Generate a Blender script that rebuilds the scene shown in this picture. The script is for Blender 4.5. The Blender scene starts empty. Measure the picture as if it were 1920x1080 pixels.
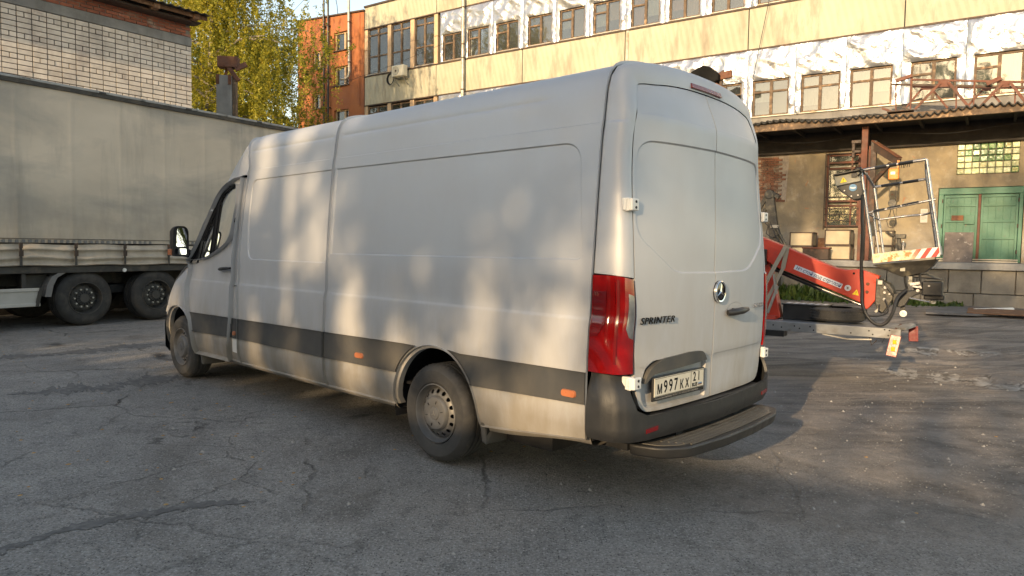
import bpy, bmesh, math, random
import numpy as np
from mathutils import Vector, Matrix
from mathutils.geometry import delaunay_2d_cdt, tessellate_polygon
random.seed(7)
RNG = np.random.default_rng(11)
R = math.radians
scene = bpy.context.scene
COL = scene.collection

# ---------------------------------------------------------------- camera
cam_d = bpy.data.cameras.new('camera')
cam_d.sensor_width = 36.0
cam_d.lens = 24.52
cam_d.clip_start = 0.05
cam_d.clip_end = 1200
cam = bpy.data.objects.new('camera', cam_d)
COL.objects.link(cam)
_p, _r = -0.0589, 0.0141
_f = Vector((0, math.cos(_p), math.sin(_p)))
_u = Vector((0, -math.sin(_p), math.cos(_p)))
_x = Vector((1, 0, 0))
_rx = _x * math.cos(_r) + _u * math.sin(_r)
_ux = -_x * math.sin(_r) + _u * math.cos(_r)
_m = Matrix.Identity(4)
for _i in range(3):
    _m[_i][0] = _rx[_i]; _m[_i][1] = _ux[_i]; _m[_i][2] = -_f[_i]
_m[2][3] = 1.5446
cam.matrix_world = _m
scene.camera = cam

# ---------------------------------------------------------------- sky, sun, exposure
SUN_AZ = R(29.8)      # direction the light travels, clockwise from +Y
SUN_EL = R(15.0)
world = bpy.data.worlds.new('World')
scene.world = world
world.use_nodes = True
_nt = world.node_tree
_nt.nodes.clear()
_sky = _nt.nodes.new('ShaderNodeTexSky')
_sky.sky_type = 'NISHITA'
_sky.sun_disc = False
_sky.sun_elevation = SUN_EL
_sky.sun_rotation = SUN_AZ + math.pi
_sky.air_density = 1.0
_sky.dust_density = 0.9
_sky.ozone_density = 1.0
_bg = _nt.nodes.new('ShaderNodeBackground')
_bg.inputs['Strength'].default_value = 0.15
_wo = _nt.nodes.new('ShaderNodeOutputWorld')
_nt.links.new(_sky.outputs[0], _bg.inputs['Color'])
_nt.links.new(_bg.outputs[0], _wo.inputs['Surface'])

_sd = bpy.data.lights.new('sun', 'SUN')
_sd.energy = 2.0
_sd.angle = R(0.6)
_sd.color = (1.0, 0.84, 0.62)
sun = bpy.data.objects.new('sun', _sd)
COL.objects.link(sun)
_dir = Vector((math.sin(SUN_AZ) * math.cos(SUN_EL), math.cos(SUN_AZ) * math.cos(SUN_EL), -math.sin(SUN_EL)))
sun.rotation_euler = _dir.to_track_quat('-Z', 'Y').to_euler()
sun.location = (-20, -30, 20)

scene.view_settings.view_transform = 'Standard'
scene.view_settings.look = 'None'
scene.view_settings.exposure = 1.48
scene.view_settings.use_white_balance = True
scene.view_settings.white_balance_temperature = 8700
scene.view_settings.white_balance_tint = 13
scene.view_settings.gamma = 1.0
scene.view_settings.use_curve_mapping = False
scene.render.engine = 'CYCLES'
scene.cycles.max_bounces = 8
scene.cycles.transparent_max_bounces = 12
# ---------------------------------------------------------------- helpers
def thing(name, label, cat, loc=(0, 0, 0), rotz=0.0, group=None):
    o = bpy.data.objects.new(name, None)
    o.empty_display_size = 0.2
    COL.objects.link(o)
    o.location = loc
    o.rotation_euler = (0, 0, rotz)
    tag(o, label, cat, group)
    return o

def tag(o, label=None, cat=None, group=None, kind=None):
    if label: o['label'] = label
    if cat: o['category'] = cat
    if group: o['group'] = group
    if kind: o['kind'] = kind
    return o

def mesh_from(name, V, F):
    me = bpy.data.meshes.new(name)
    V = np.asarray(V, dtype=np.float32)
    if isinstance(F, np.ndarray):
        k = F.shape[1]; n = F.shape[0]
        me.vertices.add(len(V)); me.vertices.foreach_set('co', V.ravel())
        me.loops.add(n * k); me.loops.foreach_set('vertex_index', F.astype(np.int32).ravel())
        me.polygons.add(n)
        me.polygons.foreach_set('loop_start', np.arange(0, n * k, k, dtype=np.int32))
        me.polygons.foreach_set('loop_total', np.full(n, k, dtype=np.int32))
        me.update(calc_edges=True); me.validate()
    else:
        me.from_pydata([tuple(map(float, v)) for v in V], [], [tuple(map(int, f)) for f in F])
        me.update()
    return me

def link(name, me, mat=None, parent=None, smooth=None, bevel=0.0):
    o = bpy.data.objects.new(name, me)
    COL.objects.link(o)
    if mat is not None:
        if len(me.materials) == 0: me.materials.append(mat)
    if parent is not None: o.parent = parent
    if smooth is not None:
        me.polygons.foreach_set('use_smooth', [True] * len(me.polygons))
        me.set_sharp_from_angle(angle=R(smooth))
    if bevel > 0:
        b = o.modifiers.new('bevel', 'BEVEL'); b.width = bevel; b.segments = 2; b.limit_method = 'ANGLE'
        b.angle_limit = R(40)
    return o

class MB:
    """collects shapes, builds them as one mesh object"""
    def __init__(s): s.V = []; s.F = []
    def add(s, V, F):
        n = len(s.V); s.V += [tuple(v) for v in V]; s.F += [tuple(i + n for i in f) for f in F]; return s
    def box(s, x0, x1, y0, y1, z0, z1, M=None):
        if x0 > x1: x0, x1 = x1, x0
        if y0 > y1: y0, y1 = y1, y0
        if z0 > z1: z0, z1 = z1, z0
        V = [(x0,y0,z0),(x1,y0,z0),(x1,y1,z0),(x0,y1,z0),(x0,y0,z1),(x1,y0,z1),(x1,y1,z1),(x0,y1,z1)]
        if M is not None: V = [tuple(M @ Vector(v)) for v in V]
        return s.add(V, [(0,3,2,1),(4,5,6,7),(0,1,5,4),(1,2,6,5),(2,3,7,6),(3,0,4,7)])
    def bar(s, p, q, w, h=None, up=(0, 0, 1)):
        """rectangular bar from p to q, w across, h along up"""
        h = h or w
        p = Vector(p); q = Vector(q); d = (q - p); L = d.length; d.normalize()
        up = Vector(up)
        if abs(d.dot(up)) > .98: up = Vector((0, 1, 0)) if abs(d.y) < .9 else Vector((1, 0, 0))
        sd = d.cross(up).normalized(); u2 = sd.cross(d).normalized()
        V = []
        for e in (p, q):
            for a, b in ((-1,-1),(1,-1),(1,1),(-1,1)):
                V.append(tuple(e + sd * (a * w / 2) + u2 * (b * h / 2)))
        return s.add(V, [(0,1,2,3),(7,6,5,4),(0,4,5,1),(1,5,6,2),(2,6,7,3),(3,7,4,0)])
    def tube(s, pts, r, n=8, caps=True):
        pts = [Vector(p) for p in pts]
        rr = r if isinstance(r, (list, tuple)) else [r] * len(pts)
        V = []; F = []
        prev = None
        for i, p in enumerate(pts):
            if i == 0: d = pts[1] - p
            elif i == len(pts) - 1: d = p - pts[i - 1]
            else: d = (pts[i + 1] - pts[i - 1])
            d.normalize()
            if prev is None:
                a = Vector((0, 0, 1)) if abs(d.z) < .9 else Vector((1, 0, 0))
                sx = d.cross(a).normalized()
            else:
                sx = (prev - d * prev.dot(d)).normalized()
            prev = sx; sy = d.cross(sx)
            for k in range(n):
                t = 2 * math.pi * k / n
                V.append(tuple(p + sx * (math.cos(t) * rr[i]) + sy * (math.sin(t) * rr[i])))
        for i in range(len(pts) - 1):
            for k in range(n):
                a = i * n + k; b = i * n + (k + 1) % n
                F.append((a, b, b + n, a + n))
        if caps:
            F.append(tuple(reversed(range(n)))); F.append(tuple(range((len(pts) - 1) * n, len(pts) * n)))
        return s.add(V, F)
    def lathe(s, prof, n=24, axis='y', c=(0, 0, 0), closed=False):
        """prof: (radius, position along axis)"""
        V = []; F = []
        for r, a in prof:
            for k in range(n):
                t = 2 * math.pi * k / n
                u, v = r * math.cos(t), r * math.sin(t)
                V.append({'y': (c[0] + u, c[1] + a, c[2] + v), 'x': (c[0] + a, c[1] + u, c[2] + v), 'z': (c[0] + u, c[1] + v, c[2] + a)}[axis])
        m = len(prof)
        for i in range(m if closed else m - 1):
            for k in range(n):
                a = i * n + k; b = i * n + (k + 1) % n; j = ((i + 1) % m) * n
                F.append((a, b, j + (k + 1) % n, j + k))
        return s.add(V, F)
    def prism(s, poly, f0, f1):
        """poly: 2d points; f0/f1 map (a,b)->3d for the two caps"""
        n = len(poly)
        V = [f0(*p) for p in poly] + [f1(*p) for p in poly]
        F = [tuple(range(n)), tuple(reversed(range(n, 2 * n)))]
        for i in range(n):
            j = (i + 1) % n
            F.append((i, i + n, j + n, j))
        return s.add(V, F)
    def build(s, name, mat=None, parent=None, smooth=None, bevel=0.0, fix=True):
        me = bpy.data.meshes.new(name)
        me.from_pydata(s.V, [], s.F); me.update()
        if fix:
            bm = bmesh.new(); bm.from_mesh(me)
            bmesh.ops.recalc_face_normals(bm, faces=bm.faces)
            bm.to_mesh(me); bm.free()
        return link(name, me, mat, parent, smooth, bevel)

def arcpts(cx, cy, r, a0, a1, n):
    return [(cx + r * math.cos(R(a0 + (a1 - a0) * i / n)), cy + r * math.sin(R(a0 + (a1 - a0) * i / n))) for i in range(n + 1)]

def roundpoly(P, rad, n=5):
    """round the corners of polygon P; rad a number or a list"""
    out = []
    N = len(P)
    for i in range(N):
        r = rad[i] if isinstance(rad, (list, tuple)) else rad
        p = Vector(P[i]); a = Vector(P[i - 1]); b = Vector(P[(i + 1) % N])
        if r <= 0: out.append(tuple(p)); continue
        da = (a - p); db = (b - p)
        r1 = min(r, da.length * .49, db.length * .49)
        pa = p + da.normalized() * r1; pb = p + db.normalized() * r1
        for k in range(n + 1):
            t = k / n
            out.append(tuple(pa * (1 - t) ** 2 + p * 2 * t * (1 - t) + pb * t * t))
    return out

def in_poly(X, Y, P):
    P = np.asarray(P); ins = np.zeros(len(X), bool); j = len(P) - 1
    for i in range(len(P)):
        xi, yi = P[i]; xj, yj = P[j]
        if yi != yj:
            c = ((yi > Y) != (yj > Y)) & (X < (xj - xi) * (Y - yi) / (yj - yi) + xi)
            ins ^= c
        j = i
    return ins

def seg_dist(X, Y, P, closed=True):
    P = np.asarray(P, float); D = np.full(len(X), 1e9)
    n = len(P)
    for i in range(n if closed else n - 1):
        a = P[i]; b = P[(i + 1) % n]; d = b - a; L = d @ d
        if L < 1e-12: continue
        t = np.clip(((X - a[0]) * d[0] + (Y - a[1]) * d[1]) / L, 0, 1)
        D = np.minimum(D, np.hypot(X - a[0] - t * d[0], Y - a[1] - t * d[1]))
    return D

def subdiv_line(P, step, closed):
    out = []; n = len(P)
    for i in range(n if closed else n - 1):
        a = P[i]; b = P[(i + 1) % n]
        L = math.hypot(b[0] - a[0], b[1] - a[1]); k = max(1, int(math.ceil(L / step)))
        for j in range(k):
            t = j / k; out.append((a[0] + (b[0] - a[0]) * t, a[1] + (b[1] - a[1]) * t))
    if not closed: out.append(tuple(P[-1]))
    return out

def patch(name, outline, fmap, mat, parent, holes=(), lines=(), us=None, vs=None, step=.06, thick=.02, smooth=40, flip=False, margin=.008):
    """a panel: 2d outline (with holes) filled with a grid of points, lifted by fmap(U,V)->(N,3), given a rim of depth thick"""
    outline = subdiv_line(outline, step, True)
    holes = [subdiv_line(h, step * .6, True) for h in holes]
    A = np.array(outline)
    x0, y0 = A.min(0); x1, y1 = A.max(0)
    us = np.arange(x0, x1, step) if us is None else np.array([u for u in us if x0 < u < x1])
    vs = np.arange(y0, y1, step) if vs is None else np.array([v for v in vs if y0 < v < y1])
    pts = []; edges = []
    def addring(Pp, closed=True):
        b = len(pts); pts.extend(Pp); n = len(Pp)
        for i in range(n if closed else n - 1): edges.append((b + i, b + (i + 1) % n))
    addring(outline)
    for h in holes: addring(h)
    keepl = []
    for ln, cl in lines:
        q = subdiv_line(ln, step * .6, cl); keepl.append((q, cl)); addring(q, cl)
    if len(us) and len(vs):
        U, V = np.meshgrid(us, vs); U = U.ravel(); V = V.ravel()
        ok = in_poly(U, V, outline) & (seg_dist(U, V, outline) > margin)
        for h in holes: ok &= ~in_poly(U, V, h) & (seg_dist(U, V, h) > margin)
        for q, cl in keepl: ok &= seg_dist(U, V, q, cl) > margin
        pts.extend([(float(a), float(b)) for a, b in zip(U[ok], V[ok])])
    vo, eo, fo, *_ = delaunay_2d_cdt([Vector(p) for p in pts], edges, [], 0, 1e-6)
    VO = np.array([tuple(v) for v in vo]); FO = np.array([f for f in fo if len(f) == 3])
    c = VO[FO].mean(1)
    ok = in_poly(c[:, 0], c[:, 1], outline)
    for h in holes: ok &= ~in_poly(c[:, 0], c[:, 1], h)
    FO = FO[ok]
    P3 = fmap(VO[:, 0], VO[:, 1])
    F = [tuple(f) for f in FO]
    if flip: F = [f[::-1] for f in F]
    if thick:
        e = 1e-3
        du = fmap(VO[:, 0] + e, VO[:, 1]) - P3; dv = fmap(VO[:, 0], VO[:, 1] + e) - P3
        N = np.cross(du, dv); N /= np.linalg.norm(N, axis=1)[:, None] + 1e-12
        if flip: N = -N
        cnt = {}
        for f in F:
            for k in range(3):
                a, b = int(f[k]), int(f[(k + 1) % 3]); cnt[(a, b)] = 1
        bd = [(a, b) for (a, b) in cnt if (b, a) not in cnt]
        idx = {}; V2 = list(map(tuple, P3))
        for a, b in bd:
            for i in (a, b):
                if i not in idx:
                    idx[i] = len(V2); V2.append(tuple(P3[i] - N[i] * thick))
        for a, b in bd: F.append((b, a, idx[a], idx[b]))
        P3 = np.array(V2)
    me = bpy.data.meshes.new(name)
    me.from_pydata([tuple(map(float, v)) for v in P3], [], [tuple(map(int, f)) for f in F]); me.update()
    bm = bmesh.new(); bm.from_mesh(me)
    loose = [v for v in bm.verts if not v.link_faces]
    bmesh.ops.delete(bm, geom=loose, context='VERTS'); bm.to_mesh(me); bm.free()
    return link(name, me, mat, parent, smooth)

def gridsurf(name, P, mat, parent, smooth=40, flip=False, close=False):
    """P: (m,n,3)"""
    m, n, _ = P.shape
    F = []
    for i in range(m - 1):
        for j in range(n - 1 if not close else n):
            a = i * n + j; b = i * n + (j + 1) % n
            f = (a, b, b + n, a + n); F.append(f[::-1] if flip else f)
    me = bpy.data.meshes.new(name); me.from_pydata([tuple(map(float, v)) for v in P.reshape(-1, 3)], [], F); me.update()
    return link(name, me, mat, parent, smooth)

def copy_tree(o, parent=None):
    c = o.copy(); COL.objects.link(c); c.parent = parent
    for ch in list(o.children): copy_tree(ch, c)
    return c

def text_obj(name, txt, size, mat, parent, M, depth=.002, shear=0, align='LEFT', sx=1.0, bold=0.0, space=1.0):
    cu = bpy.data.curves.new(name, 'FONT')
    cu.body = txt; cu.size = size; cu.extrude = depth; cu.shear = shear; cu.align_x = align; cu.offset = bold; cu.space_character = space
    cu.resolution_u = 3
    t = bpy.data.objects.new(name, cu); COL.objects.link(t)
    dg = bpy.context.evaluated_depsgraph_get()
    me = bpy.data.meshes.new_from_object(t.evaluated_get(dg))
    bpy.data.objects.remove(t)
    me.transform(Matrix.Diagonal((sx, 1, 1, 1)))
    me.transform(M)
    me.materials.clear()
    return link(name, me, mat, parent)

def frame_m(origin, ax, ay):
    """matrix with local x->ax, y->ay at origin"""
    ax = Vector(ax).normalized(); ay = Vector(ay); az = ax.cross(ay).normalized(); ay = az.cross(ax)
    m = Matrix.Identity(4)
    for i in range(3):
        m[i][0] = ax[i]; m[i][1] = ay[i]; m[i][2] = az[i]; m[i][3] = origin[i]
    return m

# ---------------------------------------------------------------- materials
class NT:
    def __init__(s, m):
        m.use_nodes = True; s.t = m.node_tree; s.t.nodes.clear(); s.k = 0
    def n(s, typ, ins=None, **kw):
        nd = s.t.nodes.new(typ)
        for k, v in kw.items(): setattr(nd, k, v)
        for k, v in (ins or {}).items():
            sk = nd.inputs[k]
            if isinstance(v, bpy.types.NodeSocket): s.t.links.new(v, sk)
            elif isinstance(v, (tuple, list)) and len(v) == 3 and sk.type == 'RGBA': sk.default_value = (*v, 1)
            else: sk.default_value = v
        return nd
    def pos(s, scale=(1, 1, 1), rot=(0, 0, 0)):
        g = s.n('ShaderNodeNewGeometry')
        return s.n('ShaderNodeMapping', {'Vector': g.outputs['Position'], 'Scale': scale, 'Rotation': rot}).outputs[0]
    def obj(s, scale=(1, 1, 1)):
        g = s.n('ShaderNodeTexCoord')
        return s.n('ShaderNodeMapping', {'Vector': g.outputs['Object'], 'Scale': scale}).outputs[0]
    def noise(s, vec, scale, detail=4, rough=.55, dist=0):
        return s.n('ShaderNodeTexNoise', {'Vector': vec, 'Scale': scale, 'Detail': detail, 'Roughness': rough, 'Distortion': dist}).outputs['Fac']
    def ramp(s, fac, a, b, ca=0.0, cb=1.0):
        return s.n('ShaderNodeMapRange', {'Value': fac, 'From Min': a, 'From Max': b, 'To Min': ca, 'To Max': cb}).outputs[0]
    def mix(s, f, a, b, blend='MIX'):
        nd = s.n('ShaderNodeMix', data_type='RGBA', blend_type=blend)
        for i, v in ((0, f), (6, a), (7, b)):
            if isinstance(v, bpy.types.NodeSocket): s.t.links.new(v, nd.inputs[i])
            elif i == 0: nd.inputs[0].default_value = v
            else: nd.inputs[i].default_value = (*v, 1)
        return nd.outputs[2]
    def math(s, op, a, b=0.0, c=0.0):
        return s.n('ShaderNodeMath', {0: a, 1: b, 2: c}, operation=op).outputs[0]
    def bump(s, h, strength, dist=.01, nrm=None):
        d = {'Height': h, 'Strength': strength, 'Distance': dist}
        if nrm is not None: d['Normal'] = nrm
        return s.n('ShaderNodeBump', d).outputs[0]
    def out(s, sh):
        s.n('ShaderNodeOutputMaterial', {'Surface': sh})

def M(name, c1, c2=None, scale=4, rough=.6, metal=0, bump=.15, bscale=60, bdist=.004, c3=None, s3=1.5, t3=(.5, .7), streak=None,
      rand=0, coat=0, dirt=None, spec=.5, detail=5, aniso=(1, 1, 1), extra=None, rvar=.12, trans=0):
    m = bpy.data.materials.new(name); t = NT(m)
    P = t.pos(aniso)
    col = c1
    n1 = t.noise(P, scale, detail)
    if c2 is not None: col = t.mix(t.ramp(n1, .35, .65), c1, c2)
    if c3 is not None:
        n3 = t.noise(t.pos(aniso), s3, 6, .6, .4)
        col = t.mix(t.ramp(n3, *t3), col, c3)
    if streak is not None:
        sc, ss, amt, zs = streak
        n4 = t.noise(t.pos((1, 1, zs)), ss, 5, .65)
        col = t.mix(t.ramp(n4, .5, .75, 0, amt), col, sc)
    if dirt is not None:
        dc, z0, z1, amt = dirt
        g = t.n('ShaderNodeNewGeometry'); z = t.n('ShaderNodeSeparateXYZ', {0: g.outputs['Position']}).outputs[2]
        f = t.ramp(z, z0, z1, 1, 0)
        n5 = t.noise(t.pos((1, 1, .35)), 6, 6, .65)
        f = t.math('MULTIPLY', t.math('MULTIPLY', f, amt), t.ramp(n5, .25, .7, .45, 1.15))
        f.node.use_clamp = True
        col = t.mix(f, col, dc)
    if rand:
        oi = t.n('ShaderNodeObjectInfo')
        hsv = t.n('ShaderNodeHueSaturation', {'Value': t.ramp(oi.outputs['Random'], 0, 1, 1 - rand, 1 + rand), 'Color': col if isinstance(col, bpy.types.NodeSocket) else (*col, 1)})
        col = hsv.outputs[0]
    rg = t.ramp(t.noise(P, scale * 2.3, 4), .3, .7, max(0, rough - rvar), min(1, rough + rvar))
    ins = {'Base Color': col if isinstance(col, bpy.types.NodeSocket) else (*col, 1), 'Roughness': rg, 'Metallic': metal, 'Specular IOR Level': spec, 'Coat Weight': coat, 'Coat Roughness': .12, 'Transmission Weight': trans}
    if bump:
        ins['Normal'] = t.bump(t.noise(P, bscale, 4), bump, bdist)
    b = t.n('ShaderNodeBsdfPrincipled', ins)
    t.out(b.outputs[0])
    return m
def ground_mat():
    m = bpy.data.materials.new('worn_asphalt'); t = NT(m)
    P = t.pos()
    sep = t.n('ShaderNodeSeparateXYZ', {0: P}); X, Y = sep.outputs[0], sep.outputs[1]
    big = t.noise(P, .35, 6, .6, .6); mid = t.noise(P, 2.2, 8, .62); fine = t.noise(P, 26, 6, .7); grit = t.noise(P, 150, 3, .7)
    c = t.mix(t.ramp(big, .35, .65), (.37, .343, .312), (.245, .224, .20))
    c = t.mix(t.ramp(mid, .40, .68, 0, .6), c, (.15, .142, .132))
    c = t.mix(t.ramp(fine, .42, .62, 0, .6), c, (.30, .285, .265))
    c = t.mix(t.ramp(t.noise(P, 9, 8, .72), .52, .66, 0, .6), c, (.085, .08, .075))
    g2 = t.noise(P, 62, 3, .8)
    c = t.mix(t.ramp(g2, .50, .66, 0, .75), c, (.115, .11, .104))
    c = t.mix(t.ramp(g2, .46, .34, 0, .6), c, (.52, .50, .475))
    c = t.mix(t.ramp(t.noise(P, .75, 7, .62, .8), .54, .66, 0, .5), c, (.13, .112, .094))
    # aggregate: pale and dark chips
    vo = t.n('ShaderNodeTexVoronoi', {'Vector': P, 'Scale': 75.0})
    chip = t.n('ShaderNodeSeparateColor', {0: vo.outputs['Color']}).outputs[0]
    near = t.ramp(vo.outputs['Distance'], .25, .42, 1, 0)
    c = t.mix(t.math('MULTIPLY', t.ramp(chip, .80, .88), near), c, (.46, .44, .42))
    c = t.mix(t.math('MULTIPLY', t.ramp(chip, .26, .16), near), c, (.045, .043, .042))
    vo2 = t.n('ShaderNodeTexVoronoi', {'Vector': P, 'Scale': 24.0})
    chip2 = t.n('ShaderNodeSeparateColor', {0: vo2.outputs['Color']}).outputs[1]
    c = t.mix(t.math('MULTIPLY', t.ramp(chip2, .955, .965), t.ramp(vo2.outputs['Distance'], .16, .24, 1, 0)), c, (.42, .40, .37))
    # trodden mud on the right and beyond the van, in long wheel streaks
    mx = t.ramp(t.math('ADD', t.math('MULTIPLY', X, .8), t.math('MULTIPLY', t.noise(P, .5, 5, .6), 4.6)), 2.6, 5.0)
    my = t.math('MULTIPLY', t.ramp(Y, .8, 4.0), 1)
    my.node.use_clamp = True
    mud = t.math('MULTIPLY', mx, my)
    st = t.noise(t.pos((.30, 2.2, 1), (0, 0, R(-20))), 1.6, 9, .66, .7)
    kf = t.ramp(Y, 4.0, 9.0, 0, 1)
    st = t.math('ADD', t.math('MULTIPLY', st, kf), t.math('MULTIPLY', t.noise(P, 2.6, 9, .68, .5), t.math('SUBTRACT', 1.0, kf)))
    mc = t.mix(t.ramp(st, .41, .60), (.085, .069, .057), (.28, .235, .20))
    mc = t.mix(t.ramp(fine, .45, .70, 0, .6), mc, (.17, .15, .13))
    vr = t.n('ShaderNodeTexVoronoi', {'Vector': P, 'Scale': 40.0})
    cr = t.n('ShaderNodeSeparateColor', {0: vr.outputs['Color']}).outputs[0]
    mc = t.mix(t.math('MULTIPLY', t.ramp(cr, .88, .93), t.ramp(vr.outputs['Distance'], .2, .35, 1, 0)), mc, (.38, .35, .31))
    c = t.mix(t.math('MULTIPLY', mud, .85), c, mc)
    # cracks
    wob = t.n('ShaderNodeTexNoise', {'Vector': P, 'Scale': 1.3, 'Detail': 7.0, 'Roughness': .62})
    wv = t.n('ShaderNodeVectorMath', {0: wob.outputs['Color'], 1: (.5, .5, .5)}, operation='SUBTRACT').outputs[0]
    wv = t.n('ShaderNodeVectorMath', {0: wv, 'Scale': .40}, operation='SCALE').outputs[0]
    PP = t.n('ShaderNodeVectorMath', {0: P, 1: wv}, operation='ADD').outputs[0]
    def crack(scale, w, randm=1.0):
        v = t.n('ShaderNodeTexVoronoi', {'Vector': PP, 'Scale': scale, 'Randomness': randm}, feature='DISTANCE_TO_EDGE')
        return t.ramp(v.outputs['Distance'], w * .35, w, 1, 0)
    k1 = crack(.42, .006); k2 = t.math('MULTIPLY', crack(1.15, .008), t.ramp(t.noise(P, .6, 3), .46, .60))
    wide = t.math('MULTIPLY', crack(.42, .040), t.ramp(t.noise(P, .9, 4), .56, .70))
    ck = t.math('MAXIMUM', k1, k2)
    ck = t.math('MULTIPLY', ck, t.ramp(t.noise(P, .8, 3), .42, .60))
    left = t.math('MULTIPLY', t.ramp(X, 2.5, .4, 0.12, 1), t.ramp(Y, 3.2, 5.5, .30, 1.35))
    ck = t.math('MULTIPLY', ck, left); wide = t.math('MULTIPLY', wide, left)
    c = t.mix(t.math('MULTIPLY', wide, .75), c, (.035, .032, .030))
    c = t.mix(t.math('MULTIPLY', ck, .6), c, (.016, .015, .014))
    # a trace of fallen leaf litter colour on the far left
    lf = t.math('MULTIPLY', t.ramp(t.noise(P, 3.5, 8, .75), .60, .72), t.ramp(X, -3.6, -5.5))
    c = t.mix(t.math('MULTIPLY', lf, .5), c, (.16, .075, .035))
    h = t.math('ADD', t.math('MULTIPLY', grit, .35), t.math('MULTIPLY', fine, .8))
    h = t.math('ADD', h, t.math('MULTIPLY', near, .25))
    h = t.math('SUBTRACT', h, t.math('MULTIPLY', ck, 1.6))
    h = t.math('SUBTRACT', h, t.math('MULTIPLY', wide, .9))
    h = t.math('ADD', h, t.math('MULTIPLY', t.math('MULTIPLY', st, mud), 3.5))
    b = t.n('ShaderNodeBsdfPrincipled', {'Base Color': c, 'Roughness': t.ramp(mid, .3, .7, .62, .85), 'Specular IOR Level': .45, 'Normal': t.bump(h, .9, .02)})
    t.out(b.outputs[0]); return m

def glass_mat(name, tint=(.30, .33, .34), trans=.6, rough=.03, body=(.02, .025, .03)):
    m = bpy.data.materials.new(name); t = NT(m)
    fr = t.n('ShaderNodeFresnel', {'IOR': 1.55}).outputs[0]
    wavy = t.bump(t.noise(t.pos(), 1.4, 2), .06, .05)
    gl = t.n('ShaderNodeBsdfGlossy', {'Color': (1, 1, 1), 'Roughness': rough, 'Normal': wavy})
    tr = t.n('ShaderNodeBsdfTransparent', {'Color': tint})
    df = t.n('ShaderNodeBsdfDiffuse', {'Color': body})
    a = t.n('ShaderNodeMixShader', {0: trans, 1: df.outputs[0], 2: tr.outputs[0]})
    b = t.n('ShaderNodeMixShader', {0: t.math('ADD', t.math('MULTIPLY', fr, 1.0), .04), 1: a.outputs[0], 2: gl.outputs[0]})
    t.out(b.outputs[0]); return m

def panel_mat():
    # pale cream precast panels with a fine fluted face, rust runs and soot
    m = bpy.data.materials.new('cream_panel'); t = NT(m); P = t.obj()
    w = t.n('ShaderNodeTexWave', {'Vector': t.obj((1, 1, .25)), 'Scale': 2.6, 'Distortion': 1.6, 'Detail': 2.0, 'Detail Scale': 1.5}, wave_type='BANDS', bands_direction='DIAGONAL').outputs['Fac']
    n = t.noise(t.pos(), .5, 6, .6)
    c = t.mix(t.ramp(n, .35, .68), (.42, .40, .31), (.31, .29, .22))
    c = t.mix(t.ramp(w, .2, .8, 0, .22), c, (.50, .48, .39))
    st = t.noise(t.pos((1, 1, .22)), 1.6, 7, .68)
    c = t.mix(t.ramp(st, .50, .70, 0, .7), c, (.17, .14, .11))
    rs = t.noise(t.pos((1, 1, .12)), 2.2, 6, .7)
    c = t.mix(t.ramp(rs, .66, .76, 0, .8), c, (.36, .16, .05))
    sp = t.noise(t.pos(), 9, 5, .75)
    c = t.mix(t.ramp(sp, .68, .74, 0, .7), c, (.20, .16, .12))
    b = t.n('ShaderNodeBsdfPrincipled', {'Base Color': c, 'Roughness': .8, 'Normal': t.bump(t.math('ADD', t.math('MULTIPLY', w, .6), t.noise(t.pos(), 30, 4)), .35, .02)})
    t.out(b.outputs[0]); return m

def foil_mat():
    m = bpy.data.materials.new('silver_foil'); t = NT(m); P = t.pos()
    n1 = t.noise(t.pos((1, 1, .8)), 1.3, 4, .5, 1.4); n2 = t.noise(P, 3.6, 4, .5, 1.2)
    rd = t.math('ABSOLUTE', t.math('SUBTRACT', n1, .5)); rd2 = t.math('ABSOLUTE', t.math('SUBTRACT', n2, .5))
    h = t.math('ADD', rd, t.math('MULTIPLY', rd2, .4))
    c = t.mix(t.ramp(n2, .35, .7), (.42, .44, .48), (.36, .375, .41))
    b = t.n('ShaderNodeBsdfPrincipled', {'Base Color': c, 'Metallic': .72, 'Roughness': .30, 'Normal': t.bump(h, .45, .14)})
    t.out(b.outputs[0]); return m

def stucco_mat():
    m = bpy.data.materials.new('stained_stucco'); t = NT(m); P = t.pos()
    n = t.noise(P, .8, 8, .66, .5); n2 = t.noise(P, 2.6, 7, .65)
    c = t.mix(t.ramp(n, .36, .62), (.27, .220, .145), (.155, .130, .098))
    c = t.mix(t.ramp(n2, .55, .70, 0, .8), c, (.31, .275, .215))
    st = t.noise(t.pos((1, 1, .3)), 1.3, 8, .7)
    c = t.mix(t.ramp(st, .54, .72, 0, .8), c, (.13, .11, .09))
    rs = t.noise(P, 1.9, 6, .7, 1.0)
    c = t.mix(t.ramp(rs, .63, .68, 0, .8), c, (.30, .13, .07))
    g = t.n('ShaderNodeSeparateXYZ', {0: P}).outputs[2]
    low = t.math('MULTIPLY', t.ramp(g, 2.6, 1.3), t.ramp(n2, .3, .6))
    c = t.mix(t.math('MULTIPLY', low, .8), c, (.33, .32, .31))
    b = t.n('ShaderNodeBsdfPrincipled', {'Base Color': c, 'Roughness': .88, 'Normal': t.bump(t.math('ADD', n2, t.math('MULTIPLY', t.noise(P, 40, 4), .3)), .5, .02)})
    t.out(b.outputs[0]); return m

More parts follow.
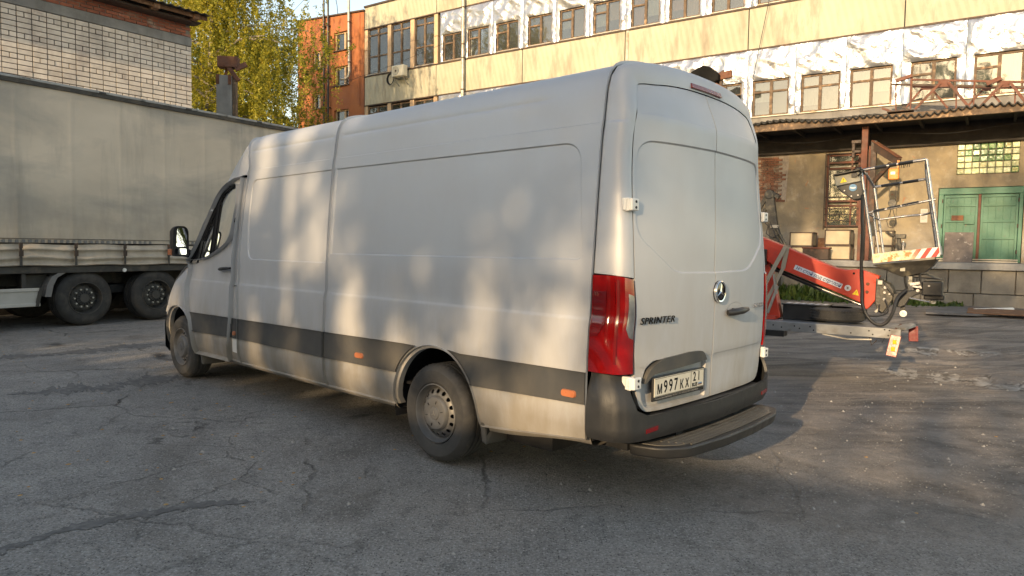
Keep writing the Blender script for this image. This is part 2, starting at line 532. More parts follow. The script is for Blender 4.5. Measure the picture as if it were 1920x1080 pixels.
def green_mat():
    m = bpy.data.materials.new('green_gate_paint'); t = NT(m); P = t.pos()
    n = t.noise(P, 1.4, 6, .6); n2 = t.noise(P, 7, 8, .75)
    c = t.mix(t.ramp(n, .35, .65), (.014, .105, .060), (.032, .15, .105))
    c = t.mix(t.ramp(n2, .58, .70, 0, .75), c, (.06, .075, .06))
    c = t.mix(t.ramp(t.noise(P, 3.1, 8, .7, 1), .66, .70, 0, .85), c, (.21, .08, .045))
    b = t.n('ShaderNodeBsdfPrincipled', {'Base Color': c, 'Roughness': .5, 'Normal': t.bump(n2, .3, .01)})
    t.out(b.outputs[0]); return m

def paint_mat():
    # light silver metallic van paint with road dust rising from the sills
    m = bpy.data.materials.new('silver_van_paint'); t = NT(m)
    P = t.obj(); gp = t.n('ShaderNodeTexCoord')
    z = t.n('ShaderNodeSeparateXYZ', {0: t.pos()}).outputs[2]
    base = (.50, .512, .535)
    dn = t.noise(t.pos((1, 1, .30)), 5.5, 7, .68, .3); dn2 = t.noise(t.pos(), 1.6, 5, .6)
    f = t.math('MULTIPLY', t.ramp(z, 1.45, .45, .05, .85), t.ramp(dn, .32, .66, .30, 1.25)); f.node.use_clamp = True
    f2 = t.math('MULTIPLY', t.ramp(z, .66, .50, 0, .75), t.ramp(dn, .2, .6, .7, 1.1)); f2.node.use_clamp = True
    f3 = t.ramp(dn2, .45, .72, 0.03, .16)
    dust = (.235, .205, .165)
    c = t.mix(f3, base, (.34, .31, .265))
    c = t.mix(f, c, (.31, .28, .235)); c = t.mix(f2, c, dust)
    allf = t.math('MAXIMUM', f, f2)
    ff = t.n('ShaderNodeMath', {0: t.math('ADD', allf, f3)}, operation='ADD', use_clamp=True).outputs[0]
    b = t.n('ShaderNodeBsdfPrincipled', {'Base Color': c, 'Metallic': t.ramp(ff, 0, 1.0, .90, .08), 'Roughness': t.ramp(ff, 0, .8, .26, .64),
        'Coat Weight': t.ramp(ff, 0, .6, .45, 0), 'Coat Roughness': .16, 'Normal': t.bump(t.noise(t.pos(), 1.1, 2), .05, .02)})
    t.out(b.outputs[0]); return m

def foliage_mat(name, a, b_, c_, tr=.45):
    m = bpy.data.materials.new(name); t = NT(m)
    at = t.n('ShaderNodeAttribute', attribute_name='tone').outputs['Fac']
    col = t.mix(t.ramp(at, 0, .5), a, b_); col = t.mix(t.ramp(at, .5, 1), col, c_)
    d = t.n('ShaderNodeBsdfPrincipled', {'Base Color': col, 'Roughness': .5, 'Specular IOR Level': .35})
    q = t.n('ShaderNodeBsdfTranslucent', {'Color': col})
    t.out(t.n('ShaderNodeMixShader', {0: tr, 1: d.outputs[0], 2: q.outputs[0]}).outputs[0]); return m

def stripes_mat():
    m = bpy.data.materials.new('hazard_board'); t = NT(m)
    o = t.n('ShaderNodeSeparateXYZ', {0: t.obj()})
    x, z = o.outputs[0], o.outputs[2]
    s = t.math('FRACT', t.math('MULTIPLY', t.math('SUBTRACT', x, t.math('MULTIPLY', z, .75)), 9.5))
    red = t.math('GREATER_THAN', s, .5)
    n = t.noise(t.obj(), 9, 7, .7)
    worn = t.math('MULTIPLY', t.ramp(x, .48, .36), t.ramp(n, .25, .50)); worn.node.use_clamp = True
    c = t.mix(red, (.75, .74, .70), (.50, .02, .015))
    c = t.mix(worn, c, (.66, .58, .36))
    c = t.mix(t.math('MULTIPLY', t.ramp(n, .52, .60), t.ramp(x, .55, .40)), c, (.50, .17, .04))
    b = t.n('ShaderNodeBsdfPrincipled', {'Base Color': c, 'Roughness': .45}); t.out(b.outputs[0]); return m

MT = {}
MT['ground'] = ground_mat()
MT['paint'] = paint_mat()
MT['panel'] = panel_mat(); MT['foil'] = foil_mat(); MT['stucco'] = stucco_mat(); MT['green'] = green_mat()
MT['trim'] = M('grey_van_trim', (.034, .038, .043), (.048, .051, .055), 3, .48, c3=(.10, .09, .075), s3=2.0, t3=(.42, .75), bump=.15, bscale=120, dirt=((.17, .15, .12), .3, .95, .55))
MT['bumper'] = M('dark_bumper_plastic', (.010, .012, .015), (.016, .018, .021), 4, .5, bump=.25, bscale=260, dirt=((.075, .066, .054), .3, .95, .22))
MT['rubber'] = M('tyre_rubber', (.034, .033, .032), (.060, .057, .053), 5, .75, bump=.2, bscale=90, c3=(.085, .077, .066), s3=7, t3=(.5, .8), dirt=((.17, .155, .13), 0, .35, .22))
MT['truck_rubber'] = M('truck_tyre_rubber', (.026, .025, .024), (.040, .037, .034), 5, .8, bump=.2, bscale=90, c3=(.075, .065, .055), s3=5, t3=(.52, .8))
MT['rim'] = M('grey_steel_wheel', (.13, .13, .13), (.17, .165, .158), 6, .5, metal=.25, bump=.1, c3=(.12, .11, .095), s3=5)
MT['black'] = M('black_plastic', (.012, .012, .013), (.022, .022, .023), 5, .4, bump=.1)
MT['under'] = M('underbody', (.010, .010, .011), None, 4, .8, bump=.1)
MT['glossblack'] = M('gloss_black', (.006, .006, .007), None, 4, .12, bump=0, coat=.6)
MT['seam'] = M('rubber_seal', (.010, .010, .011), None, 4, .7, bump=0)
MT['chrome'] = M('chrome', (.78, .78, .78), None, 4, .12, metal=1, bump=0, rvar=.05)
MT['mirror'] = M('mirror_glass', (.9, .9, .9), None, 4, .0, metal=1, bump=0, rvar=.0)
MT['vglass'] = glass_mat('van_window_glass', (.15, .155, .16), .92)
MT['wglass'] = glass_mat('window_pane_glass', (.62, .66, .66), .80, body=(.14, .15, .15))
MT['red'] = M('red_lamp_lens', (.30, .003, .004), (.18, .002, .003), 8, .10, bump=.1, bscale=14, bdist=.01, coat=1.0, spec=.6, rvar=.04)
MT['darkred'] = M('dark_red_lens', (.16, .004, .006), None, 8, .18, bump=.0, coat=.6, rvar=.04)
MT['clear'] = M('clear_reverse_lens', (.33, .35, .36), (.20, .21, .22), 12, .15, metal=.5, bump=0, coat=.6, rvar=.04)
MT['orange'] = M('orange_marker_lens', (.42, .12, .045), (.50, .17, .08), 8, .35, bump=0, coat=.3)
MT['brake'] = M('unlit_brake_lens', (.15, .004, .004), None, 8, .3, bump=0, coat=.2)
MT['amber'] = M('amber_lens', (.85, .42, .02), None, 8, .3, bump=0, coat=.3)
MT['plate'] = M('number_plate', (.66, .62, .52), (.58, .54, .44), 10, .4, bump=0)
MT['ink'] = M('black_ink', (.008, .008, .008), None, 4, .8, bump=0, spec=.15)
MT['white'] = M('white_paint', (.74, .74, .72), (.66, .65, .62), 6, .4, bump=.05, c3=(.40, .36, .30), s3=5, t3=(.6, .8))
MT['seat'] = M('seat_fabric', (.020, .021, .024), None, 6, .9, bump=.2)
MT['cream_brick'] = M('pale_silicate_brick', (.60, .53, .46), (.68, .61, .54), 7, .85, bump=.35, bscale=70, rand=.10, c3=(.36, .30, .27), s3=2.2, t3=(.55, .8), streak=((.30, .25, .22), 2.0, .5, .4))
MT['red_brick'] = M('red_brick', (.40, .14, .085), (.31, .10, .07), 8, .85, bump=.4, bscale=50, rand=.18, c3=(.36, .30, .26), s3=3.0, t3=(.58, .75))
MT['old_brick'] = M('weathered_red_brick', (.19, .080, .050), (.13, .060, .040), 8, .9, bump=.4, bscale=50, rand=.25, c3=(.22, .19, .15), s3=4.0, t3=(.5, .7))
MT['mortar'] = M('dark_mortar', (.045, .038, .034), (.07, .06, .055), 9, .95, bump=.4)
MT['greymortar'] = M('grey_mortar', (.27, .24, .21), (.20, .17, .15), 9, .95, bump=.4)
MT['concrete'] = M('grey_concrete', (.28, .28, .27), (.20, .20, .20), 2.4, .88, bump=.35, bscale=45, c3=(.12, .11, .10), s3=1.1, t3=(.52, .75), streak=((.10, .09, .08), 2.5, .5, .25))
MT['dock'] = M('dock_concrete_block', (.22, .20, .17), (.15, .138, .12), 1.7, .9, bump=.5, bscale=26, bdist=.012, c3=(.11, .10, .085), s3=1.4, t3=(.5, .72), rand=.08, streak=((.08, .07, .06), 2.0, .6, .3))
MT['tarp'] = M('dusty_curtain', (.62, .53, .43), (.52, .445, .36), .9, .62, bump=.10, bscale=9, bdist=.02, c3=(.29, .275, .25), s3=.8, t3=(.45, .75), streak=((.20, .185, .165), 3.0, .45, .12), dirt=((.27, .225, .17), 1.0, 2.9, .75), aniso=(.6, .6, 1.4))
MT['alu'] = M('trailer_rail', (.33, .33, .33), (.24, .24, .235), 4, .5, metal=.4, bump=.1, c3=(.10, .10, .095), s3=4)
MT['truckframe'] = M('dirty_chassis', (.060, .056, .050), (.035, .033, .030), 3, .75, bump=.2, c3=(.11, .09, .07), s3=3)
MT['offwhite'] = M('offwhite_guard', (.44, .43, .40), (.36, .35, .32), 3, .5, bump=.1, c3=(.22, .19, .15), s3=2)
MT['orange_wall'] = M('orange_render', (.40, .135, .05), (.34, .11, .042), 1.2, .85, bump=.4, bscale=18, bdist=.01, c3=(.30, .10, .05), s3=.8, streak=((.22, .09, .05), 1.5, .5, .2))
MT['wood'] = M('weathered_wood', (.085, .056, .038), (.15, .098, .062), 6, .75, bump=.3, bscale=40, c3=(.34, .22, .13), s3=6, t3=(.55, .7))
MT['tanboard'] = M('tan_pilaster', (.56, .40, .26), (.48, .33, .21), 2, .7, bump=.1)
MT['rust'] = M('rusty_steel', (.145, .055, .028), (.095, .038, .023), 4, .75, bump=.3, bscale=40, c3=(.24, .095, .038), s3=3, t3=(.5, .7))
MT['rustred'] = M('red_oxide_steel', (.15, .050, .030), (.10, .036, .023), 3, .7, bump=.2, c3=(.09, .045, .03), s3=3)
MT['brownsteel'] = M('dark_brown_steel', (.060, .035, .024), (.038, .025, .019), 5, .65, bump=.2, c3=(.12, .055, .030), s3=4, t3=(.55, .7))
MT['slate'] = M('fibre_cement_sheet', (.040, .038, .035), (.022, .022, .020), 5, .9, bump=.3, c3=(.13, .12, .105), s3=5, t3=(.6, .8))
MT['darkening'] = M('black_boards_and_shade', (.020, .017, .015), (.030, .025, .021), 2, .9, bump=.3)  # near black, used for boards and for the canopy shade strip
MT['galv'] = M('galvanised_pipe', (.42, .40, .36), (.33, .32, .29), 3, .45, metal=.4, bump=.1, c3=(.25, .19, .13), s3=2)
MT['acwhite'] = M('aircon_cover', (.66, .62, .50), None, 3, .5, bump=0)
MT['curtain_w'] = M('white_curtain', (.60, .60, .55), (.50, .49, .44), 14, .9, bump=.6, bscale=9, bdist=.05, aniso=(3, 3, .2))
MT['curtain_t'] = M('tan_blind', (.50, .33, .19), (.44, .29, .17), 10, .9, bump=.3, aniso=(3, 3, .2))
MT['curtain_o'] = M('orange_curtain', (.45, .19, .12), None, 10, .9, bump=.3)
MT['filmed'] = M('creased_film', (.36, .36, .28), (.22, .23, .17), 3, .4, bump=.8, bscale=5, bdist=.08, c3=(.55, .55, .45), s3=3, t3=(.55, .7))
MT['room'] = M('dark_room', (.055, .060, .062), None, 1, .9, bump=0)
MT['plinth'] = M('grey_plinth', (.22, .21, .20), (.16, .155, .15), 2, .85, bump=.2, streak=((.08, .07, .06), 2, .6, .3))
MT['redlift'] = M('red_lift_paint', (.58, .045, .022), (.50, .035, .020), 2, .38, bump=.05, coat=.25, c3=(.34, .04, .03), s3=4, t3=(.58, .8), dirt=((.22, .10, .07), .4, 1.5, .25))
MT['steel'] = M('bare_steel_tube', (.46, .46, .47), (.34, .33, .33), 9, .34, metal=.8, bump=.1, c3=(.16, .15, .14), s3=12, t3=(.58, .75))
MT['hose'] = M('black_hose', (.018, .018, .019), None, 9, .45, bump=.1)
MT['liftgrey'] = M('galvanised_chassis', (.27, .28, .29), (.20, .21, .22), 5, .5, metal=.35, bump=.15, c3=(.13, .12, .11), s3=4)
MT['cast'] = M('oily_casting', (.055, .050, .042), (.030, .028, .025), 9, .5, bump=.5, bscale=30, bdist=.01, c3=(.15, .13, .09), s3=6)
MT['boxpaint'] = M('control_box_grey', (.34, .33, .27), (.27, .26, .21), 6, .5, bump=.1)
MT['yellow'] = M('yellow_sticker', (.80, .58, .03), None, 6, .4, bump=0)
MT['blue'] = M('blue_sticker', (.06, .22, .40), None, 6, .4, bump=0)
MT['stickerw'] = M('white_sticker', (.62, .64, .68), None, 6, .4, bump=0)
MT['inkblue'] = M('blue_ink', (.03, .06, .16), None, 6, .4, bump=0)
MT['crane_o'] = M('orange_hoist', (.62, .20, .030), None, 6, .45, bump=.1, c3=(.35, .12, .03), s3=9)
MT['crate_sheet'] = M('dusty_sheet_panel', (.42, .36, .26), (.34, .29, .21), 3, .8, bump=.2, c3=(.38, .34, .25), s3=3)
MT['strap'] = M('webbing_strap', (.30, .255, .20), None, 20, .85, bump=.3)
MT['birch'] = foliage_mat('birch_leaves', (.11, .15, .03), (.34, .32, .05), (.55, .44, .07), .55)
MT['leaf'] = foliage_mat('dark_leaves', (.035, .065, .015), (.065, .095, .02), (.14, .13, .025), .35)
MT['weed'] = foliage_mat('weed_leaves', (.025, .05, .012), (.045, .085, .018), (.09, .12, .03), .3)
MT['bark'] = M('birch_bark', (.30, .28, .25), (.08, .07, .06), 8, .85, bump=.5, aniso=(1, 1, 2.5))
MT['glassblock_d'] = M('green_glass_block', (.045, .13, .055), (.10, .22, .10), 14, .12, bump=.5, bscale=12, bdist=.03, coat=.5, rand=.35)
MT['glassblock_l'] = M('pale_glass_block', (.34, .42, .24), (.55, .58, .38), 12, .12, bump=.7, bscale=12, bdist=.04, coat=.6, rand=.35)
MT['hazard'] = stripes_mat()
MT['board'] = M('grey_painted_board', (.15, .125, .115), (.10, .085, .08), 5, .7, bump=.2, c3=(.48, .45, .42), s3=6, t3=(.62, .72))
MT['planks'] = M('brown_board', (.20, .095, .050), (.14, .07, .04), 4, .8, bump=.3, c3=(.30, .17, .10), s3=7)
MT['rubbermat'] = M('grey_sheet', (.13, .125, .13), (.09, .088, .09), 3, .7, bump=.3, c3=(.19, .18, .18), s3=4)
MT['paper'] = M('paper_notice', (.42, .41, .38), None, 6, .8, bump=0)
MT['stone'] = M('pebbles', (.20, .19, .18), (.38, .36, .33), 22, .9, bump=.2)
MT['deadleaf'] = M('fallen_leaf', (.36, .18, .06), (.48, .30, .12), 30, .8, bump=0)
# ---------------------------------------------------------------- ground
def near_h(X, Y):
    h = .010 * np.sin(X * .9 + 1.3 * np.sin(Y * .5)) * np.sin(Y * .7 + .8) + .006 * np.sin(X * 2.3 + 2 * np.sin(Y * 1.1)) * np.cos(Y * 1.9 + X * .4)
    mud = np.clip((X * .8 - 2.0) / 3, 0, 1) * np.clip((Y - 5.5) / 3, 0, 1) * np.clip((19.0 - Y) / 2, 0, 1)
    a = R(-26); V = -X * math.sin(a) + Y * math.cos(a)
    h = h + mud * 1.5 * (.022 * np.sin(V * 3.1 + .6 * np.sin(X * .8)) + .012 * np.sin(V * 7.7 + X * .6) + .008 * np.sin(V * 13 + 1.7 * X))
    flat = np.clip((np.hypot(X - 13, Y - 22) - 4) / 3, 0, 1)
    return h * flat - .012
gx = np.concatenate([np.linspace(-500, -24, 12), np.linspace(-22, 26, 481), np.linspace(28, 500, 12)])
gy = np.concatenate([np.linspace(-300, -14, 10), np.linspace(-12, 0, 40), np.linspace(.1, 26, 360), np.linspace(28, 700, 14)])
GX, GY = np.meshgrid(gx, gy)
_m = np.clip((30 - np.hypot(GX, GY - 8)) / 6, 0, 1)
GZ = near_h(GX, GY) * _m - .012 * (1 - _m)
ground = gridsurf('ground', np.stack([GX, GY, GZ], -1), MT['ground'], None, smooth=60)
tag(ground, 'cracked grey asphalt yard turning to trodden mud on the right', kind='structure')

def scatter(name, label, pts, mat, size, flat=.5, n=5, seed=3):
    rg = np.random.default_rng(seed); V = []; F = []
    for (x, y, s) in pts:
        k = len(V); a0 = rg.uniform(0, 6.28); z = float(near_h(np.array([x]), np.array([y]))[0])
        r = size * s
        for i in range(n):
            a = a0 + i * 2 * math.pi / n; q = r * rg.uniform(.7, 1.2)
            V.append((x + q * math.cos(a), y + q * math.sin(a), z - r * .1))
        V.append((x + rg.uniform(-.3, .3) * r, y, z + r * flat))
        for i in range(n): F.append((k + i, k + (i + 1) % n, k + n))
    o = link(name, mesh_from(name, V, F), mat); tag(o, label, kind='stuff'); return o
_rg = np.random.default_rng(5)
P_ = []
while len(P_) < 9000:
    d = 1.8 + 20 * _rg.random() ** 2; a = _rg.uniform(-.66, .66); x, y = d * math.tan(a), d
    w = .30 + .7 * min(1, max(0, (x - .5) / 3))
    if _rg.random() < w: P_.append((x, y, _rg.uniform(.35, 1.0) * (1.0 + 1.6 * (_rg.random() < .05))))
scatter('gravel', 'loose pale grit and small stones strewn over the yard', P_, MT['stone'], .0080, .8)
P_ = []
for i in range(170):
    a = _rg.uniform(-.66, -.30) if _rg.random() < .8 else _rg.uniform(-.3, .64); d = 3.8 + 8 * _rg.random(); P_.append((d * math.tan(a), d, _rg.uniform(.6, 1.2)))
scatter('fallen_leaves', 'dry fallen leaves dotted over the asphalt', P_, MT['deadleaf'], .021, .25, 6, 9)
def ground_strip(name, label, pts, w, mat, seed, n=130, kind='structure'):
    """an irregular band lying on the ground along pts"""
    P = np.array(pts, float); L = np.concatenate([[0], np.cumsum(np.hypot(*np.diff(P, axis=0).T))])
    s = np.linspace(0, L[-1], n); X = np.interp(s, L, P[:, 0]); Y = np.interp(s, L, P[:, 1])
    rg = np.random.default_rng(seed)
    X = np.convolve(np.pad(X, 4, 'edge'), np.ones(9) / 9, 'valid'); Y = np.convolve(np.pad(Y, 4, 'edge'), np.ones(9) / 9, 'valid')
    dx, dy = np.gradient(X), np.gradient(Y); q = np.hypot(dx, dy); nx, ny = -dy / q, dx / q
    def wob(): return np.convolve(rg.normal(0, 1, n + 6), np.ones(7) / 7, 'valid') * 1.5 + rg.normal(0, .40, n)
    end = np.clip(np.minimum(s, L[-1] - s) / (w * 1.2), .05, 1)
    a = np.maximum(w * (.5 + .45 * wob()) * end, .004); b = np.maximum(w * (.5 + .45 * wob()) * end, .004)
    rows = []
    for k in np.linspace(0, 1, 7):
        o = -a + (a + b) * k; x = X + nx * o; y = Y + ny * o
        rows.append(np.stack([x, y, near_h(x, y) + .0035], -1))
    o = gridsurf(name, np.array(rows), mat, None, smooth=60, flip=True); tag(o, label, kind=kind); return o
MT['tar'] = M('dark_tarry_asphalt', (.10, .094, .088), (.15, .142, .133), 9, .8, bump=.8, bscale=60, bdist=.012, c3=(.24, .225, .21), s3=16, t3=(.52, .70))
MT['lime'] = M('pale_gravel_streak', (.20, .175, .15), (.36, .335, .30), 9, .9, bump=.8, bscale=50, bdist=.015, c3=(.10, .085, .07), s3=7, t3=(.48, .60))
ground_strip('asphalt_patch', 'dark tarry seam curving across the lower left of the yard', [(-3.3, 2.3), (-2.75, 3.1), (-2.39, 3.68), (-1.91, 4.02), (-1.5, 4.12)], .085, MT['tar'], 1)
ground_strip('asphalt_patch', 'dark broken asphalt patch near the front wheel of the van', [(-5.1, 6.95), (-4.45, 7.38), (-3.87, 7.93), (-3.3, 8.2)], .34, MT['tar'], 2)
ground_strip('asphalt_patch', 'dark broken asphalt by the trailer wheels', [(-7.5, 8.6), (-6.3, 9.6), (-5.2, 10.6), (-4.3, 11.2)], .40, MT['tar'], 4)
ground_strip('gravel_streak', 'pale gravelly streak across the mud on the right', [(4.75, 9.25), (5.45, 8.75), (5.95, 8.1), (6.6, 7.4)], .42, MT['lime'], 3)
ground_strip('gravel_streak', 'pale gravelly wheel track beyond the lift on the right', [(6.0, 11.0), (8.0, 10.6), (10.5, 10.2)], .35, MT['lime'], 6)
# ---------------------------------------------------------------- factory (local x to the right along the facade, y into the building)
BLOC, BROT = (14.198, 22.184, 0), R(-34.459)
fac = thing('factory_building', 'long cream panel factory with silver foil over its window bands', 'building', BLOC, BROT)
XL, XR = -26.85, 9.0
mb = MB()
mb.box(XL, XR, .95, 9, 0, 13.9)            # core behind the window recesses
mb.box(XL, XR, .0, 9, 13.9, 13.97)
mb.build('core_wall', MT['room'], fac)

def slab(name, x0, x1, y0, y1, z0, z1, mat, parent=None, bevel=0.0):
    return MB().box(x0, x1, y0, y1, z0, z1).build(name, mat, parent or fac, bevel=bevel)

PJ = [-26.85, -21.89, -16.83, -11.82, -6.87, -1.84, 3.2, 9.0]
for i in range(len(PJ) - 1):
    a, b = PJ[i] + .018, PJ[i + 1] - .018
    slab('wall_panel', a, b, 0, .30, 8.89, 10.34, MT['panel'], bevel=.012)
    slab('wall_panel', a, b, 0, .30, 12.84, 13.93, MT['panel'], bevel=.012)
    if b < -6: slab('wall_panel', a, b, 0, .30, 4.6, 6.30, MT['panel'], bevel=.012)
j = MB()
for x in PJ[1:-1]:
    for z0, z1 in ((8.89, 10.34), (12.84, 13.93)): j.box(x - .018, x + .018, .04, .20, z0, z1)
j.build('joint_filler', MT['seam'], fac)
l = MB()
l.box(XL, XR, -.035, .28, 10.345, 10.40); l.box(XL, XR, -.03, .28, 8.83, 8.885); l.box(XL, XR, -.03, .28, 12.78, 12.835)
l.build('ledge', MT['brownsteel'], fac)
l = MB(); l.box(XL, XR, -.06, .4, 13.935, 14.02); l.build('roof_flashing', MT['brownsteel'], fac)
l = MB(); l.box(-11.75, -11.66, -.035, 0, 8.89, 10.34); l.build('conduit', MT['galv'], fac)

# ---- windows
def win_frame(x0, x1, z0, z1, mull, trans, y=.06, w=.065):
    """mull: x positions; trans: list of (xa, xb, z)"""
    m = MB()
    m.box(x0, x1, y, y + .10, z1 - w, z1); m.box(x0, x1, y, y + .10, z0, z0 + w)
    m.box(x0, x0 + w, y, y + .10, z0 + w, z1 - w); m.box(x1 - w, x1, y, y + .10, z0 + w, z1 - w)
    for q in mull: m.box(q - .05, q + .05, y - .01, y + .09, z0 + w, z1 - w)
    for xa, xb, z in trans: m.box(xa, xb, y - .004, y + .085, z - .035, z + .035)
    return m
def window(x0, x1, z0, z1, style, curt, rg, tall=False):
    w = .06; mx = (x0 + x1) / 2 + rg.uniform(-.02, .02)
    trans = []; panes = []
    if tall:
        zt = z0 + .92; zs = z1 - .35
        for a, b in ((x0 + w, mx - .05), (mx + .05, x1 - w)):
            trans += [(a, b, zt), (a, b, zs)]
            panes += [(a, b, z0 + w, zt - .035), (a, b, zt + .035, zs - .035), (a, b, zs + .035, z1 - w)]
    else:
        for side, (a, b) in enumerate(((x0 + w, mx - .05), (mx + .05, x1 - w))):
            zt = {'vent': [z1 - .42, None], 'split': [z1 - .42, z1 - .42], 'plain': [None, None]}[style][side]
            if zt is None: panes.append((a, b, z0 + w, z1 - w))
            else: trans.append((a, b, zt)); panes += [(a, b, z0 + w, zt - .035), (a, b, zt + .035, z1 - w)]
    fr = win_frame(x0, x1, z0, z1, [mx], trans).build('window', MT['wood'], fac, bevel=.006)
    for a, b, c, d in panes:
        p = MB().box(a - .004, b + .004, .10, .106, c - .004, d + .004).build('pane', MT['wglass'], fr)
    for k, (a, b) in enumerate(((x0 + w, mx - .05), (mx + .05, x1 - w))):
        cm = curt[k]
        if cm is None: continue
        full = rg.random() < .6
        za = z0 + w if full else z0 + w + rg.uniform(.2, .55)
        n = 14; V = []; F = []
        for i in range(n + 1):
            xx = a + (b - a) * i / n; yy = .20 + .018 * math.sin(i * 2.1 + x0)
            V += [(xx, yy, za), (xx, yy, z1 - w)]
            if i < n: F.append((2 * i, 2 * i + 2, 2 * i + 3, 2 * i + 1))
        c = MB().add(V, F).build('curtain', MT[cm], fr, smooth=80, fix=False)
    # reveal around the window
    rv = MB()
    rv.box(x0 - .03, x0, .05, .90, z0 - .03, z1 + .03); rv.box(x1, x1 + .03, .05, .90, z0 - .03, z1 + .03)
    rv.box(x0, x1, .17, .90, z1, z1 + .03); rv.box(x0, x1, .17, .90, z0 - .03, z0)
    rv.build('reveal', MT['room'], fr)
    sl = MB().box(x0 - .03, x1 + .03, -.05, .06, z0 - .032, z0 - .002).build('sill', MT['galv'], fr)
    return fr

rg = np.random.default_rng(21)
UX = [-21.47, -19.94, -18.30, -16.55, -14.93, -13.30, -11.58, -9.96, -8.27, -6.57, -4.93, -3.28, -1.62, .03, 1.68, 3.33, 4.98, 6.63]
UC = [(None, None), ('curtain_w', None), (None, None), (None, 'curtain_t'), ('curtain_w', 'curtain_t'), ('curtain_w', 'curtain_t'), ('curtain_o', 'curtain_w'), ('curtain_o', 'curtain_t'), ('filmed', 'filmed'), ('curtain_t', 'curtain_o')]
UW = []
for i, x in enumerate(UX):
    w = 1.23
    UW.append((x, x + w))
    window(x, x + w, 10.44, 11.71, 'vent', UC[i % len(UC)], rg)
LX = [-21.55, -19.9, -18.25, -16.6, -14.95, -13.3, -11.65, -9.98, -8.32, -6.65, -4.97, -3.39, -1.60, .13, 1.80, 3.46, 5.1, 6.75]
LS = {-6.65: ('split', ('curtain_w', None)), -4.97: ('split', ('curtain_w', 'filmed')), -3.39: ('split', ('curtain_w', 'curtain_w')), -1.60: ('vent', (None, 'curtain_w')), .13: ('vent', ('filmed', 'curtain_t'))}
for x in LX:
    st, cu = LS.get(x, ('split', ('curtain_w', None)))
    window(x, x + 1.27, 6.42, 7.72, st, cu, rg)
TW = [(-26.60, -25.17), (-24.93, -23.60), (-23.33, -22.04)]
for k, (a, b) in enumerate(TW):
    window(a, b, 10.44, 12.80, 'tall', ('filmed', 'filmed') if k < 2 else (None, 'curtain_t'), rg, tall=True)
    window(a, b, 6.45, 8.78, 'tall', ('curtain_t', 'curtain_t'), rg, tall=True)
for a, b in ((-26.85, -26.60), (-25.17, -24.93), (-23.60, -23.33), (-22.04, -21.80)):
    for z0, z1 in ((10.40, 12.78), (6.42, 8.83)):
        zm = z0 + 1.33
        slab('pilaster', a + .004, b - .004, .0, .95, z0, zm - .01, MT['tanboard'], bevel=.006)
        slab('pilaster', a + .004, b - .004, .0, .95, zm + .01, z1, MT['tanboard'], bevel=.006)

# ---- silver foil, sheet by sheet, each cut round its window, creased in the mesh
def foil_sheet(x0, x1, z0, z1, win, seed):
    ph = np.random.default_rng(seed).uniform(0, 6.28, 12)
    outline = [(x0, z0), (x1, z0), (x1, z1), (x0, z1)]
    wx0, wx1, wz1 = win
    # window reaches the bottom edge: notch
    outline = [(x0, z0), (wx0, z0), (wx0, wz1), (wx1, wz1), (wx1, z0), (x1, z0), (x1, z1), (x0, z1)]
    def f(U, V):
        a = np.abs(np.sin(U * 2.3 + V * 1.1 + ph[0] + 1.2 * np.sin(V * 2.2 + ph[1])))
        b = np.abs(np.sin(V * 3.7 - U * 1.4 + ph[2] + 1.1 * np.sin(U * 3.1 + ph[3])))
        c = np.abs(np.sin(U * 6.1 + V * 4.5 + ph[4] + 1.5 * np.sin(V * 5.0 + ph[5])))
        d = np.abs(np.sin(U * 9.0 - V * 7.5 + ph[6] + 1.2 * np.sin(U * 7 + ph[7])))
        edge = np.clip(np.minimum.reduce([U - x0, x1 - U, z1 - V]) / .10, 0, 1)
        e2 = np.clip(seg_dist(U, V, [(wx0, z0), (wx0, wz1), (wx1, wz1), (wx1, z0)], False) / .08, 0, 1)
        y = -.012 - (.055 * (1 - a) ** 2 + .05 * (1 - b) ** 2 + .03 * (1 - c) ** 2 + .018 * (1 - d) ** 2) * edge * e2
        return np.stack([U, y, V], -1)
    return patch('foil_sheet', outline, f, MT['foil'], fac, step=.085, thick=0, smooth=70, margin=.02)
def bays(W, z0, z1, wt, seed):
    b = [W[0][0] - .16]
    for i in range(len(W) - 1): b.append((W[i][1] + W[i + 1][0]) / 2)
    b.append(W[-1][1] + .2)
    for i, (a, c) in enumerate(W): foil_sheet(b[i] + .006, b[i + 1] - .006, z0, z1, (a, c, wt), seed + i)
bays(UW, 10.405, 12.775, 11.71, 100)
bays([(x, x + 1.27) for x in LX], 6.385, 8.825, 7.72, 200)

# ---- grey plinth below the lower windows, lower wall under the canopy
mb = MB(); mb.box(-26.85, XR, .02, .9, 6.02, 6.38); mb.build('plinth_band', MT['plinth'], fac)
mb = MB(); mb.box(-26.85, XR, -.04, .10, 6.382, 6.41) ; mb.build('sill_flashing', MT['galv'], fac)
outl = [(-26.85, 0), (XR, 0), (XR, 6.0), (-26.85, 6.0)]
holes = [[(-4.03, 2.36), (-2.95, 2.36), (-2.95, 4.90), (-4.03, 4.90)], [(-.20, 4.02), (1.41, 4.02), (1.41, 4.97), (-.20, 4.97)], [(-.66, 1.25), (1.58, 1.25), (1.58, 3.62), (-.66, 3.62)],
         [(-6.32, 3.30), (-5.36, 3.30), (-5.28, 4.96), (-6.34, 4.96)]]
patch('render_wall', outl, lambda U, V: np.stack([U, .03 + .010 * np.sin(U * 2.1 + V) * np.sin(V * 1.7), V], -1), MT['stucco'], fac, holes=holes, step=.5, thick=.26, smooth=30, flip=False)
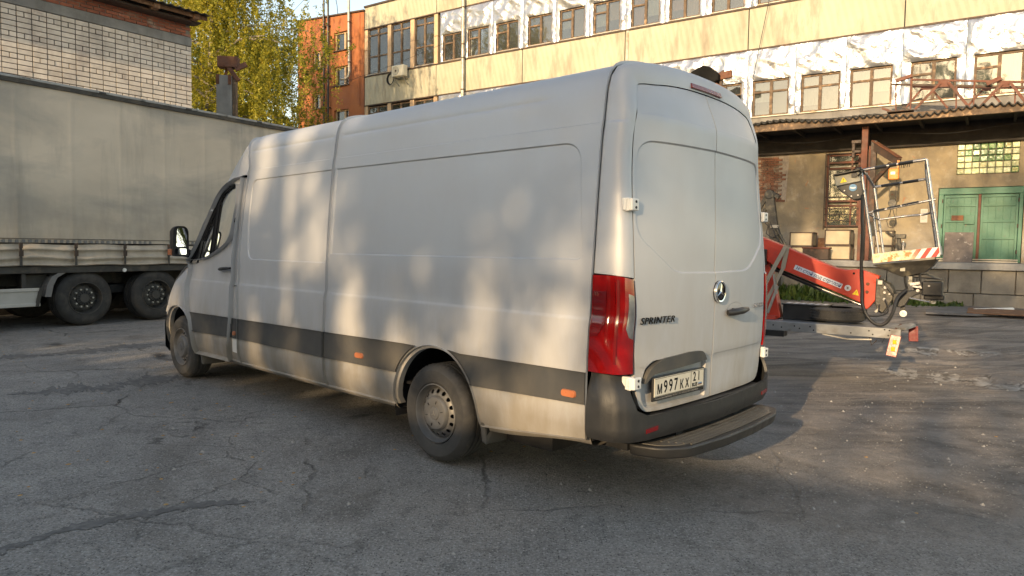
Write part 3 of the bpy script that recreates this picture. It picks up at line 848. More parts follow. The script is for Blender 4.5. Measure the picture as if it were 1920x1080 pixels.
# bare brickwork where the render has fallen
br = MB().box(-.12, .12, -.018, .05, -.032, .032).build('brick', MT['old_brick'], fac, bevel=.004)
first = True
bk = MB().box(-6.45, -5.2, .055, .20, 3.2, 5.0).build('brick_backing', MT['greymortar'], fac)
row = 0; z = 3.34
brg = random.Random(4)
while z < 4.95:
    x = -6.28 + (.128 if row % 2 else 0)
    while x < -5.40 - .18 * abs(math.sin(z * 3)):
        o = br if first else br.copy()
        if not first: COL.objects.link(o); o.parent = fac
        first = False
        o.location = (x, .03 + brg.uniform(-.006, .006), z); x += .257
    z += .077; row += 1
mb = MB(); mb.box(-6.85, -6.36, -.02, .05, 3.6, 4.75); mb.build('side_window', MT['offwhite'], fac)
mb = MB(); mb.box(-6.80, -6.42, -.026, -.021, 3.66, 4.69); mb.build('side_pane', MT['wglass'], fac)

# ---- barred window
bw = win_frame(-4.02, -2.96, 2.38, 4.89, [], [(-3.96, -3.02, 4.60), (-3.96, -3.02, 4.40), (-3.96, -3.02, 3.28), (-3.96, -3.02, 3.12)], y=.02, w=.07).build('window', MT['rustred'], fac, bevel=.005)
for z0, z1 in ((2.45, 3.08), (3.32, 4.36), (4.64, 4.82)):
    MB().box(-3.95, -3.25, .10, .106, z0, z1).build('pane', MT['wglass'], bw)
    MB().box(-3.20, -3.03, .10, .106, z0, z1).build('pane', MT['wglass'], bw)
MB().box(-3.95, -3.03, .20, .21, 2.45, 4.82).build('curtain', MT['filmed'], bw)
mb = MB(); mb.box(-3.25, -3.20, .05, .12, 2.45, 4.82); mb.build('mullion', MT['rustred'], bw)
mb = MB()
for x in (-4.05, -3.93): mb.bar((x, -.06, 2.3), (x, -.06, 4.95), .028)
for z in (2.42, 2.62, 2.82, 3.02, 3.42, 4.48, 4.9): mb.bar((-4.06, -.075, z), (-2.80, -.075, z), .024)
mb.build('window_bars', MT['brownsteel'], bw)

# ---- glass block window: 8 x 5 blocks
gb = MB(); gb.box(-.20, 1.41, .12, .16, 4.02, 4.97)
gb = gb.build('glass_block_window', MT['greymortar'], fac)
blk = MB().box(-.093, .093, -.05, .05, -.086, .086).build('glass_block', MT['glassblock_l'], gb, bevel=.022)
blk_d = MB().box(-.093, .093, -.05, .05, -.086, .086); first = True
dk = blk_d.build('glass_block', MT['glassblock_d'], gb, bevel=.022); firstd = True
pat = ["lldddddl", "ldddddll", "lldddddl", "llllllll", "llllllld"]
for r_ in range(5):
    for c in range(8):
        dark = pat[r_][c] == 'd'
        if dark: o = dk if firstd else dk.copy(); nf = not firstd; firstd = False
        else: o = blk if first else blk.copy(); nf = not first; first = False
        if nf: COL.objects.link(o); o.parent = gb
        o.location = (-.10 + c * .2015, .08 + brg.uniform(-.004, .006), 4.88 - r_ * .189)
        o.rotation_euler = (brg.uniform(-.06, .06), 0, brg.uniform(-.06, .06))

# ---- green double gate
gf = MB()
gf.box(-.64, 1.56, -.02, .10, 3.40, 3.60); gf.box(-.64, -.50, -.02, .10, 1.27, 3.40); gf.box(1.46, 1.56, -.02, .10, 1.27, 3.40)
gt = gf.build('gate', MT['green'], fac, bevel=.01)
def leaf(x0, x1):
    m = MB(); m.box(x0, x1, .05, .08, 1.33, 3.39)
    for z in (1.36, 2.02, 2.55, 3.05, 3.33): m.box(x0, x1, .015, .05, z - .03, z + .03)
    m.box(x0, x0 + .06, .01, .05, 1.39, 3.30); m.box(x1 - .06, x1, .01, .05, 1.39, 3.30)
    for k in range(1, 5):
        xx = x0 + (x1 - x0) * k / 5; m.box(xx - .006, xx + .006, .043, .05, 1.39, 3.3)
    return m.build('gate_leaf', MT['green'], gt, bevel=.005)
leaf(-.49, .42); lr = leaf(.50, 1.45)
MB().box(.425, .495, -.015, .07, 1.27, 3.40).build('centre_strip', MT['rustred'], gt, bevel=.005)
m = MB()
for x in (-.53, 1.455):
    for z in (1.6, 2.4, 3.2): m.tube([(x, -.01, z - .06), (x, -.01, z + .06)], .022, 8)
m.build('hinge', MT['brownsteel'], gt)
MB().box(.08, .34, -.008, .014, 2.46, 2.74).build('lock_plate', MT['green'], gt, bevel=.004)
MB().box(-.27, .05, -.003, .013, 2.58, 2.74).build('rust_patch', MT['rust'], gt)
m = MB(); m.box(-.62, 1.5, -.10, -.04, 1.275, 1.31); m.box(-.62, 1.5, -.06, -.02, 1.34, 1.37); m.build('threshold_rail', MT['galv'], gt)

nt_ = MB().box(-1.13, -.93, -.008, .018, 2.52, 2.96).build('paper_notice', MT['paper'], fac)
m = MB()
for k in range(9): m.box(-1.10, -.96 - .05 * (k % 3 == 2), -.0105, -.008, 2.90 - k * .035, 2.905 - k * .035)
m.build('notice_lines', MT['ink'], nt_)

# ---- loading dock
dock = thing('loading_dock', 'raised concrete loading dock of big blocks below the green gate', 'loading dock', BLOC, BROT)
MB().box(-9.0, XR, -1.80, .02, 1.06, 1.26).build('deck_slab', MT['concrete'], dock, bevel=.02)
MB().box(-9.0, XR, -1.52, .0, -.03, 1.055).build('dock_core', MT['greymortar'], dock)
rgb = random.Random(8)
for r_, (z0, z1) in enumerate(((-.03, .345), (.365, 1.05))):
    x = -9.0 + (.6 if r_ else 0)
    while x < XR - .3:
        w = .82 if r_ else 1.35
        w = min(w, XR - x)
        dy = rgb.uniform(-.012, .012)
        MB().box(x + .010, x + w - .010, -1.68 + dy, -1.45, z0, z1).build('block', MT['dock'], dock, bevel=.018)
        x += w

# ---- canopy over the dock
can = thing('loading_canopy', 'sagging fibre cement canopy with a dark soffit over the loading dock', 'canopy', BLOC, BROT)
V = []; F = []; n = 0
xs = np.arange(-7.4, XR, .0275)
for i, x in enumerate(xs):
    w = .048 * math.sin(x * 2 * math.pi / .20)
    sag = .05 * math.sin(x * .9) + .04 * math.sin(x * 2.3 + 1) - .02 * (x > -2.2) + .10 * max(0, 1 - abs(x + 1.9) / .5) * 0
    for y, z in ((-2.05, 5.77), (-1.0, 5.93), (.02, 6.09)):
        V.append((x, y, z + w + sag * (1 if y < -1.5 else .5)))
for i in range(len(xs) - 1):
    for k in range(2):
        a = i * 3 + k; F.append((a, a + 3, a + 4, a + 1))
cs = MB().add(V, F).build('corrugated_sheet', MT['slate'], can, smooth=60, fix=False)
so = cs.modifiers.new('thickness', 'SOLIDIFY'); so.thickness = .035; so.offset = -1
MB().box(-7.4, XR, -1.95, -1.80, 5.54, 5.77).build('edge_beam', MT['wood'], can, bevel=.01)
MB().box(-7.4, XR, -1.80, 0.0, 5.66, 5.70).build('soffit_boards', MT['darkening'], can)
for i in range(14):
    x = -7.2 + i * 1.2
    MB().box(x, x + .08, -1.79, 0, 5.53, 5.655).build('joist', MT['darkening'], can)
MB().box(-7.4, XR, -.12, .0, 4.99, 5.655).build('wall_shade_strip', MT['darkening'], can)  # canopy shade on the wall top, put in as a black strip
cb = []
for i in range(30):
    x = -6.4 + i * .30; cb.append((x, -.9, 5.38 - .16 * math.sin((x + 6.4) / 4.0 * math.pi) ** 2))
MB().tube(cb, .012, 5).build('hanging_cable', MT['hose'], can)
m = MB()
m.box(-2.74, -2.56, -1.52, -1.34, 1.26, 5.52); m.box(-2.52, -2.40, -1.50, -1.36, 1.26, 4.9)
m.build('post', MT['rustred'], can, bevel=.01)
MB().box(-7.0, -6.84, -1.5, -1.34, 1.26, 5.52).build('post', MT['rustred'], can, bevel=.01)
MB().box(4.2, 4.36, -1.5, -1.34, 1.26, 5.52).build('post', MT['rustred'], can, bevel=.01)

# ---- rusty roof truss lying on the canopy
trs = thing('steel_truss', 'rusty lattice truss lying on top of the canopy roof', 'truss', BLOC, BROT)
def mem(name, y, p, q, h, w=.05, mt='rustred'):
    h = h * 1.25
    return MB().bar((p[0], y, p[1]), (q[0], y, q[1]), w, h).build(name, MT[mt], trs, bevel=.004)
for y, (p, q), h, mt in ((-1.7, [(-1.96, 6.72), (1.38, 6.25)], .045, 'brownsteel'), (-1.8, [(-1.43, 6.78), (1.37, 6.37)], .045, 'rustred'), (-1.3, [(-1.41, 6.67), (1.39, 6.30)], .05, 'rustred')):
    e = (q[0] + 3.0, q[1] + 3.0 * (q[1] - p[1]) / (q[0] - p[0])); mem('chord', y, p, e, h, .05, mt)
for dx, dz in ((0, 0), (3.25, -.45)):
    for y, p, q, h in ((-1.7, (-1.82, 6.67), (-1.79, 5.84), .04), (-1.8, (-1.41, 6.91), (-1.39, 5.80), .05), (-1.7, (-.24, 6.45), (-.22, 5.77), .04), (-1.8, (.20, 6.50), (.21, 5.76), .05), (-1.7, (1.18, 6.26), (1.19, 5.76), .04)):
        if dx and q[0] + dx > 4.4: continue
        mem('upright', y - .025, (p[0] + dx, p[1] + dz), (q[0] + dx, q[1]), h, .04)
    for y, P4 in ((-1.8, ((-.70, 6.64), (-.45, 6.62), (-.42, 6.45), (-.70, 6.48))), (-1.8, ((.83, 6.45), (1.03, 6.40), (1.05, 6.26), (.84, 6.28))), (-1.3, ((-1.14, 6.64), (-.87, 6.61), (-.90, 6.51), (-1.15, 6.53))), (-1.3, ((.40, 6.45), (.61, 6.43), (.60, 6.30), (.39, 6.33)))):
        MB().prism([(a_ + dx, b_ + dz) for a_, b_ in P4], lambda a_, b_: (a_, y - .035, b_), lambda a_, b_: (a_, y - .028, b_)).build('gusset', MT['rustred'], trs)
    for y, p, q, h in ((-1.83, (-.64, 6.58), (-1.27, 5.86), .06), (-1.83, (-.44, 6.57), (.12, 5.76), .06), (-1.83, (.87, 6.38), (.38, 5.78), .06), (-1.83, (1.05, 6.38), (1.45, 5.76), .06),
                       (-1.3, (-1.14, 6.58), (-1.56, 6.03), .045), (-1.3, (-.84, 6.45), (-.45, 5.9), .045), (-1.3, (.41, 6.36), (.04, 5.9), .045), (-1.3, (.62, 6.26), (.92, 5.83), .045)):
        mem('diagonal', y - .045, (p[0] + dx, p[1] + dz), (q[0] + dx, q[1]), h, .03)
mem('top_plate', -1.86, (-1.81, 6.77), (-1.38, 6.88), .08, .12)
mem('top_plate', -1.86, (.50, 6.40), (.84, 6.54), .09, .12)
mem('cross_piece', -1.9, (-2.0, 5.83), (-1.30, 5.83), .03, .35, 'brownsteel')
mem('cross_piece', -1.95, (-2.15, 5.97), (-1.9, 5.85), .05, .05)
mem('cross_piece', -1.6, (-1.63, 6.02), (-1.38, 5.86), .05, .05, 'brownsteel')

# dark hooded lamp and channel at the far end of the canopy
hood = thing('hooded_lamp', 'black hooded lamp on a broken rusty channel seen above the van roof', 'lamp', BLOC, BROT)
P8 = [(-8.62, 7.50), (-8.25, 7.86), (-7.85, 8.02), (-7.62, 7.96), (-7.28, 7.66), (-7.28, 7.45), (-7.62, 7.30), (-8.1, 7.38)]
m = MB().prism(P8, lambda a, b: (a, -2.0, b), lambda a, b: (a + .05, -1.55, b - .03)); m.build('hood', MT['ink'], hood, bevel=.03)
MB().bar((-7.35, -1.75, 7.60), (-6.88, -1.75, 7.66), .12, .25).build('channel', MT['rust'], hood, bevel=.01)
MB().bar((-7.5, -1.78, 7.40), (-7.15, -1.72, 7.15), .2, .10).build('bracket', MT['rust'], hood, bevel=.01)
MB().bar((-7.25, -1.75, 7.45), (-7.25, -1.75, 5.9), .09, .09).build('stem', MT['brownsteel'], hood)
MB().bar((-7.55, -1.70, 7.55), (-7.15, -1.70, 7.75), .03, .2).build('broken_plate', MT['brownsteel'], hood)

# ---- downpipe, air conditioner, cable coil, wires
dp = MB(); dp.tube([(-20.10, -.16, 8.0), (-20.10, -.16, 10.2), (-20.10, -.16, 14.4)], .085, 12)
dpo = thing('drainpipe', 'thick pale downpipe running down the cream facade between windows', 'pipe', BLOC, BROT)
dp.build('pipe_run', MT['galv'], dpo, smooth=40)
m = MB()
for z in (8.9, 10.37, 11.0, 12.7, 13.5): m.lathe([(.10, z), (.10, z + .05)], 12, 'z', (-20.10, -.16, 0))
m.build('pipe_collar', MT['brownsteel'], dpo)
ac = thing('air_conditioner', 'cream outdoor air conditioner unit on brackets below tall factory windows', 'air conditioner', BLOC, BROT)
MB().box(-24.42, -23.62, -.48, -.16, 9.98, 10.52).build('casing', MT['acwhite'], ac, bevel=.03)
m = MB(); m.lathe([(.19, -.492), (.21, -.50), (.21, -.48)], 20, 'y', (-24.14, 0, 10.25)); m.build('fan_ring', MT['galv'], ac)
m = MB()
for k in range(12):
    a = math.pi * k / 6
    m.bar((-24.14, -.487, 10.25), (-24.14 + .19 * math.cos(a), -.487, 10.25 + .19 * math.sin(a)), .006)
m.lathe([(.001, -.489), (.05, -.493), (.05, -.482)], 12, 'y', (-24.14, 0, 10.25))
m.build('fan_grille', MT['brownsteel'], ac)
m = MB(); m.box(-24.36, -24.32, -.50, 0, 9.92, 9.98); m.box(-23.74, -23.70, -.50, 0, 9.92, 9.98); m.bar((-24.34, -.4, 9.93), (-24.34, 0, 9.6), .03); m.bar((-23.72, -.4, 9.93), (-23.72, 0, 9.6), .03)
m.build('bracket', MT['galv'], ac)
coil = MB()
for k in range(4): 
    coil.tube([(-24.85 + (.20 + .015 * k) * math.cos(t * .42), -.08 - .02 * k, 10.0 + (.25 + .012 * k) * math.sin(t * .42)) for t in range(16)], .014, 5)
o = coil.build('cable_coil', MT['hose'], None); o.location = BLOC; o.rotation_euler = (0, 0, BROT); tag(o, 'black coil of cable hanging left of the air conditioner', 'cable')
def wire(pts, label, r=.012):
    o = MB().tube(pts, r, 5).build('overhead_wire', MT['hose'], None); o.location = BLOC; o.rotation_euler = (0, 0, BROT); tag(o, label, 'wire'); return o
wire([(-5.2, -.35, 14.0), (-5.9, -.3, 11.2), (-6.1, -.25, 10.5), (-6.62, -.12, 7.78)], 'slack thin wire hanging down over the right part of the foil wall')
wire([(-33, -2.0, 8.9), (-28, -1.2, 9.75), (-24.3, -.4, 10.6), (-20.2, -.3, 11.35)], 'thin wire rising across the orange wall to the factory windows', .010)
wire([(-33.5, -1.0, 13.2), (-28, -1.5, 15.4), (-22, -2, 17.5)], 'thin wire against the sky above the orange building', .010)

# ---- things on the dock
def crate(x0, x1, y0, y1, z0, z1, label):
    t = thing('framed_box', label, 'box', BLOC, BROT, 'steel framed boxes on the dock')
    m = MB(); w = .035
    for x in (x0, x1):
        for y in (y0, y1): m.bar((x, y, z0), (x, y, z1), w)
    for z in (z0, z1):
        for y in (y0, y1): m.bar((x0, y, z), (x1, y, z), w)
        for x in (x0, x1): m.bar((x, y0, z), (x, y1, z), w)
    m.build('frame', MT['brownsteel'], t)
    MB().box(x0 + .02, x1 - .02, y0 + .005, y0 + .015, z0 + .02, z1 - .02).build('front_sheet', MT['crate_sheet'], t)
    MB().box(x0 + .005, x0 + .015, y0 + .02, y1 - .02, z0 + .02, z1 - .02).build('side_sheet', MT['crate_sheet'], t)
    MB().box(x1 - .015, x1 - .005, y0 + .02, y1 - .02, z0 + .02, z1 - .02).build('side_sheet', MT['crate_sheet'], t)
    MB().box(x0 + .02, x1 - .02, y0 + .02, y1 - .02, z1 - .02, z1 - .01).build('top_sheet', MT['crate_sheet'], t)
    return t
crate(-4.92, -4.20, -1.0, -.35, 1.72, 2.17, 'upper framed box of the left stack, behind the red boom')
crate(-4.86, -4.16, -1.0, -.35, 1.28, 1.68, 'lower framed box of the left stack, behind the red boom')
crate(-3.80, -3.04, -1.0, -.35, 1.77, 2.25, 'upper framed box of the stack under the barred window')
crate(-3.78, -3.02, -1.0, -.35, 1.28, 1.73, 'lower framed box of the stack under the barred window')
crate(-2.30, -1.80, -.95, -.35, 1.76, 2.22, 'upper framed box standing to the right of the rusty canopy post')
crate(-2.30, -1.80, -.95, -.35, 1.28, 1.72, 'lower framed box standing to the right of the rusty canopy post')
o = MB().box(-4.12, -3.88, -.5, -.42, 1.27, 2.0).build('plank', MT['planks'], None, bevel=.005); o.location = BLOC; o.rotation_euler = (0, 0, BROT); tag(o, 'orange brown board standing between two stacks of framed boxes', 'board')
tk = thing('steel_chest', 'low dark red steel chest standing below the left stack of boxes', 'chest', BLOC, BROT)
MB().box(-4.35, -3.55, -1.72, -1.3, 1.27, 1.62).build('chest_body', MT['brownsteel'], tk, bevel=.02)
MB().box(-4.38, -3.52, -1.74, -1.28, 1.62, 1.68).build('lid', MT['rustred'], tk, bevel=.02)
bd = MB().box(-.385, .385, -.012, .012, -.48, .48).build('leaning_board', MT['board'], None, bevel=.004)
bd.location = (BLOC[0] + (-.03) * math.cos(BROT) + .42 * math.sin(BROT), BLOC[1] + (-.03) * math.sin(BROT) - .42 * math.cos(BROT), 1.73)
bd.rotation_euler = (R(-14), R(.5), BROT); tag(bd, 'scratched grey board leaning against the left leaf of the green gate', 'board')
# drill head on a stand
vs = thing('drill_stand', 'grey bench drill head on a stand right of the canopy post', 'machine', BLOC, BROT)
m = MB(); m.box(-1.72, -1.42, -1.15, -.9, 1.98, 2.12); m.bar((-1.62, -1.02, 2.0), (-1.55, -1.02, 1.45), .11, .14); m.bar((-1.75, -1.0, 2.05), (-2.0, -.95, 2.20), .08, .08); m.build('head', MT['cast'], vs, bevel=.02)
m = MB(); m.lathe([(.001, 1.75), (.05, 1.76), (.05, 1.85), (.03, 1.87)], 12, 'z', (-1.48, -1.1, 0)); m.bar((-1.48, -1.1, 1.9), (-1.48, -1.1, 1.6), .03); m.build('chuck', MT['steel'], vs)
MB().box(-1.68, -1.50, -1.1, -.95, 1.26, 1.55).build('stand', MT['cast'], vs, bevel=.01)
# wall jib with orange electric hoist
jb = thing('jib_crane', 'rusty swinging jib arm bolted to the canopy post', 'crane', BLOC, BROT)
MB().bar((-2.45, -1.46, 4.93), (-1.62, -1.95, 4.30), .10, .22).build('arm', MT['brownsteel'], jb, bevel=.008)
MB().bar((-2.40, -1.48, 5.06), (-1.60, -1.97, 4.43), .20, .03).build('top_flange', MT['rust'], jb)
MB().bar((-2.40, -1.50, 3.70), (-1.85, -1.85, 4.28), .09, .12).build('brace', MT['brownsteel'], jb, bevel=.008)
MB().box(-2.46, -2.30, -1.56, -1.36, 2.5, 5.05).build('mast', MT['brownsteel'], jb, bevel=.008)
m = MB(); m.box(-3.02, -2.74, -1.6, -1.3, 5.0, 5.1); m.box(-3.00, -2.92, -1.6, -1.3, 4.55, 5.0); m.box(-3.0, -2.74, -1.6, -1.3, 4.70, 4.78); m.build('post_clamp', MT['brownsteel'], jb, bevel=.01)
hs = thing('electric_hoist', 'orange electric chain hoist hanging from the jib arm', 'hoist', BLOC, BROT)
MB().box(-1.89, -1.60, -2.05, -1.85, 3.76, 4.10).build('motor_box', MT['crane_o'], hs, bevel=.03)
MB().box(-1.82, -1.70, -2.055, -2.048, 3.92, 4.0).build('data_plate', MT['stickerw'], hs)
MB().box(-1.66, -1.60, -2.0, -1.9, 4.10, 4.35).build('hanger', MT['crane_o'], hs)
MB().tube([(-1.66, -1.95, 3.76), (-1.67, -1.95, 3.2), (-1.665, -1.95, 2.9)], .010, 6).build('chain', MT['cast'], hs)
MB().tube([(-1.84, -1.95, 3.76), (-1.85, -1.95, 3.3), (-1.78, -1.95, 3.12), (-1.74, -1.95, 3.12)], .012, 6).build('chain', MT['cast'], hs)
m = MB(); m.lathe([(.001, -.04), (.11, -.04), (.12, 0), (.11, .04), (.001, .04)], 18, 'y', (-1.75, -1.95, 3.05)); m.build('pulley', MT['cast'], hs, smooth=40)
m = MB()
for s_ in (-1, 1):
    m.tube([(-1.75, -1.95, 2.95), (-1.75 + s_ * .05, -1.95, 2.75), (-1.75 + s_ * .13, -1.95, 2.5), (-1.75 + s_ * .08, -1.95, 2.32), (-1.75, -1.95, 2.30)], .010, 6)
m.build('control_cable', MT['hose'], hs)

# hydraulic loader arm standing beside the dock, seen just past the van
la = thing('loader_arm', 'folded greenish hydraulic loader arm rising just right of the van', 'crane', BLOC, BROT)
Y_ = -2.5
m = MB(); m.bar((-5.28, Y_, 3.38), (-5.02, Y_, 1.7), .30, .22); m.build('boom', MT['cast'], la, bevel=.03)
m = MB(); m.lathe([(.001, -.14), (.15, -.14), (.16, 0), (.15, .14), (.001, .14)], 16, 'y', (-5.26, Y_, 3.38)); m.bar((-5.2, Y_, 3.42), (-4.96, Y_, 3.28), .2, .14); m.build('knuckle', MT['cast'], la, bevel=.02)
MB().bar((-5.30, Y_, 3.45), (-5.75, Y_, 2.6), .10, .12).build('inner_boom', MT['cast'], la, bevel=.01)
m = MB(); m.tube([(-5.62, Y_ - .1, 2.35), (-5.36, Y_ - .1, 2.9)], .06, 10); m.tube([(-4.98, Y_ - .1, 2.25), (-4.60, Y_ - .1, 1.55)], .05, 10); m.build('ram', MT['cast'], la, smooth=40)
m = MB(); m.tube([(-4.95, Y_ - .13, 2.35), (-4.85, Y_ - .13, 2.1), (-5.1, Y_ - .14, 1.95), (-5.3, Y_ - .14, 2.1), (-5.25, Y_ - .14, 2.35), (-5.4, Y_ - .14, 2.5)], .018, 6)
m.tube([(-5.2, Y_ - .14, 2.5), (-5.0, Y_ - .14, 2.0), (-4.65, Y_ - .14, 1.6)], .016, 6); m.build('hydraulic_hose', MT['hose'], la, smooth=60)
MB().box(-5.18, -4.92, Y_ - .14, Y_ + .14, 2.28, 2.38).build('collar', MT['galv'], la, bevel=.01)
MB().box(-5.2, -4.85, Y_ - .2, Y_ + .2, -.02, 1.75).build('column', MT['cast'], la, bevel=.03)

# ---- litter of sheets on the ground in front of the dock
def lay(name, poly, z, h, mat, label, cat):
    m = MB().prism(poly, lambda a, b: (a, b, z), lambda a, b: (a, b, z + h)); o = m.build(name, mat, None, bevel=.004); tag(o, label, cat); return o
sh = lay('rubber_sheet', [(10.3, 17.3), (10.9, 18.3), (12.15, 19.3), (13.05, 18.9), (12.0, 17.0), (11.3, 16.95)], .02, .05, MT['rubbermat'], 'grey sheet lying flat on the mud in front of the dock', 'sheet')
pal = thing('board_pallet', 'reddish brown slatted board lying at the right edge near the dock', 'pallet', (12.6, 17.4, .03), R(-34))
for i in range(8): MB().box(-1.0, 1.9, -1.0 + i * .235, -.80 + i * .235, .04, .065).build('slat', MT['planks'], pal, bevel=.004)
for i in range(3): MB().box(-.9 + i * 1.2, -.8 + i * 1.2, -1.0, .85, 0, .038).build('bearer', MT['planks'], pal)
pp = MB().tube([(12.1, 18.2, .06), (13.4, 18.6, .07)], .045, 8).build('loose_pipe', MT['white'], None, smooth=40); tag(pp, 'short white pipe lying between the grey sheet and the brown boards', 'pipe')

# weeds along the foot of the dock
def weeds(n, seed):
    rg = np.random.default_rng(seed); V = []; F = []; T = []
    def toW(x, y): c, s = math.cos(BROT), math.sin(BROT); return BLOC[0] + x * c - y * s, BLOC[1] + x * s + y * c
    for i in range(n):
        big = rg.random() < .25
        x = rg.uniform(-5.6, -2.4) if rg.random() < .93 else rg.uniform(-2.4, .2)
        y = -1.85 - abs(rg.normal(0, .55)); hh = (.07 + .25 * rg.random() ** 2) * (1.7 if (x < -3.2 and big) else 1) * (1 if x < -2.6 else .55)
        wx, wy = toW(x, y); a = rg.uniform(0, 6.28); lean = rg.uniform(.1, .6) * hh; w = rg.uniform(.02, .05)
        k = len(V); dx, dy = math.cos(a), math.sin(a)
        V += [(wx - dy * w, wy + dx * w, 0), (wx + dy * w, wy - dx * w, 0), (wx + dx * lean * .5 + dy * w * 1.3, wy + dy * lean * .5 - dx * w * 1.3, hh * .6), (wx + dx * lean * .5 - dy * w * 1.3, wy + dy * lean * .5 + dx * w * 1.3, hh * .6), (wx + dx * lean, wy + dy * lean, hh)]
        F += [(k, k + 1, k + 2, k + 3), (k + 3, k + 2, k + 4)]; T += [rg.random()] * 5
    me = mesh_from('weeds', V, F); at = me.attributes.new('tone', 'FLOAT', 'POINT'); at.data.foreach_set('value', T)
    o = link('weeds', me, MT['weed']); tag(o, 'green weeds growing at the foot of the loading dock', 'weeds', kind='stuff')
weeds(6000, 4)

# ---- orange rendered end block
og = thing('orange_building', 'orange rendered stair block joined to the left end of the cream factory', 'building', BLOC, BROT)
OWIN = [(-29.18, -28.03, 12.02, 13.0), (-29.18, -28.03, 10.15, 11.17), (-29.18, -28.03, 8.0, 8.85), (-30.95, -30.2, 11.25, 12.25), (-30.95, -30.2, 9.1, 9.95), (-29.18, -28.03, 5.9, 6.9), (-30.95, -30.2, 6.9, 7.8)]
outl = [(-32.2, 0), (-26.86, 0), (-26.86, 13.75), (-32.2, 14.1)]
patch('wall', outl, lambda U, V: np.stack([U, -.03 + 0 * U, V], -1), MT['orange_wall'], og, holes=[[(a, c), (b, c), (b, d), (a, d)] for a, b, c, d in OWIN], step=.8, thick=.30, smooth=30)
MB().box(-32.19, -26.87, .6, 8.0, 0, 13.7).build('core_wall', MT['room'], og)
MB().box(-32.2, -32.17, -.02, 8.0, 0, 14.0).build('end_wall', MT['orange_wall'], og)
MB().box(-27.30, -27.14, -.06, -.035, 8.9, 13.7).build('pilaster_strip', MT['orange_wall'], og)
MB().bar((-32.3, .1, 14.13), (-26.8, .1, 13.80), .45, .07).build('roof_flashing', MT['brownsteel'], og)
for a, b, c, d in OWIN:
    w = win_frame(a, b, c, d, [(a * .35 + b * .65)], [], y=.10, w=.06).build('window', MT['tanboard'], og)
    MB().box(a, b, .17, .176, c, d).build('pane', MT['wglass'], w)
    MB().box(a - .06, b + .06, -.12, .1, c - .06, c - .01).build('sill', MT['brownsteel'], w)
for x, t_ in ((-29.85, 'left of the two dark vertical pipes on the orange wall'), (-29.50, 'right of the two dark vertical pipes on the orange wall')):
    o = thing('vertical_pipe', t_, 'pipe', BLOC, BROT)
    MB().tube([(x, -.16, 4), (x, -.16, 15.2)], .055, 8).build('pipe_run', MT['hose'], o, smooth=40)
    m = MB()
    for z in (9, 10.6, 12.2, 13.4): m.box(x - .08, x + .08, -.22, 0, z, z + .05)
    m.build('pipe_clip', MT['hose'], o)
o = thing('drainpipe', 'pale downpipe with an elbow at its foot on the orange wall', 'pipe', BLOC, BROT)
MB().tube([(-27.86, -.18, 15.6), (-27.84, -.18, 13.0), (-27.80, -.18, 10.75), (-27.84, -.20, 10.5), (-28.0, -.26, 10.36), (-28.28, -.34, 10.38)], .075, 12).build('pipe_run', MT['galv'], o, smooth=60)
m = MB()
for z in (11.2, 12.3, 13.3): m.lathe([(.09, z), (.09, z + .06)], 12, 'z', (-27.82, -.18, 0))
m.build('pipe_collar', MT['brownsteel'], o)
an = thing('roof_aerial', 'thin bent aerial on the roof edge of the orange building', 'aerial', BLOC, BROT)
MB().tube([(-30.0, .3, 13.9), (-30.4, .3, 14.4), (-30.5, .3, 14.9)], .02, 5).build('mast', MT['hose'], an)
MB().tube([(-29.2, .3, 13.8), (-29.3, .3, 14.6), (-29.5, .3, 15.3)], .018, 5).build('rod', MT['hose'], an)
# ---------------------------------------------------------------- pale brick building on the left (x along its wall, y into it)
WLOC, WROT = (-10.231, 14.573, 0), R(52.31)
bh = thing('brick_building', 'pale brick building with a red brick top course and timber eaves behind the trailer', 'building', WLOC, WROT)
PIT, RH, ZT, XE = .273, .1085, 6.34, 3.68
MB().box(-9.0, XE - .03, .012, 7, 0, 6.34).build('wall_core', MT['mortar'], bh)
MB().box(XE - .045, XE - .015, .03, 7, 0, 6.86).build('end_wall', MT['cream_brick'], bh)
def brick_mesh(w, h=RH - .017): return MB().box(-w / 2, w / 2, -.012, .05, -h / 2, h / 2)
protos = {}
def put(kind, w, x, z, rg):
    if kind not in protos:
        o = brick_mesh(w).build('brick', MT['cream_brick'], bh, bevel=.004); protos[kind] = o
    else:
        o = protos[kind].copy(); COL.objects.link(o); o.parent = bh
    o.location = (x, rg.uniform(-.005, .004), z); o.rotation_euler = (0, rg.uniform(-.006, .006), rg.uniform(-.01, .01))
brg = random.Random(12)
stuff = MB()
for r_ in range(0, 30):
    z = ZT - RH * (r_ + .5); hdr = r_ % 4 == 1
    for k in range(-20, 14):
        x0 = k * PIT
        if k == 13:
            cells = [(x0, XE - x0)] if not hdr else []
        elif k == 12 and hdr: cells = [(x0, PIT / 2), (x0 + PIT / 2, XE - x0 - PIT / 2)]
        elif hdr: cells = [(x0, PIT / 2), (x0 + PIT / 2, PIT / 2)]
        else: cells = [(x0, PIT)]
        for (a, w) in cells:
            c = a + w / 2; ww = w - .017
            if r_ < 15 and k >= -1: put(('h' if w < .2 else 's') if abs(w - PIT) < .001 or abs(w - PIT / 2) < .001 else 'e%.2f' % w, ww, c, z, brg)
            else: stuff.box(c - ww / 2, c + ww / 2, -.012, .011, z - RH / 2 + .0065, z + RH / 2 - .0065)
o = stuff.build('brick_courses', MT['cream_brick'], bh, fix=False); o['kind'] = 'stuff'
MB().box(-9, XE, -.03, 7, 6.345, 6.56).build('concrete_band', MT['concrete'], bh, bevel=.012)
MB().box(-9.0, XE - .02, .02, 7, 6.565, 7.05).build('parapet_core', MT['greymortar'], bh)
pr = None
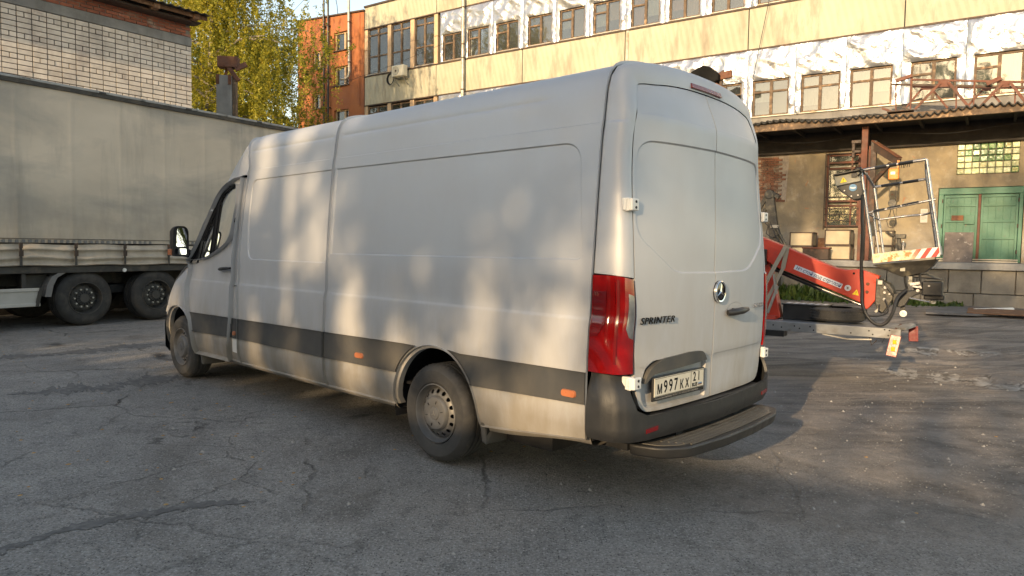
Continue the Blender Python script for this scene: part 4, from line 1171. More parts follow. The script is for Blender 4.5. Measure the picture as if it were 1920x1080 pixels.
for r_ in range(6):
    z = 6.565 + .077 * (r_ + .5)
    x = XE - .125 - (.13 if r_ % 2 else 0)
    while x > -1.2:
        if pr is None: pr = MB().box(-.122, .122, -.01, .05, -.031, .031).build('red_brick', MT['red_brick'], bh, bevel=.005); o = pr
        else: o = pr.copy(); COL.objects.link(o); o.parent = bh
        o.location = (x, .01 + brg.uniform(-.012, .010), z); o.rotation_euler = (0, brg.uniform(-.02, .02), brg.uniform(-.03, .03))
        x -= .262
# eaves: rafters, fascia, sheet roof
for i in range(8):
    x = 3.45 - i * .95
    MB().box(x, x + .14, -.62, 1.5, 6.86, 6.98).build('rafter', MT['planks'], bh, bevel=.008)
MB().box(-9, XE + .05, -.40, -.02, 6.84, 6.875).build('soffit_board', MT['brownsteel'], bh)
MB().box(-9, XE + .12, -.56, -.53, 6.90, 6.99).build('fascia', MT['planks'], bh)
V = []; F = []
xs = np.arange(-9, XE + .22, .05)
for x in xs:
    w = .018 * math.sin(x * 2 * math.pi / .2)
    V += [(x, -.72, 7.0 + w), (x, 3.5, 7.6 + w)]
for i in range(len(xs) - 1): F.append((2 * i, 2 * i + 2, 2 * i + 3, 2 * i + 1))
rf = MB().add(V, F).build('roof_sheet', MT['darkening'], bh, smooth=60, fix=False); s_ = rf.modifiers.new('t', 'SOLIDIFY'); s_.thickness = .02

# concrete post with broken rusty steel on top
cp = thing('concrete_post', 'square concrete post with broken rusty steelwork on its top', 'post', (-8.18, 20.0, 0), R(8))
MB().box(-.21, .21, -.16, .16, 0, 6.24).build('shaft', MT['concrete'], cp, bevel=.02)
MB().box(.215, .31, -.12, .12, 0, 6.2).build('timber', MT['wood'], cp, bevel=.01)
m = MB(); m.box(-.205, -.12, -.18, -.163, 5.98, 6.25); m.box(.12, .205, -.18, -.163, 5.98, 6.25); m.build('angle_plate', MT['rust'], cp)
MB().box(-.17, .38, -.18, .12, 6.46, 6.76).build('channel', MT['rust'], cp, bevel=.015)
MB().bar((.10, -.1, 6.50), (.38, -.1, 6.10), .10, .12).build('broken_bracket', MT['rust'], cp, bevel=.01)
MB().bar((.30, -.12, 6.42), (.60, -.08, 6.58), .10, .14).build('broken_bracket', MT['rust'], cp, bevel=.01)
MB().bar((0, 0, 6.2), (0.05, 0, 6.5), .06, .06).build('stub', MT['rust'], cp)

# ---------------------------------------------------------------- curtain sided trailer (x towards its rear, y away from us)
TLOC, TROT = (-7.803, 12.703, 0), R(57.24)
tr = thing('curtain_trailer', 'long dusty grey curtain sided lorry trailer parked on the left', 'trailer', TLOC, TROT)
TX0, TX1 = -8.6, 5.25
posts = [-1.05 + .87 * k for k in range(-8, 8)]
def curt(U, V):
    s = np.zeros_like(U)
    for p in posts: s = s + .009 * np.exp(-((U - p) / .035) ** 2)
    y = -.010 - s + .006 * np.sin(U * 7.2 + .5 * V) * np.clip((4.2 - V) / 2, 0, 1) + .007 * np.sin(V * 2.6 + U * .8) + .012 * np.sin(U * 1.9 + V * 1.3)
    return np.stack([U, y, V], -1)
us = []
for p in posts: us += [p - .07, p - .035, p - .018, p, p + .018, p + .035, p + .07]
us = sorted(set([round(u, 3) for u in us] + [round(x, 3) for x in np.arange(TX0, TX1, .17)]))
patch('curtain', [(TX0, 1.50), (TX1, 1.50), (TX1, 4.17), (TX0, 4.17)], curt, MT['tarp'], tr, us=us, vs=np.arange(1.5, 4.2, .16), step=.17, thick=.02, smooth=60)
def skirt(U, V):
    k = np.clip((1.47 - V) / .38, 0, 1)
    ph = np.sin(U * 3.6 + 1.0)
    y = -.03 - .045 * np.exp(-((k - .22 - .02 * ph) / .07) ** 2) - .055 * np.exp(-((k - .62 - .05 * ph) / .10) ** 2) - .06 * np.exp(-((k - .93) / .07) ** 2) + .012 * np.sin(U * 11 + 4 * k)
    for p in posts: y = y + .03 * np.exp(-((U - p) / .05) ** 2)
    return np.stack([U, y, V + .008 * np.sin(U * 5)], -1)
patch('folded_skirt', [(TX0, 1.095), (TX1, 1.095), (TX1, 1.475), (TX0, 1.475)], skirt, MT['tarp'], tr, us=np.arange(TX0, TX1, .06), vs=np.arange(1.095, 1.48, .018), step=.06, thick=.01, smooth=80)
m = MB()
x = TX0
while x < TX1:
    m.box(x, x + .05, -.030, -.020, 1.50, 1.555); x += .10
m.build('eyelet_row', MT['plinth'], tr)
MB().tube([(TX0, -.035, 1.57), (TX1, -.035, 1.57)], .006, 5).build('customs_cord', MT['truckframe'], tr)
for p in posts:
    st_ = MB().box(p - .02, p + .02, -.105, -.095, 1.10, 1.42).build('strap', MT['truckframe'], tr)
    m = MB(); m.box(p - .032, p + .032, -.125, -.104, 1.27, 1.36); m.box(p - .028, p + .028, -.118, -.104, 1.41, 1.50); m.bar((p - .03, -.13, 1.37), (p + .03, -.13, 1.37), .012); m.build('buckle', MT['brownsteel'], st_)
m = MB(); m.box(TX0, TX1, -.055, .12, 4.17, 4.235); m.build('roof_rail', MT['truckframe'], tr)
MB().box(TX0, TX1, -.062, .10, 4.237, 4.285).build('roof_edge', MT['alu'], tr, bevel=.01)
m = MB()
for x in (-1.4 + 1.7 * k for k in range(-4, 5)): m.box(x, x + .12, -.072, -.062, 4.24, 4.27)
m.build('rail_fitting', MT['truckframe'], tr)
MB().box(TX0, TX1, .1, 2.5, 4.22, 4.26).build('roof_tarp', MT['tarp'], tr)
MB().box(TX0, TX1, 2.44, 2.5, 1.1, 4.2).build('far_curtain', MT['tarp'], tr)
MB().box(TX1 - .04, TX1, .02, 2.44, 1.1, 4.2).build('rear_door', MT['alu'], tr)
MB().box(TX0, TX0 + .04, .02, 2.44, 1.1, 4.2).build('headboard', MT['alu'], tr)
MB().box(TX0, TX1, -.02, 2.5, .97, 1.09).build('side_rail', MT['truckframe'], tr, bevel=.01)
m = MB(); m.box(TX0, TX1, .75, .92, .72, .97); m.box(TX0, TX1, 1.58, 1.75, .72, .97); m.build('chassis_beam', MT['truckframe'], tr)
m = MB()
for x in (-6, -4.5, -3, -1.5, 4.4): m.box(x, x + .08, .1, 2.4, .86, .96)
m.box(-4.4, -1.3, .75, 1.75, .45, .72); m.build('cross_member', MT['under'], tr)
# side guard
gd = MB().box(-5.6, -.74, -.02, .02, .44, .70).build('side_guard', MT['offwhite'], tr, bevel=.01)
m = MB(); m.box(-5.6, -.745, -.04, -.02, .66, .72); m.box(-5.6, -.745, -.04, -.02, .40, .46); m.build('guard_rail', MT['offwhite'], gd, bevel=.01)
MB().bar((-.73, -.03, .72), (-.80, -.03, .40), .05, .05).build('guard_end', MT['black'], gd)
m = MB()
for x in (-1.0, -2.6, -4.2): m.box(x, x + .06, .02, .06, .5, .97)
m.build('guard_bracket', MT['truckframe'], tr)
# mudguard strip ahead of the first wheel
m = MB()
pts = [(-.42, .98), (-.55, .90), (-.62, .76), (-.66, .56)]
for i in range(len(pts) - 1):
    a, b = pts[i], pts[i + 1]
    m.add([(a[0], -.01, a[1]), (b[0], -.01, b[1]), (b[0], .42, b[1]), (a[0], .42, a[1]), (a[0] + .10, -.01, a[1] - .01), (b[0] + .10, -.01, b[1] - .01), (b[0] + .10, .42, b[1] - .01), (a[0] + .10, .42, a[1] - .01)], [(0, 1, 2, 3), (7, 6, 5, 4), (0, 4, 5, 1), (3, 2, 6, 7)])
m.build('mudguard', MT['plinth'], tr)
MB().box(-.9, -.50, .2, .5, .55, .95).build('tank', MT['truckframe'], tr, bevel=.03)
ml = MB(); ml.lathe([(.001, -.035), (.035, -.033), (.04, -.02)], 12, 'y', (.72, 0, 1.0)); ml.build('marker_lamp', MT['white'], tr)
def truck_wheel(xc, yc, flip, parent, r=.495):
    w = MB(); T = .385
    prof = [(.29, .02), (.30, 0), (.36, -.012), (.43, -.006), (.468, .018), (.487, .045), (r, .055), (r, .10), (r - .012, .105), (r - .012, .115), (r, .12), (r, .18), (r - .012, .185), (r - .012, .195), (r, .20), (r, .26), (r - .012, .265), (r - .012, .275), (r, .28), (r, .33), (.475, .365), (.42, .385), (.30, .385)]
    w.lathe([(a, b) for a, b in prof], 48, 'y', (0, 0, 0))
    ty = w.build('wheel', MT['truck_rubber'], parent, smooth=35)
    rm = MB(); rm.lathe([(.302, .0), (.296, -.012), (.286, -.010), (.282, .03), (.272, .10), (.255, .14), (.22, .10), (.19, .085), (.135, .085), (.13, .05), (.085, .045), (.08, .03), (.001, .028)], 40, 'y', (0, 0, 0))
    rm.build('rim', MT['truckframe'], ty, smooth=35)
    b = MB()
    for k in range(10):
        a = 2 * math.pi * k / 10; b.lathe([(.001, .045), (.017, .048), (.018, .085)], 8, 'y', (.162 * math.cos(a), 0, .162 * math.sin(a)))
    b.build('wheel_nut', MT['galv'], ty)
    b = MB()
    for k in range(16):
        a = 2 * math.pi * k / 16; b.bar((.09 * math.cos(a), .028, .09 * math.sin(a)), (.128 * math.cos(a), .040, .128 * math.sin(a)), .012)
    b.build('hub_fins', MT['under'], ty)
    b = MB()
    for k in range(10):
        a = 2 * math.pi * (k + .5) / 10; b.lathe([(.001, .088), (.020, .088), (.022, .10)], 8, 'y', (.232 * math.cos(a), 0, .232 * math.sin(a)))
    b.build('rim_holes', MT['under'], ty)
    ty.location = (xc, yc, r); 
    if flip: ty.rotation_euler = (0, 0, math.pi)
    return ty
w0 = truck_wheel(.03, .03, False, tr)
def copy_wheel(w, loc, rz, parent):
    c = w.copy(); COL.objects.link(c); c.parent = parent; c.location = loc; c.rotation_euler = (0, 0, rz)
    for ch in list(w.children):
        d = ch.copy(); COL.objects.link(d); d.parent = c
for x in (1.38, 2.72): copy_wheel(w0, (x, .03, .495), 0, tr)
for x in (.03, 1.38, 2.72): copy_wheel(w0, (x, 2.47, .495), math.pi, tr)
m = MB()
for x in (.03, 1.38, 2.72): m.tube([(x, .3, .5), (x, 2.2, .5)], .07, 10)
m.build('axle', MT['under'], tr)
m = MB(); m.box(-.3, 3.1, .45, .60, .55, .70); m.build('suspension', MT['under'], tr)
m = MB(); m.tube([(-6.4, .4, .97), (-6.4, .4, .05)], .06, 8); m.tube([(-6.4, 2.1, .97), (-6.4, 2.1, .05)], .06, 8); m.box(-6.55, -6.25, .25, .55, -.01, .05); m.box(-6.55, -6.25, 1.95, 2.25, -.01, .05); m.build('landing_leg', MT['truckframe'], tr)

# ---------------------------------------------------------------- trees
def tree(name, label, loc, height, trunk_r, crown, n_limb, strands, leaves, mat, seed, leaf=.055, droop=1.0, group=None, cat='tree', tone=(0, 1), clump=.0, rlim=None):
    """crown: (rx, ry, z0, z1) extents of the leafy volume"""
    rg = np.random.default_rng(seed)
    t = thing(name, label, cat, loc, 0, group)
    rx, ry, z0, z1 = crown
    tb = MB()
    H = height * .92
    tp = [(.15 * math.sin(k * .9 + seed), .15 * math.cos(k * .7 + seed), H * k / 7) for k in range(8)]
    tb.tube(tp, [trunk_r * (1 - .85 * k / 7) for k in range(8)], 9)
    ends = []
    for i in range(n_limb):
        zz = z0 * .8 + (H - z0 * .8) * (i + rg.random()) / n_limb
        f = min(6.99, max(0, zz / H * 7)); k = int(f); p0 = Vector(tp[k]).lerp(Vector(tp[min(7, k + 1)]), f - k)
        a = rg.uniform(0, 2 * math.pi); rel = (zz - z0) / (z1 - z0)
        reach = math.sqrt(max(.06, 1 - (2 * min(max(rel, .0), 1.0) - .75) ** 2 / 1.6)) * rg.uniform(.55, 1.0)
        L = Vector((math.cos(a) * rx * reach, math.sin(a) * ry * reach, rg.uniform(.5, 1.8)))
        pts = [p0 + L * s + Vector((rg.normal(0, .12), rg.normal(0, .12), .25 * math.sin(s * 3) * droop - .5 * droop * s * s)) for s in (0, .25, .5, .75, 1)]
        pts[0] = p0
        tb.tube(pts, [trunk_r * .30 * (1 - .2 * q) * (1 - rel * .5) + .008 for q in range(5)], 5)
        ends += [(pts[q], q) for q in (1, 2, 2, 3, 3, 4, 4)]
    tb.build('trunk', MT['bark'], t, smooth=60)
    ends_ = [e for e in ends if rg.random() < .50]
    etone = rg.random(len(ends_))
    P = []; T = []; D = []
    for s in range(strands):
        ei = rg.integers(len(ends_)); e, q = ends_[ei]
        st = np.array(e) + rg.normal(0, .30 + .10 * q, 3) * (1, 1, .8)
        ln = rg.uniform(.5, 2.3) * droop
        dx = rg.normal(0, .35, 2); base = .6 * etone[ei] + .4 * rg.random()
        k = int(leaves * rg.uniform(.6, 1.4))
        u = rg.random(k)
        pos = st[None, :] + np.stack([dx[0] * u, dx[1] * u, -ln * u ** 1.25 + .15 * np.sin(u * 3)], -1) + rg.normal(0, .055 + .10 * (1 - min(1, droop)), (k, 3))
        P.append(pos); T.append(np.clip(base * .6 + .4 * rg.random(k), 0, 1))
    P = np.concatenate(P); T = np.concatenate(T)
    n = len(P)
    a = rg.normal(0, 1, (n, 3)); a[:, 2] -= .5; a /= np.linalg.norm(a, axis=1)[:, None]
    b = np.cross(a, rg.normal(0, 1, (n, 3))); b /= np.linalg.norm(b, axis=1)[:, None]
    sz = leaf * rg.uniform(.55, 1.35, (n, 1))
    V = np.stack([P - a * sz, P + b * sz * .62, P + a * sz, P - b * sz * .62], 1).reshape(-1, 3)
    F = np.arange(n * 4).reshape(-1, 4)
    me = mesh_from('crown', V, F)
    at = me.attributes.new('tone', 'FLOAT', 'POINT'); at.data.foreach_set('value', np.repeat(T * (tone[1] - tone[0]) + tone[0], 4).astype(np.float32))
    link('crown', me, MT[mat], t)
    return t
tree('birch_tree', 'tall drooping yellow green birch behind the rusty topped post', (-11.9, 27.5, 0), 16.5, .20, (3.9, 3.2, 4.2, 15.5), 46, 1450, 85, 'birch', 3, .047, 1.15, 'birches behind the trailer')
tree('birch_tree', 'birch further left, half hidden by the pale brick building', (-16.4, 30.5, 0), 17, .20, (4.0, 3.2, 4, 16), 40, 900, 80, 'birch', 5, .050, 1.1, 'birches behind the trailer', tone=(0, .8))
tree('birch_tree', 'smaller darker birch low between the trailer and the orange building', (-12.4, 34.0, 0), 12, .15, (4.0, 3.0, 3.0, 10.5), 38, 1000, 80, 'birch', 8, .052, 1.1, 'birches behind the trailer', tone=(0, .75))
tree('broadleaf_tree', 'dark dense tree filling the gap behind the birches', (-19.5, 44.0, 0), 15, .25, (6.0, 4, 2.0, 11.0), 40, 420, 60, 'leaf', 9, .11, .8)

# ---------------------------------------------------------------- behind the camera: unseen low block added for shade, and trees that shade the yard
gloc = (-7.9, -6.9, 0); grot = math.atan2(-.497, .868)
ga = thing('shade_block_row', 'unseen long low block added behind the camera to shade the yard', 'shade_block', gloc, grot)
MB().box(-30, 18, -5, 0, 0, 3.75).build('wall', MT['greymortar'], ga)
MB().box(-30.2, 18.2, -5.2, .25, 3.75, 3.95).build('roof', MT['concrete'], ga)
for k in range(12):
    MB().box(-28 + 3.8 * k, -25.4 + 3.8 * k, .004, .06, 0, 2.4).build('door', MT['brownsteel'], ga)
def bt(d, lat, h, cr, ns, nl, seed, label, leaf=.13):
    ux, uy = -.497, -.868; px_, py_ = .868, -.497
    x = 0 + ux * d + px_ * lat; y = 0 + uy * d + py_ * lat
    tree('broadleaf_tree', label, (x, y, 0), h, .24, cr, 34, ns, nl, 'leaf', seed, leaf, .9, 'trees behind the garage row')
bt(19, -5.2, 18.5, (4.3, 3.8, 3.4, 18.5), 860, 110, 31, 'leafy tree behind the added low block, nearest to the van side', .078)
bt(22, 3.4, 18.5, (4.6, 3.8, 3.4, 18.5), 900, 110, 32, 'leafy tree behind the added low block, in the middle of the row', .078)
bt(20, 10.5, 18.5, (4.8, 3.8, 3.4, 18.5), 800, 85, 33, 'leafy tree behind the added low block, right of the middle', .09)
bt(23, -12.5, 15, (4.8, 3.8, 3.6, 14.5), 520, 40, 34, 'leafy tree behind the added low block, left of the middle')
bt(25, 17.5, 13, (4.6, 3.8, 3.2, 12.5), 480, 40, 35, 'leafy tree at the right end of the added low block')
bt(24, -20, 14, (4.6, 3.8, 3.2, 13.5), 480, 40, 36, 'leafy tree at the left end of the added low block')
# ---------------------------------------------------------------- the van (x forward, y to its left, z up; rear axle at x = 0)
VLOC, VROT, WB = (0.1212, 5.6212, 0), 0.8218 + math.pi / 2, 4.42
van = thing('delivery_van', 'dusty silver long high roofed panel van with grey lower side trim and red tail lamps', 'van', VLOC, VROT)
_cp = np.array([(.935, .30), (.955, .345), (.985, .40), (.998, .48), (1.004, .60), (1.002, .82), (.992, 1.05), (.984, 1.14), (.968, 1.40), (.947, 1.70), (.927, 1.95), (.903, 2.20), (.886, 2.34), (.868, 2.44), (.846, 2.518), (.814, 2.574), (.770, 2.606), (.70, 2.630), (.58, 2.652), (.40, 2.670), (.20, 2.681), (0, 2.684)])
def _catmull(C, n=24):
    C = np.vstack([2 * C[0] - C[1], C, 2 * C[-1] - C[-2]]); out = []
    for i in range(1, len(C) - 2):
        for k in range(n):
            t = k / n; a, b, c, d = C[i - 1], C[i], C[i + 1], C[i + 2]
            out.append(.5 * (2 * b + (c - a) * t + (2 * a - 5 * b + 4 * c - d) * t * t + (3 * b - a - 3 * c + d) * t ** 3))
    out.append(C[-2]); return np.array(out)
PCv = _catmull(_cp)
_z = PCv[:, 1]; _k = np.searchsorted(_z, 2.34)
_arc = np.concatenate([[0], np.cumsum(np.hypot(*np.diff(PCv[_k:], axis=0).T))])
PT = np.concatenate([_z[:_k], 2.34 + _arc + (_z[_k] - 2.34)])
TM = float(PT[-1])                        # t at the roof centre line
def pY(t): return np.interp(t, PT, PCv[:, 0])
def pZ(t): return np.interp(t, PT, PCv[:, 1])
T_SH = float(np.interp(2.60, PCv[:, 1][:-30], PT[:-30]))     # shoulder
KX = [2.80, 2.95, 3.07, 3.25, 3.40, 3.56, 3.75, 3.9, 4.03, 4.14, 4.3, 4.5]
KV = [1.0, .996, .968, .868, .775, .675, .565, .475, .385, .30, .16, .02]
ZL = 1.30
def kk(x): return np.interp(x, KX, KV)
def sm(x, a, b):
    u = np.clip((x - a) / (b - a), 0, 1); return u * u * (3 - 2 * u)
# recessed fields on the side
REC1 = roundpoly([(2.80, 1.385), (2.83, 1.75), (2.80, 2.165), (1.405, 2.175), (1.405, 1.385)], [.10, 0, .09, .0, .0], 6)
REC2 = roundpoly([(1.345, 1.462), (1.345, 2.176), (-1.215, 2.168), (-1.285, 1.474)], [.0, .0, .13, .05], 6)
def recess(U, V, P, d, w=.008, closed=True):
    ins = in_poly(U, V, P); sd = seg_dist(U, V, P); sd = np.where(ins, sd, -sd)
    return d * sm(sd, 0, w)
def skin(X, Tt, off=0.0):
    X = np.asarray(X, float); Tt = np.asarray(Tt, float)
    y = pY(Tt); z = pZ(Tt)
    e = 1e-3; dy = pY(Tt + e) - pY(Tt - e); dz = pZ(Tt + e) - pZ(Tt - e); L = np.hypot(dy, dz) + 1e-9
    ny, nz = dz / L, -dy / L               # outward
    # styling: lower crease, upper ledges
    o = np.zeros_like(y) + off
    o = o - .007 * sm(Tt, 1.128, 1.150) * sm(-Tt, -1.40, -1.20)
    o = o - .006 * (sm(Tt, 2.262, 2.268)) * sm(-Tt, -2.46, -2.33)
    gr = np.exp(-((Tt - 2.455) / .012) ** 2) * sm(X, -1.05, -.85); o = o - .006 * gr
    k = kk(X)
    z2 = np.where((X > 2.8) & (z > ZL), ZL + (z - ZL) * k, z)
    z2 = z2 + nz * o; y2 = y + ny * o
    # gentle plan taper of the cab and of the tail
    y2 = y2 - .045 * sm(X, 3.3, 4.4) * sm(z2, .9, 1.6)
    return y2, z2, ny, nz
def side_map(sgn=1, off=0.0, rec=()):
    def f(U, V):
        o = np.zeros(len(U)) + off
        for P, d in rec: o = o - recess(U, V, P, d)
        y, z, _, _ = skin(U, V, o)
        return np.stack([U, sgn * y, z], -1)
    return f
def tz(x, z):
    """profile parameter at which height z is reached at station x"""
    if x > 2.8 and z > ZL: z = ZL + (z - ZL) / max(.02, float(kk(x)))
    return float(np.interp(min(z, 2.68), PCv[:, 1], PT))
VS = np.unique(np.round(np.concatenate([np.arange(.36, 1.12, .06), [1.12, 1.128, 1.136, 1.144, 1.152], np.arange(1.2, 2.24, .06), [2.25, 2.262, 2.268, 2.275, 2.285], np.arange(2.31, 2.44, .03), [2.44, 2.447, 2.455, 2.463, 2.47], np.arange(2.50, TM, .035)]), 4))
US = np.arange(-1.6, 4.6, .09)
G = .0035                                   # half shut line
RA = .455
def archpts(xc, z0, r, a0, a1, n=20, sx=.96): return [(xc + sx * r * math.cos(R(a)), .37 + r * math.sin(R(a))) for a in np.linspace(a0, a1, n)]

def body_side(s):
    L = s > 0; nm = None
    # rear quarter panel + roof half, with the wheel arch cut out
    o1 = [(-1.366, .44), (-.545, .355)]
    o1 += [(-.545, .36)] if False else []
    arch = [(x, z) for x, z in archpts(-.02, .37, .475, 186, -6, 26)]
    arch = [(x, max(z, .36)) for x, z in arch]
    poly = [(-1.366, .445), (-.50, .36)] + arch + [(.455, .36), (1.378 - G, .36), (1.378 - G, TM), (-1.366, TM)]
    poly2 = []
    for p in poly:
        if not poly2 or math.hypot(p[0] - poly2[-1][0], p[1] - poly2[-1][1]) > .004: poly2.append(p)
    patch('rear_quarter_panel', poly2, side_map(s, 0, [(REC2, .009)]), MT['paint'], van, lines=[(REC2, True), (insetpoly(REC2, .008), True)], us=US, vs=VS, step=.05, thick=.018, smooth=35, flip=not L)
    # long side panel behind the door
    poly = [(1.378 + G, .36), (2.925, .36), (2.925, .80), (2.958, 1.12), (2.96, 1.60), (2.885, 2.20), (2.87, 2.30), (2.955, 2.52), (3.02, 2.75), (3.05, TM), (1.378 + G, TM)]
    patch('side_panel', poly, side_map(s, 0, [(REC1, .009)]), MT['paint'], van, lines=[(REC1, True), (insetpoly(REC1, .008), True)], us=US, vs=VS, step=.05, thick=.018, smooth=35, flip=not L)
    # door pillar strip
    poly = [(2.925 + 2 * G, .36), (3.115, .37), (3.045, .78), (3.048, 1.115), (2.958 + 2 * G, 1.115), (2.925 + 2 * G, .80)]
    patch('pillar_cover', poly, side_map(s, 0), MT['paint'], van, us=US, vs=VS, step=.05, thick=.018, smooth=35, flip=not L)
    # outside frame above the door: cab roof side and A pillar
    top = [(2.885, 2.205), (3.05, 2.20), (3.20, 2.178), (3.42, 2.13), (3.55, 2.065), (3.65, 2.0), (3.78, 1.878), (3.9, 1.745), (4.02, 1.60), (4.14, 1.45), (4.24, 1.335)]
    lo = [(x, tz(x, z + .006)) for x, z in top]
    up = [(4.30, T_SH), (4.0, T_SH), (3.5, T_SH), (3.2, T_SH + .02), (3.10, T_SH + .08), (3.06, TM - .3), (3.05 + 2 * G, TM), (3.02 + 2 * G, 2.75), (2.955 + 2 * G, 2.52), (2.87 + 2 * G, 2.30)]
    patch('cab_roof_side', lo + up, side_map(s, 0), MT['paint'], van, us=np.arange(2.8, 4.4, .05), vs=VS, step=.04, thick=.018, smooth=45, flip=not L)
    patch('clean_patch', [(2.985, .445), (3.075, .452), (3.063, .588), (2.968, .588)], side_map(s, .0012), MT['white'], van, step=.05, thick=0, flip=not L)
    # B pillar sliver between panel and door
    poly = [(2.96 + 2 * G, 1.122), (3.035, 1.122), (3.018, 1.57), (2.965, 1.95), (2.945, tz(2.945, 2.19)), (2.885 + 2 * G, tz(2.89, 2.19)), (2.96 + 2 * G, 1.60)]
    patch('pillar_skin', poly, side_map(s, -.002), MT['paint'], van, us=US, vs=VS, step=.05, thick=.016, smooth=35, flip=not L)
    # front door with the window cut out
    dt = [(2.96, 2.19), (3.05, 2.19), (3.20, 2.17), (3.42, 2.12), (3.55, 2.055), (3.65, 1.99), (3.78, 1.868), (3.9, 1.735), (4.02, 1.59), (4.13, 1.455), (4.225, 1.33)]
    dpoly = [(x, tz(x, z)) for x, z in dt] + [(4.125, 1.30), (4.135, 1.05), (4.10, .86), (4.03, .72), (3.97, .50), (3.955, .36), (3.12 + 2 * G, .37), (3.045 + 2 * G, .78), (3.045 + 2 * G, 1.12), (3.03, 1.57), (2.98, 1.95)]
    win = [(3.05, 2.125), (3.15, 2.138), (3.30, 2.115), (3.42, 2.085), (3.51, 2.045), (3.60, 1.965), (3.69, 1.872), (3.80, 1.755), (3.92, 1.625), (4.03, 1.495), (4.175, 1.345), (4.0, 1.345), (3.75, 1.37), (3.57, 1.412), (3.33, 1.487), (3.19, 1.545), (3.115, 1.62), (3.035, 1.90)]
    wpoly = roundpoly([(x, tz(x, z)) for x, z in win], .03, 2)
    dr = patch('front_door', dpoly, side_map(s, .0), MT['paint'], van, holes=[wpoly], us=US, vs=VS, step=.045, thick=.05, smooth=35, flip=not L)
    # seal, glass, divider
    inn = insetpoly(wpoly, .014)
    patch('window_seal', wpoly, side_map(s, -.004), MT['seam'], dr, holes=[inn], us=[], vs=[], step=.05, thick=.03, smooth=40, flip=not L)
    patch('window_glass', inn, side_map(s, -.008), MT['vglass'], dr, us=US, vs=VS, step=.08, thick=0, smooth=60, flip=not L)
    dv = [(3.555, tz(3.555, 2.015)), (3.605, tz(3.605, 1.955)), (3.66, tz(3.66, 1.395)), (3.60, tz(3.60, 1.41))]
    patch('window_divider', dv, side_map(s, -.004), MT['seam'], dr, step=.05, thick=.02, flip=not L)
    dv = [(3.955, tz(3.955, 1.565)), (4.03, tz(4.03, 1.48)), (4.17, 1.350), (4.0, 1.350), (3.965, 1.352)]
    patch('mirror_triangle', dv, side_map(s, -.002), MT['black'], dr, step=.05, thick=.02, flip=not L)
    # door handle with its dished plate
    y, z, _, _ = skin(3.26, 1.285); y = float(y)
    hd = MB(); hd.tube([(3.12, s * (y + .030), 1.290), (3.16, s * (y + .042), 1.288), (3.30, s * (y + .042), 1.276), (3.36, s * (y + .028), 1.272)], [.011, .016, .018, .012], 10)
    hd.tube([(3.35, s * y, 1.272), (3.35, s * (y + .03), 1.273)], .016, 8); hd.tube([(3.13, s * y, 1.29), (3.13, s * (y + .03), 1.29)], .012, 8)
    h = hd.build('door_handle', MT['black'], dr, smooth=50)
    dc = [(3.25 + .085 * math.cos(a), 1.285 + .048 * math.sin(a)) for a in np.linspace(0, 6.283, 24)[:-1]]
    patch('handle_dish', dc, side_map(s, .0015), MT['plinth' if False else 'paint'], dr, step=.03, thick=0, flip=not L)
    # fender
    fp = [(4.13, .36 + .0), (3.955 + .012, .36)]
    arch = [(x, z) for x, z in archpts(WB - .015, .37, .462, 186, -4, 24)]
    fo = [(4.135 + G, 1.05), (4.125 + G * 2, 1.30), (4.235, 1.318), (4.40, 1.27), (4.60, 1.17), (4.78, 1.03), (4.92, .90), (4.93, .50), (WB + .455, .38)]
    a2 = arch[::-1]                         # from front (angle -4) to rear
    fo2 = fo + [(x, z) for x, z in a2 if True] + [(3.972, .36), (3.978, .50), (4.037, .72), (4.107, .86)]
    ff = []
    for p in fo2:
        if not ff or math.hypot(p[0] - ff[-1][0], p[1] - ff[-1][1]) > .006: ff.append(p)
    patch('front_fender', ff, fender_map(s), MT['paint'], van, us=np.arange(3.9, 5, .05), vs=np.arange(.3, 1.4, .05), step=.045, thick=.02, smooth=50, flip=not L)
    # grey trim strip pieces, proud of the paint
    tt, tb_ = .818, .60
    def trim(poly, nm='side_trim'): return patch(nm, poly, side_map(s, .009), MT['trim'], van, us=US, vs=[.66, .72, .78], step=.05, thick=.012, smooth=50, flip=not L)
    ra = [(x, z) for x, z in archpts(-.02, .37, .492, 180, 0, 60)]
    rearpart = [(x, z) for x, z in ra if x < -.02 and .625 < z < .835]
    frontpart = [(x, z) for x, z in ra if x > -.02 and .605 < z < .832]
    trim([(-1.362, .648), (-1.362, .832)] + [(-.30, .820)] + rearpart[::-1] + [(rearpart[0][0], .622)])
    trim([(1.374, .598), (1.374, .812), (.30, .826)] + frontpart + [(frontpart[-1][0] + .004, .604)])
    trim([(1.386, .598), (1.386, .812), (2.915, .795), (2.915, .597)])
    trim([(2.935, .598), (2.935, .795), (3.035, .793), (3.055, .598)])
    trim([(3.072, .598), (3.055, .793), (4.06, .782), (4.005, .60), (3.985, .575)])
    fa = [(x, z) for x, z in archpts(WB - .015, .37, .480, 180, 0, 60) if x < WB - .2 and .58 < z < .80]
    # markers
    for x, z in ((3.0, .645), (.86, .672), (-1.24, .695)):
        y_, _, _, _ = skin(x, z)
        mk = MB().prism(roundpoly([(-.055, -.022), (.055, -.022), (.055, .022), (-.055, .022)] if x < 2 else [(-.028, -.022), (.028, -.022), (.028, .022), (-.028, .022)], .02, 5), lambda a, b: (x + a, s * (float(y_) + .008), z + b), lambda a, b: (x + a * .9, s * (float(y_) + .020), z + b * .86))
        mk.build('side_marker', MT['orange'], van, smooth=50)
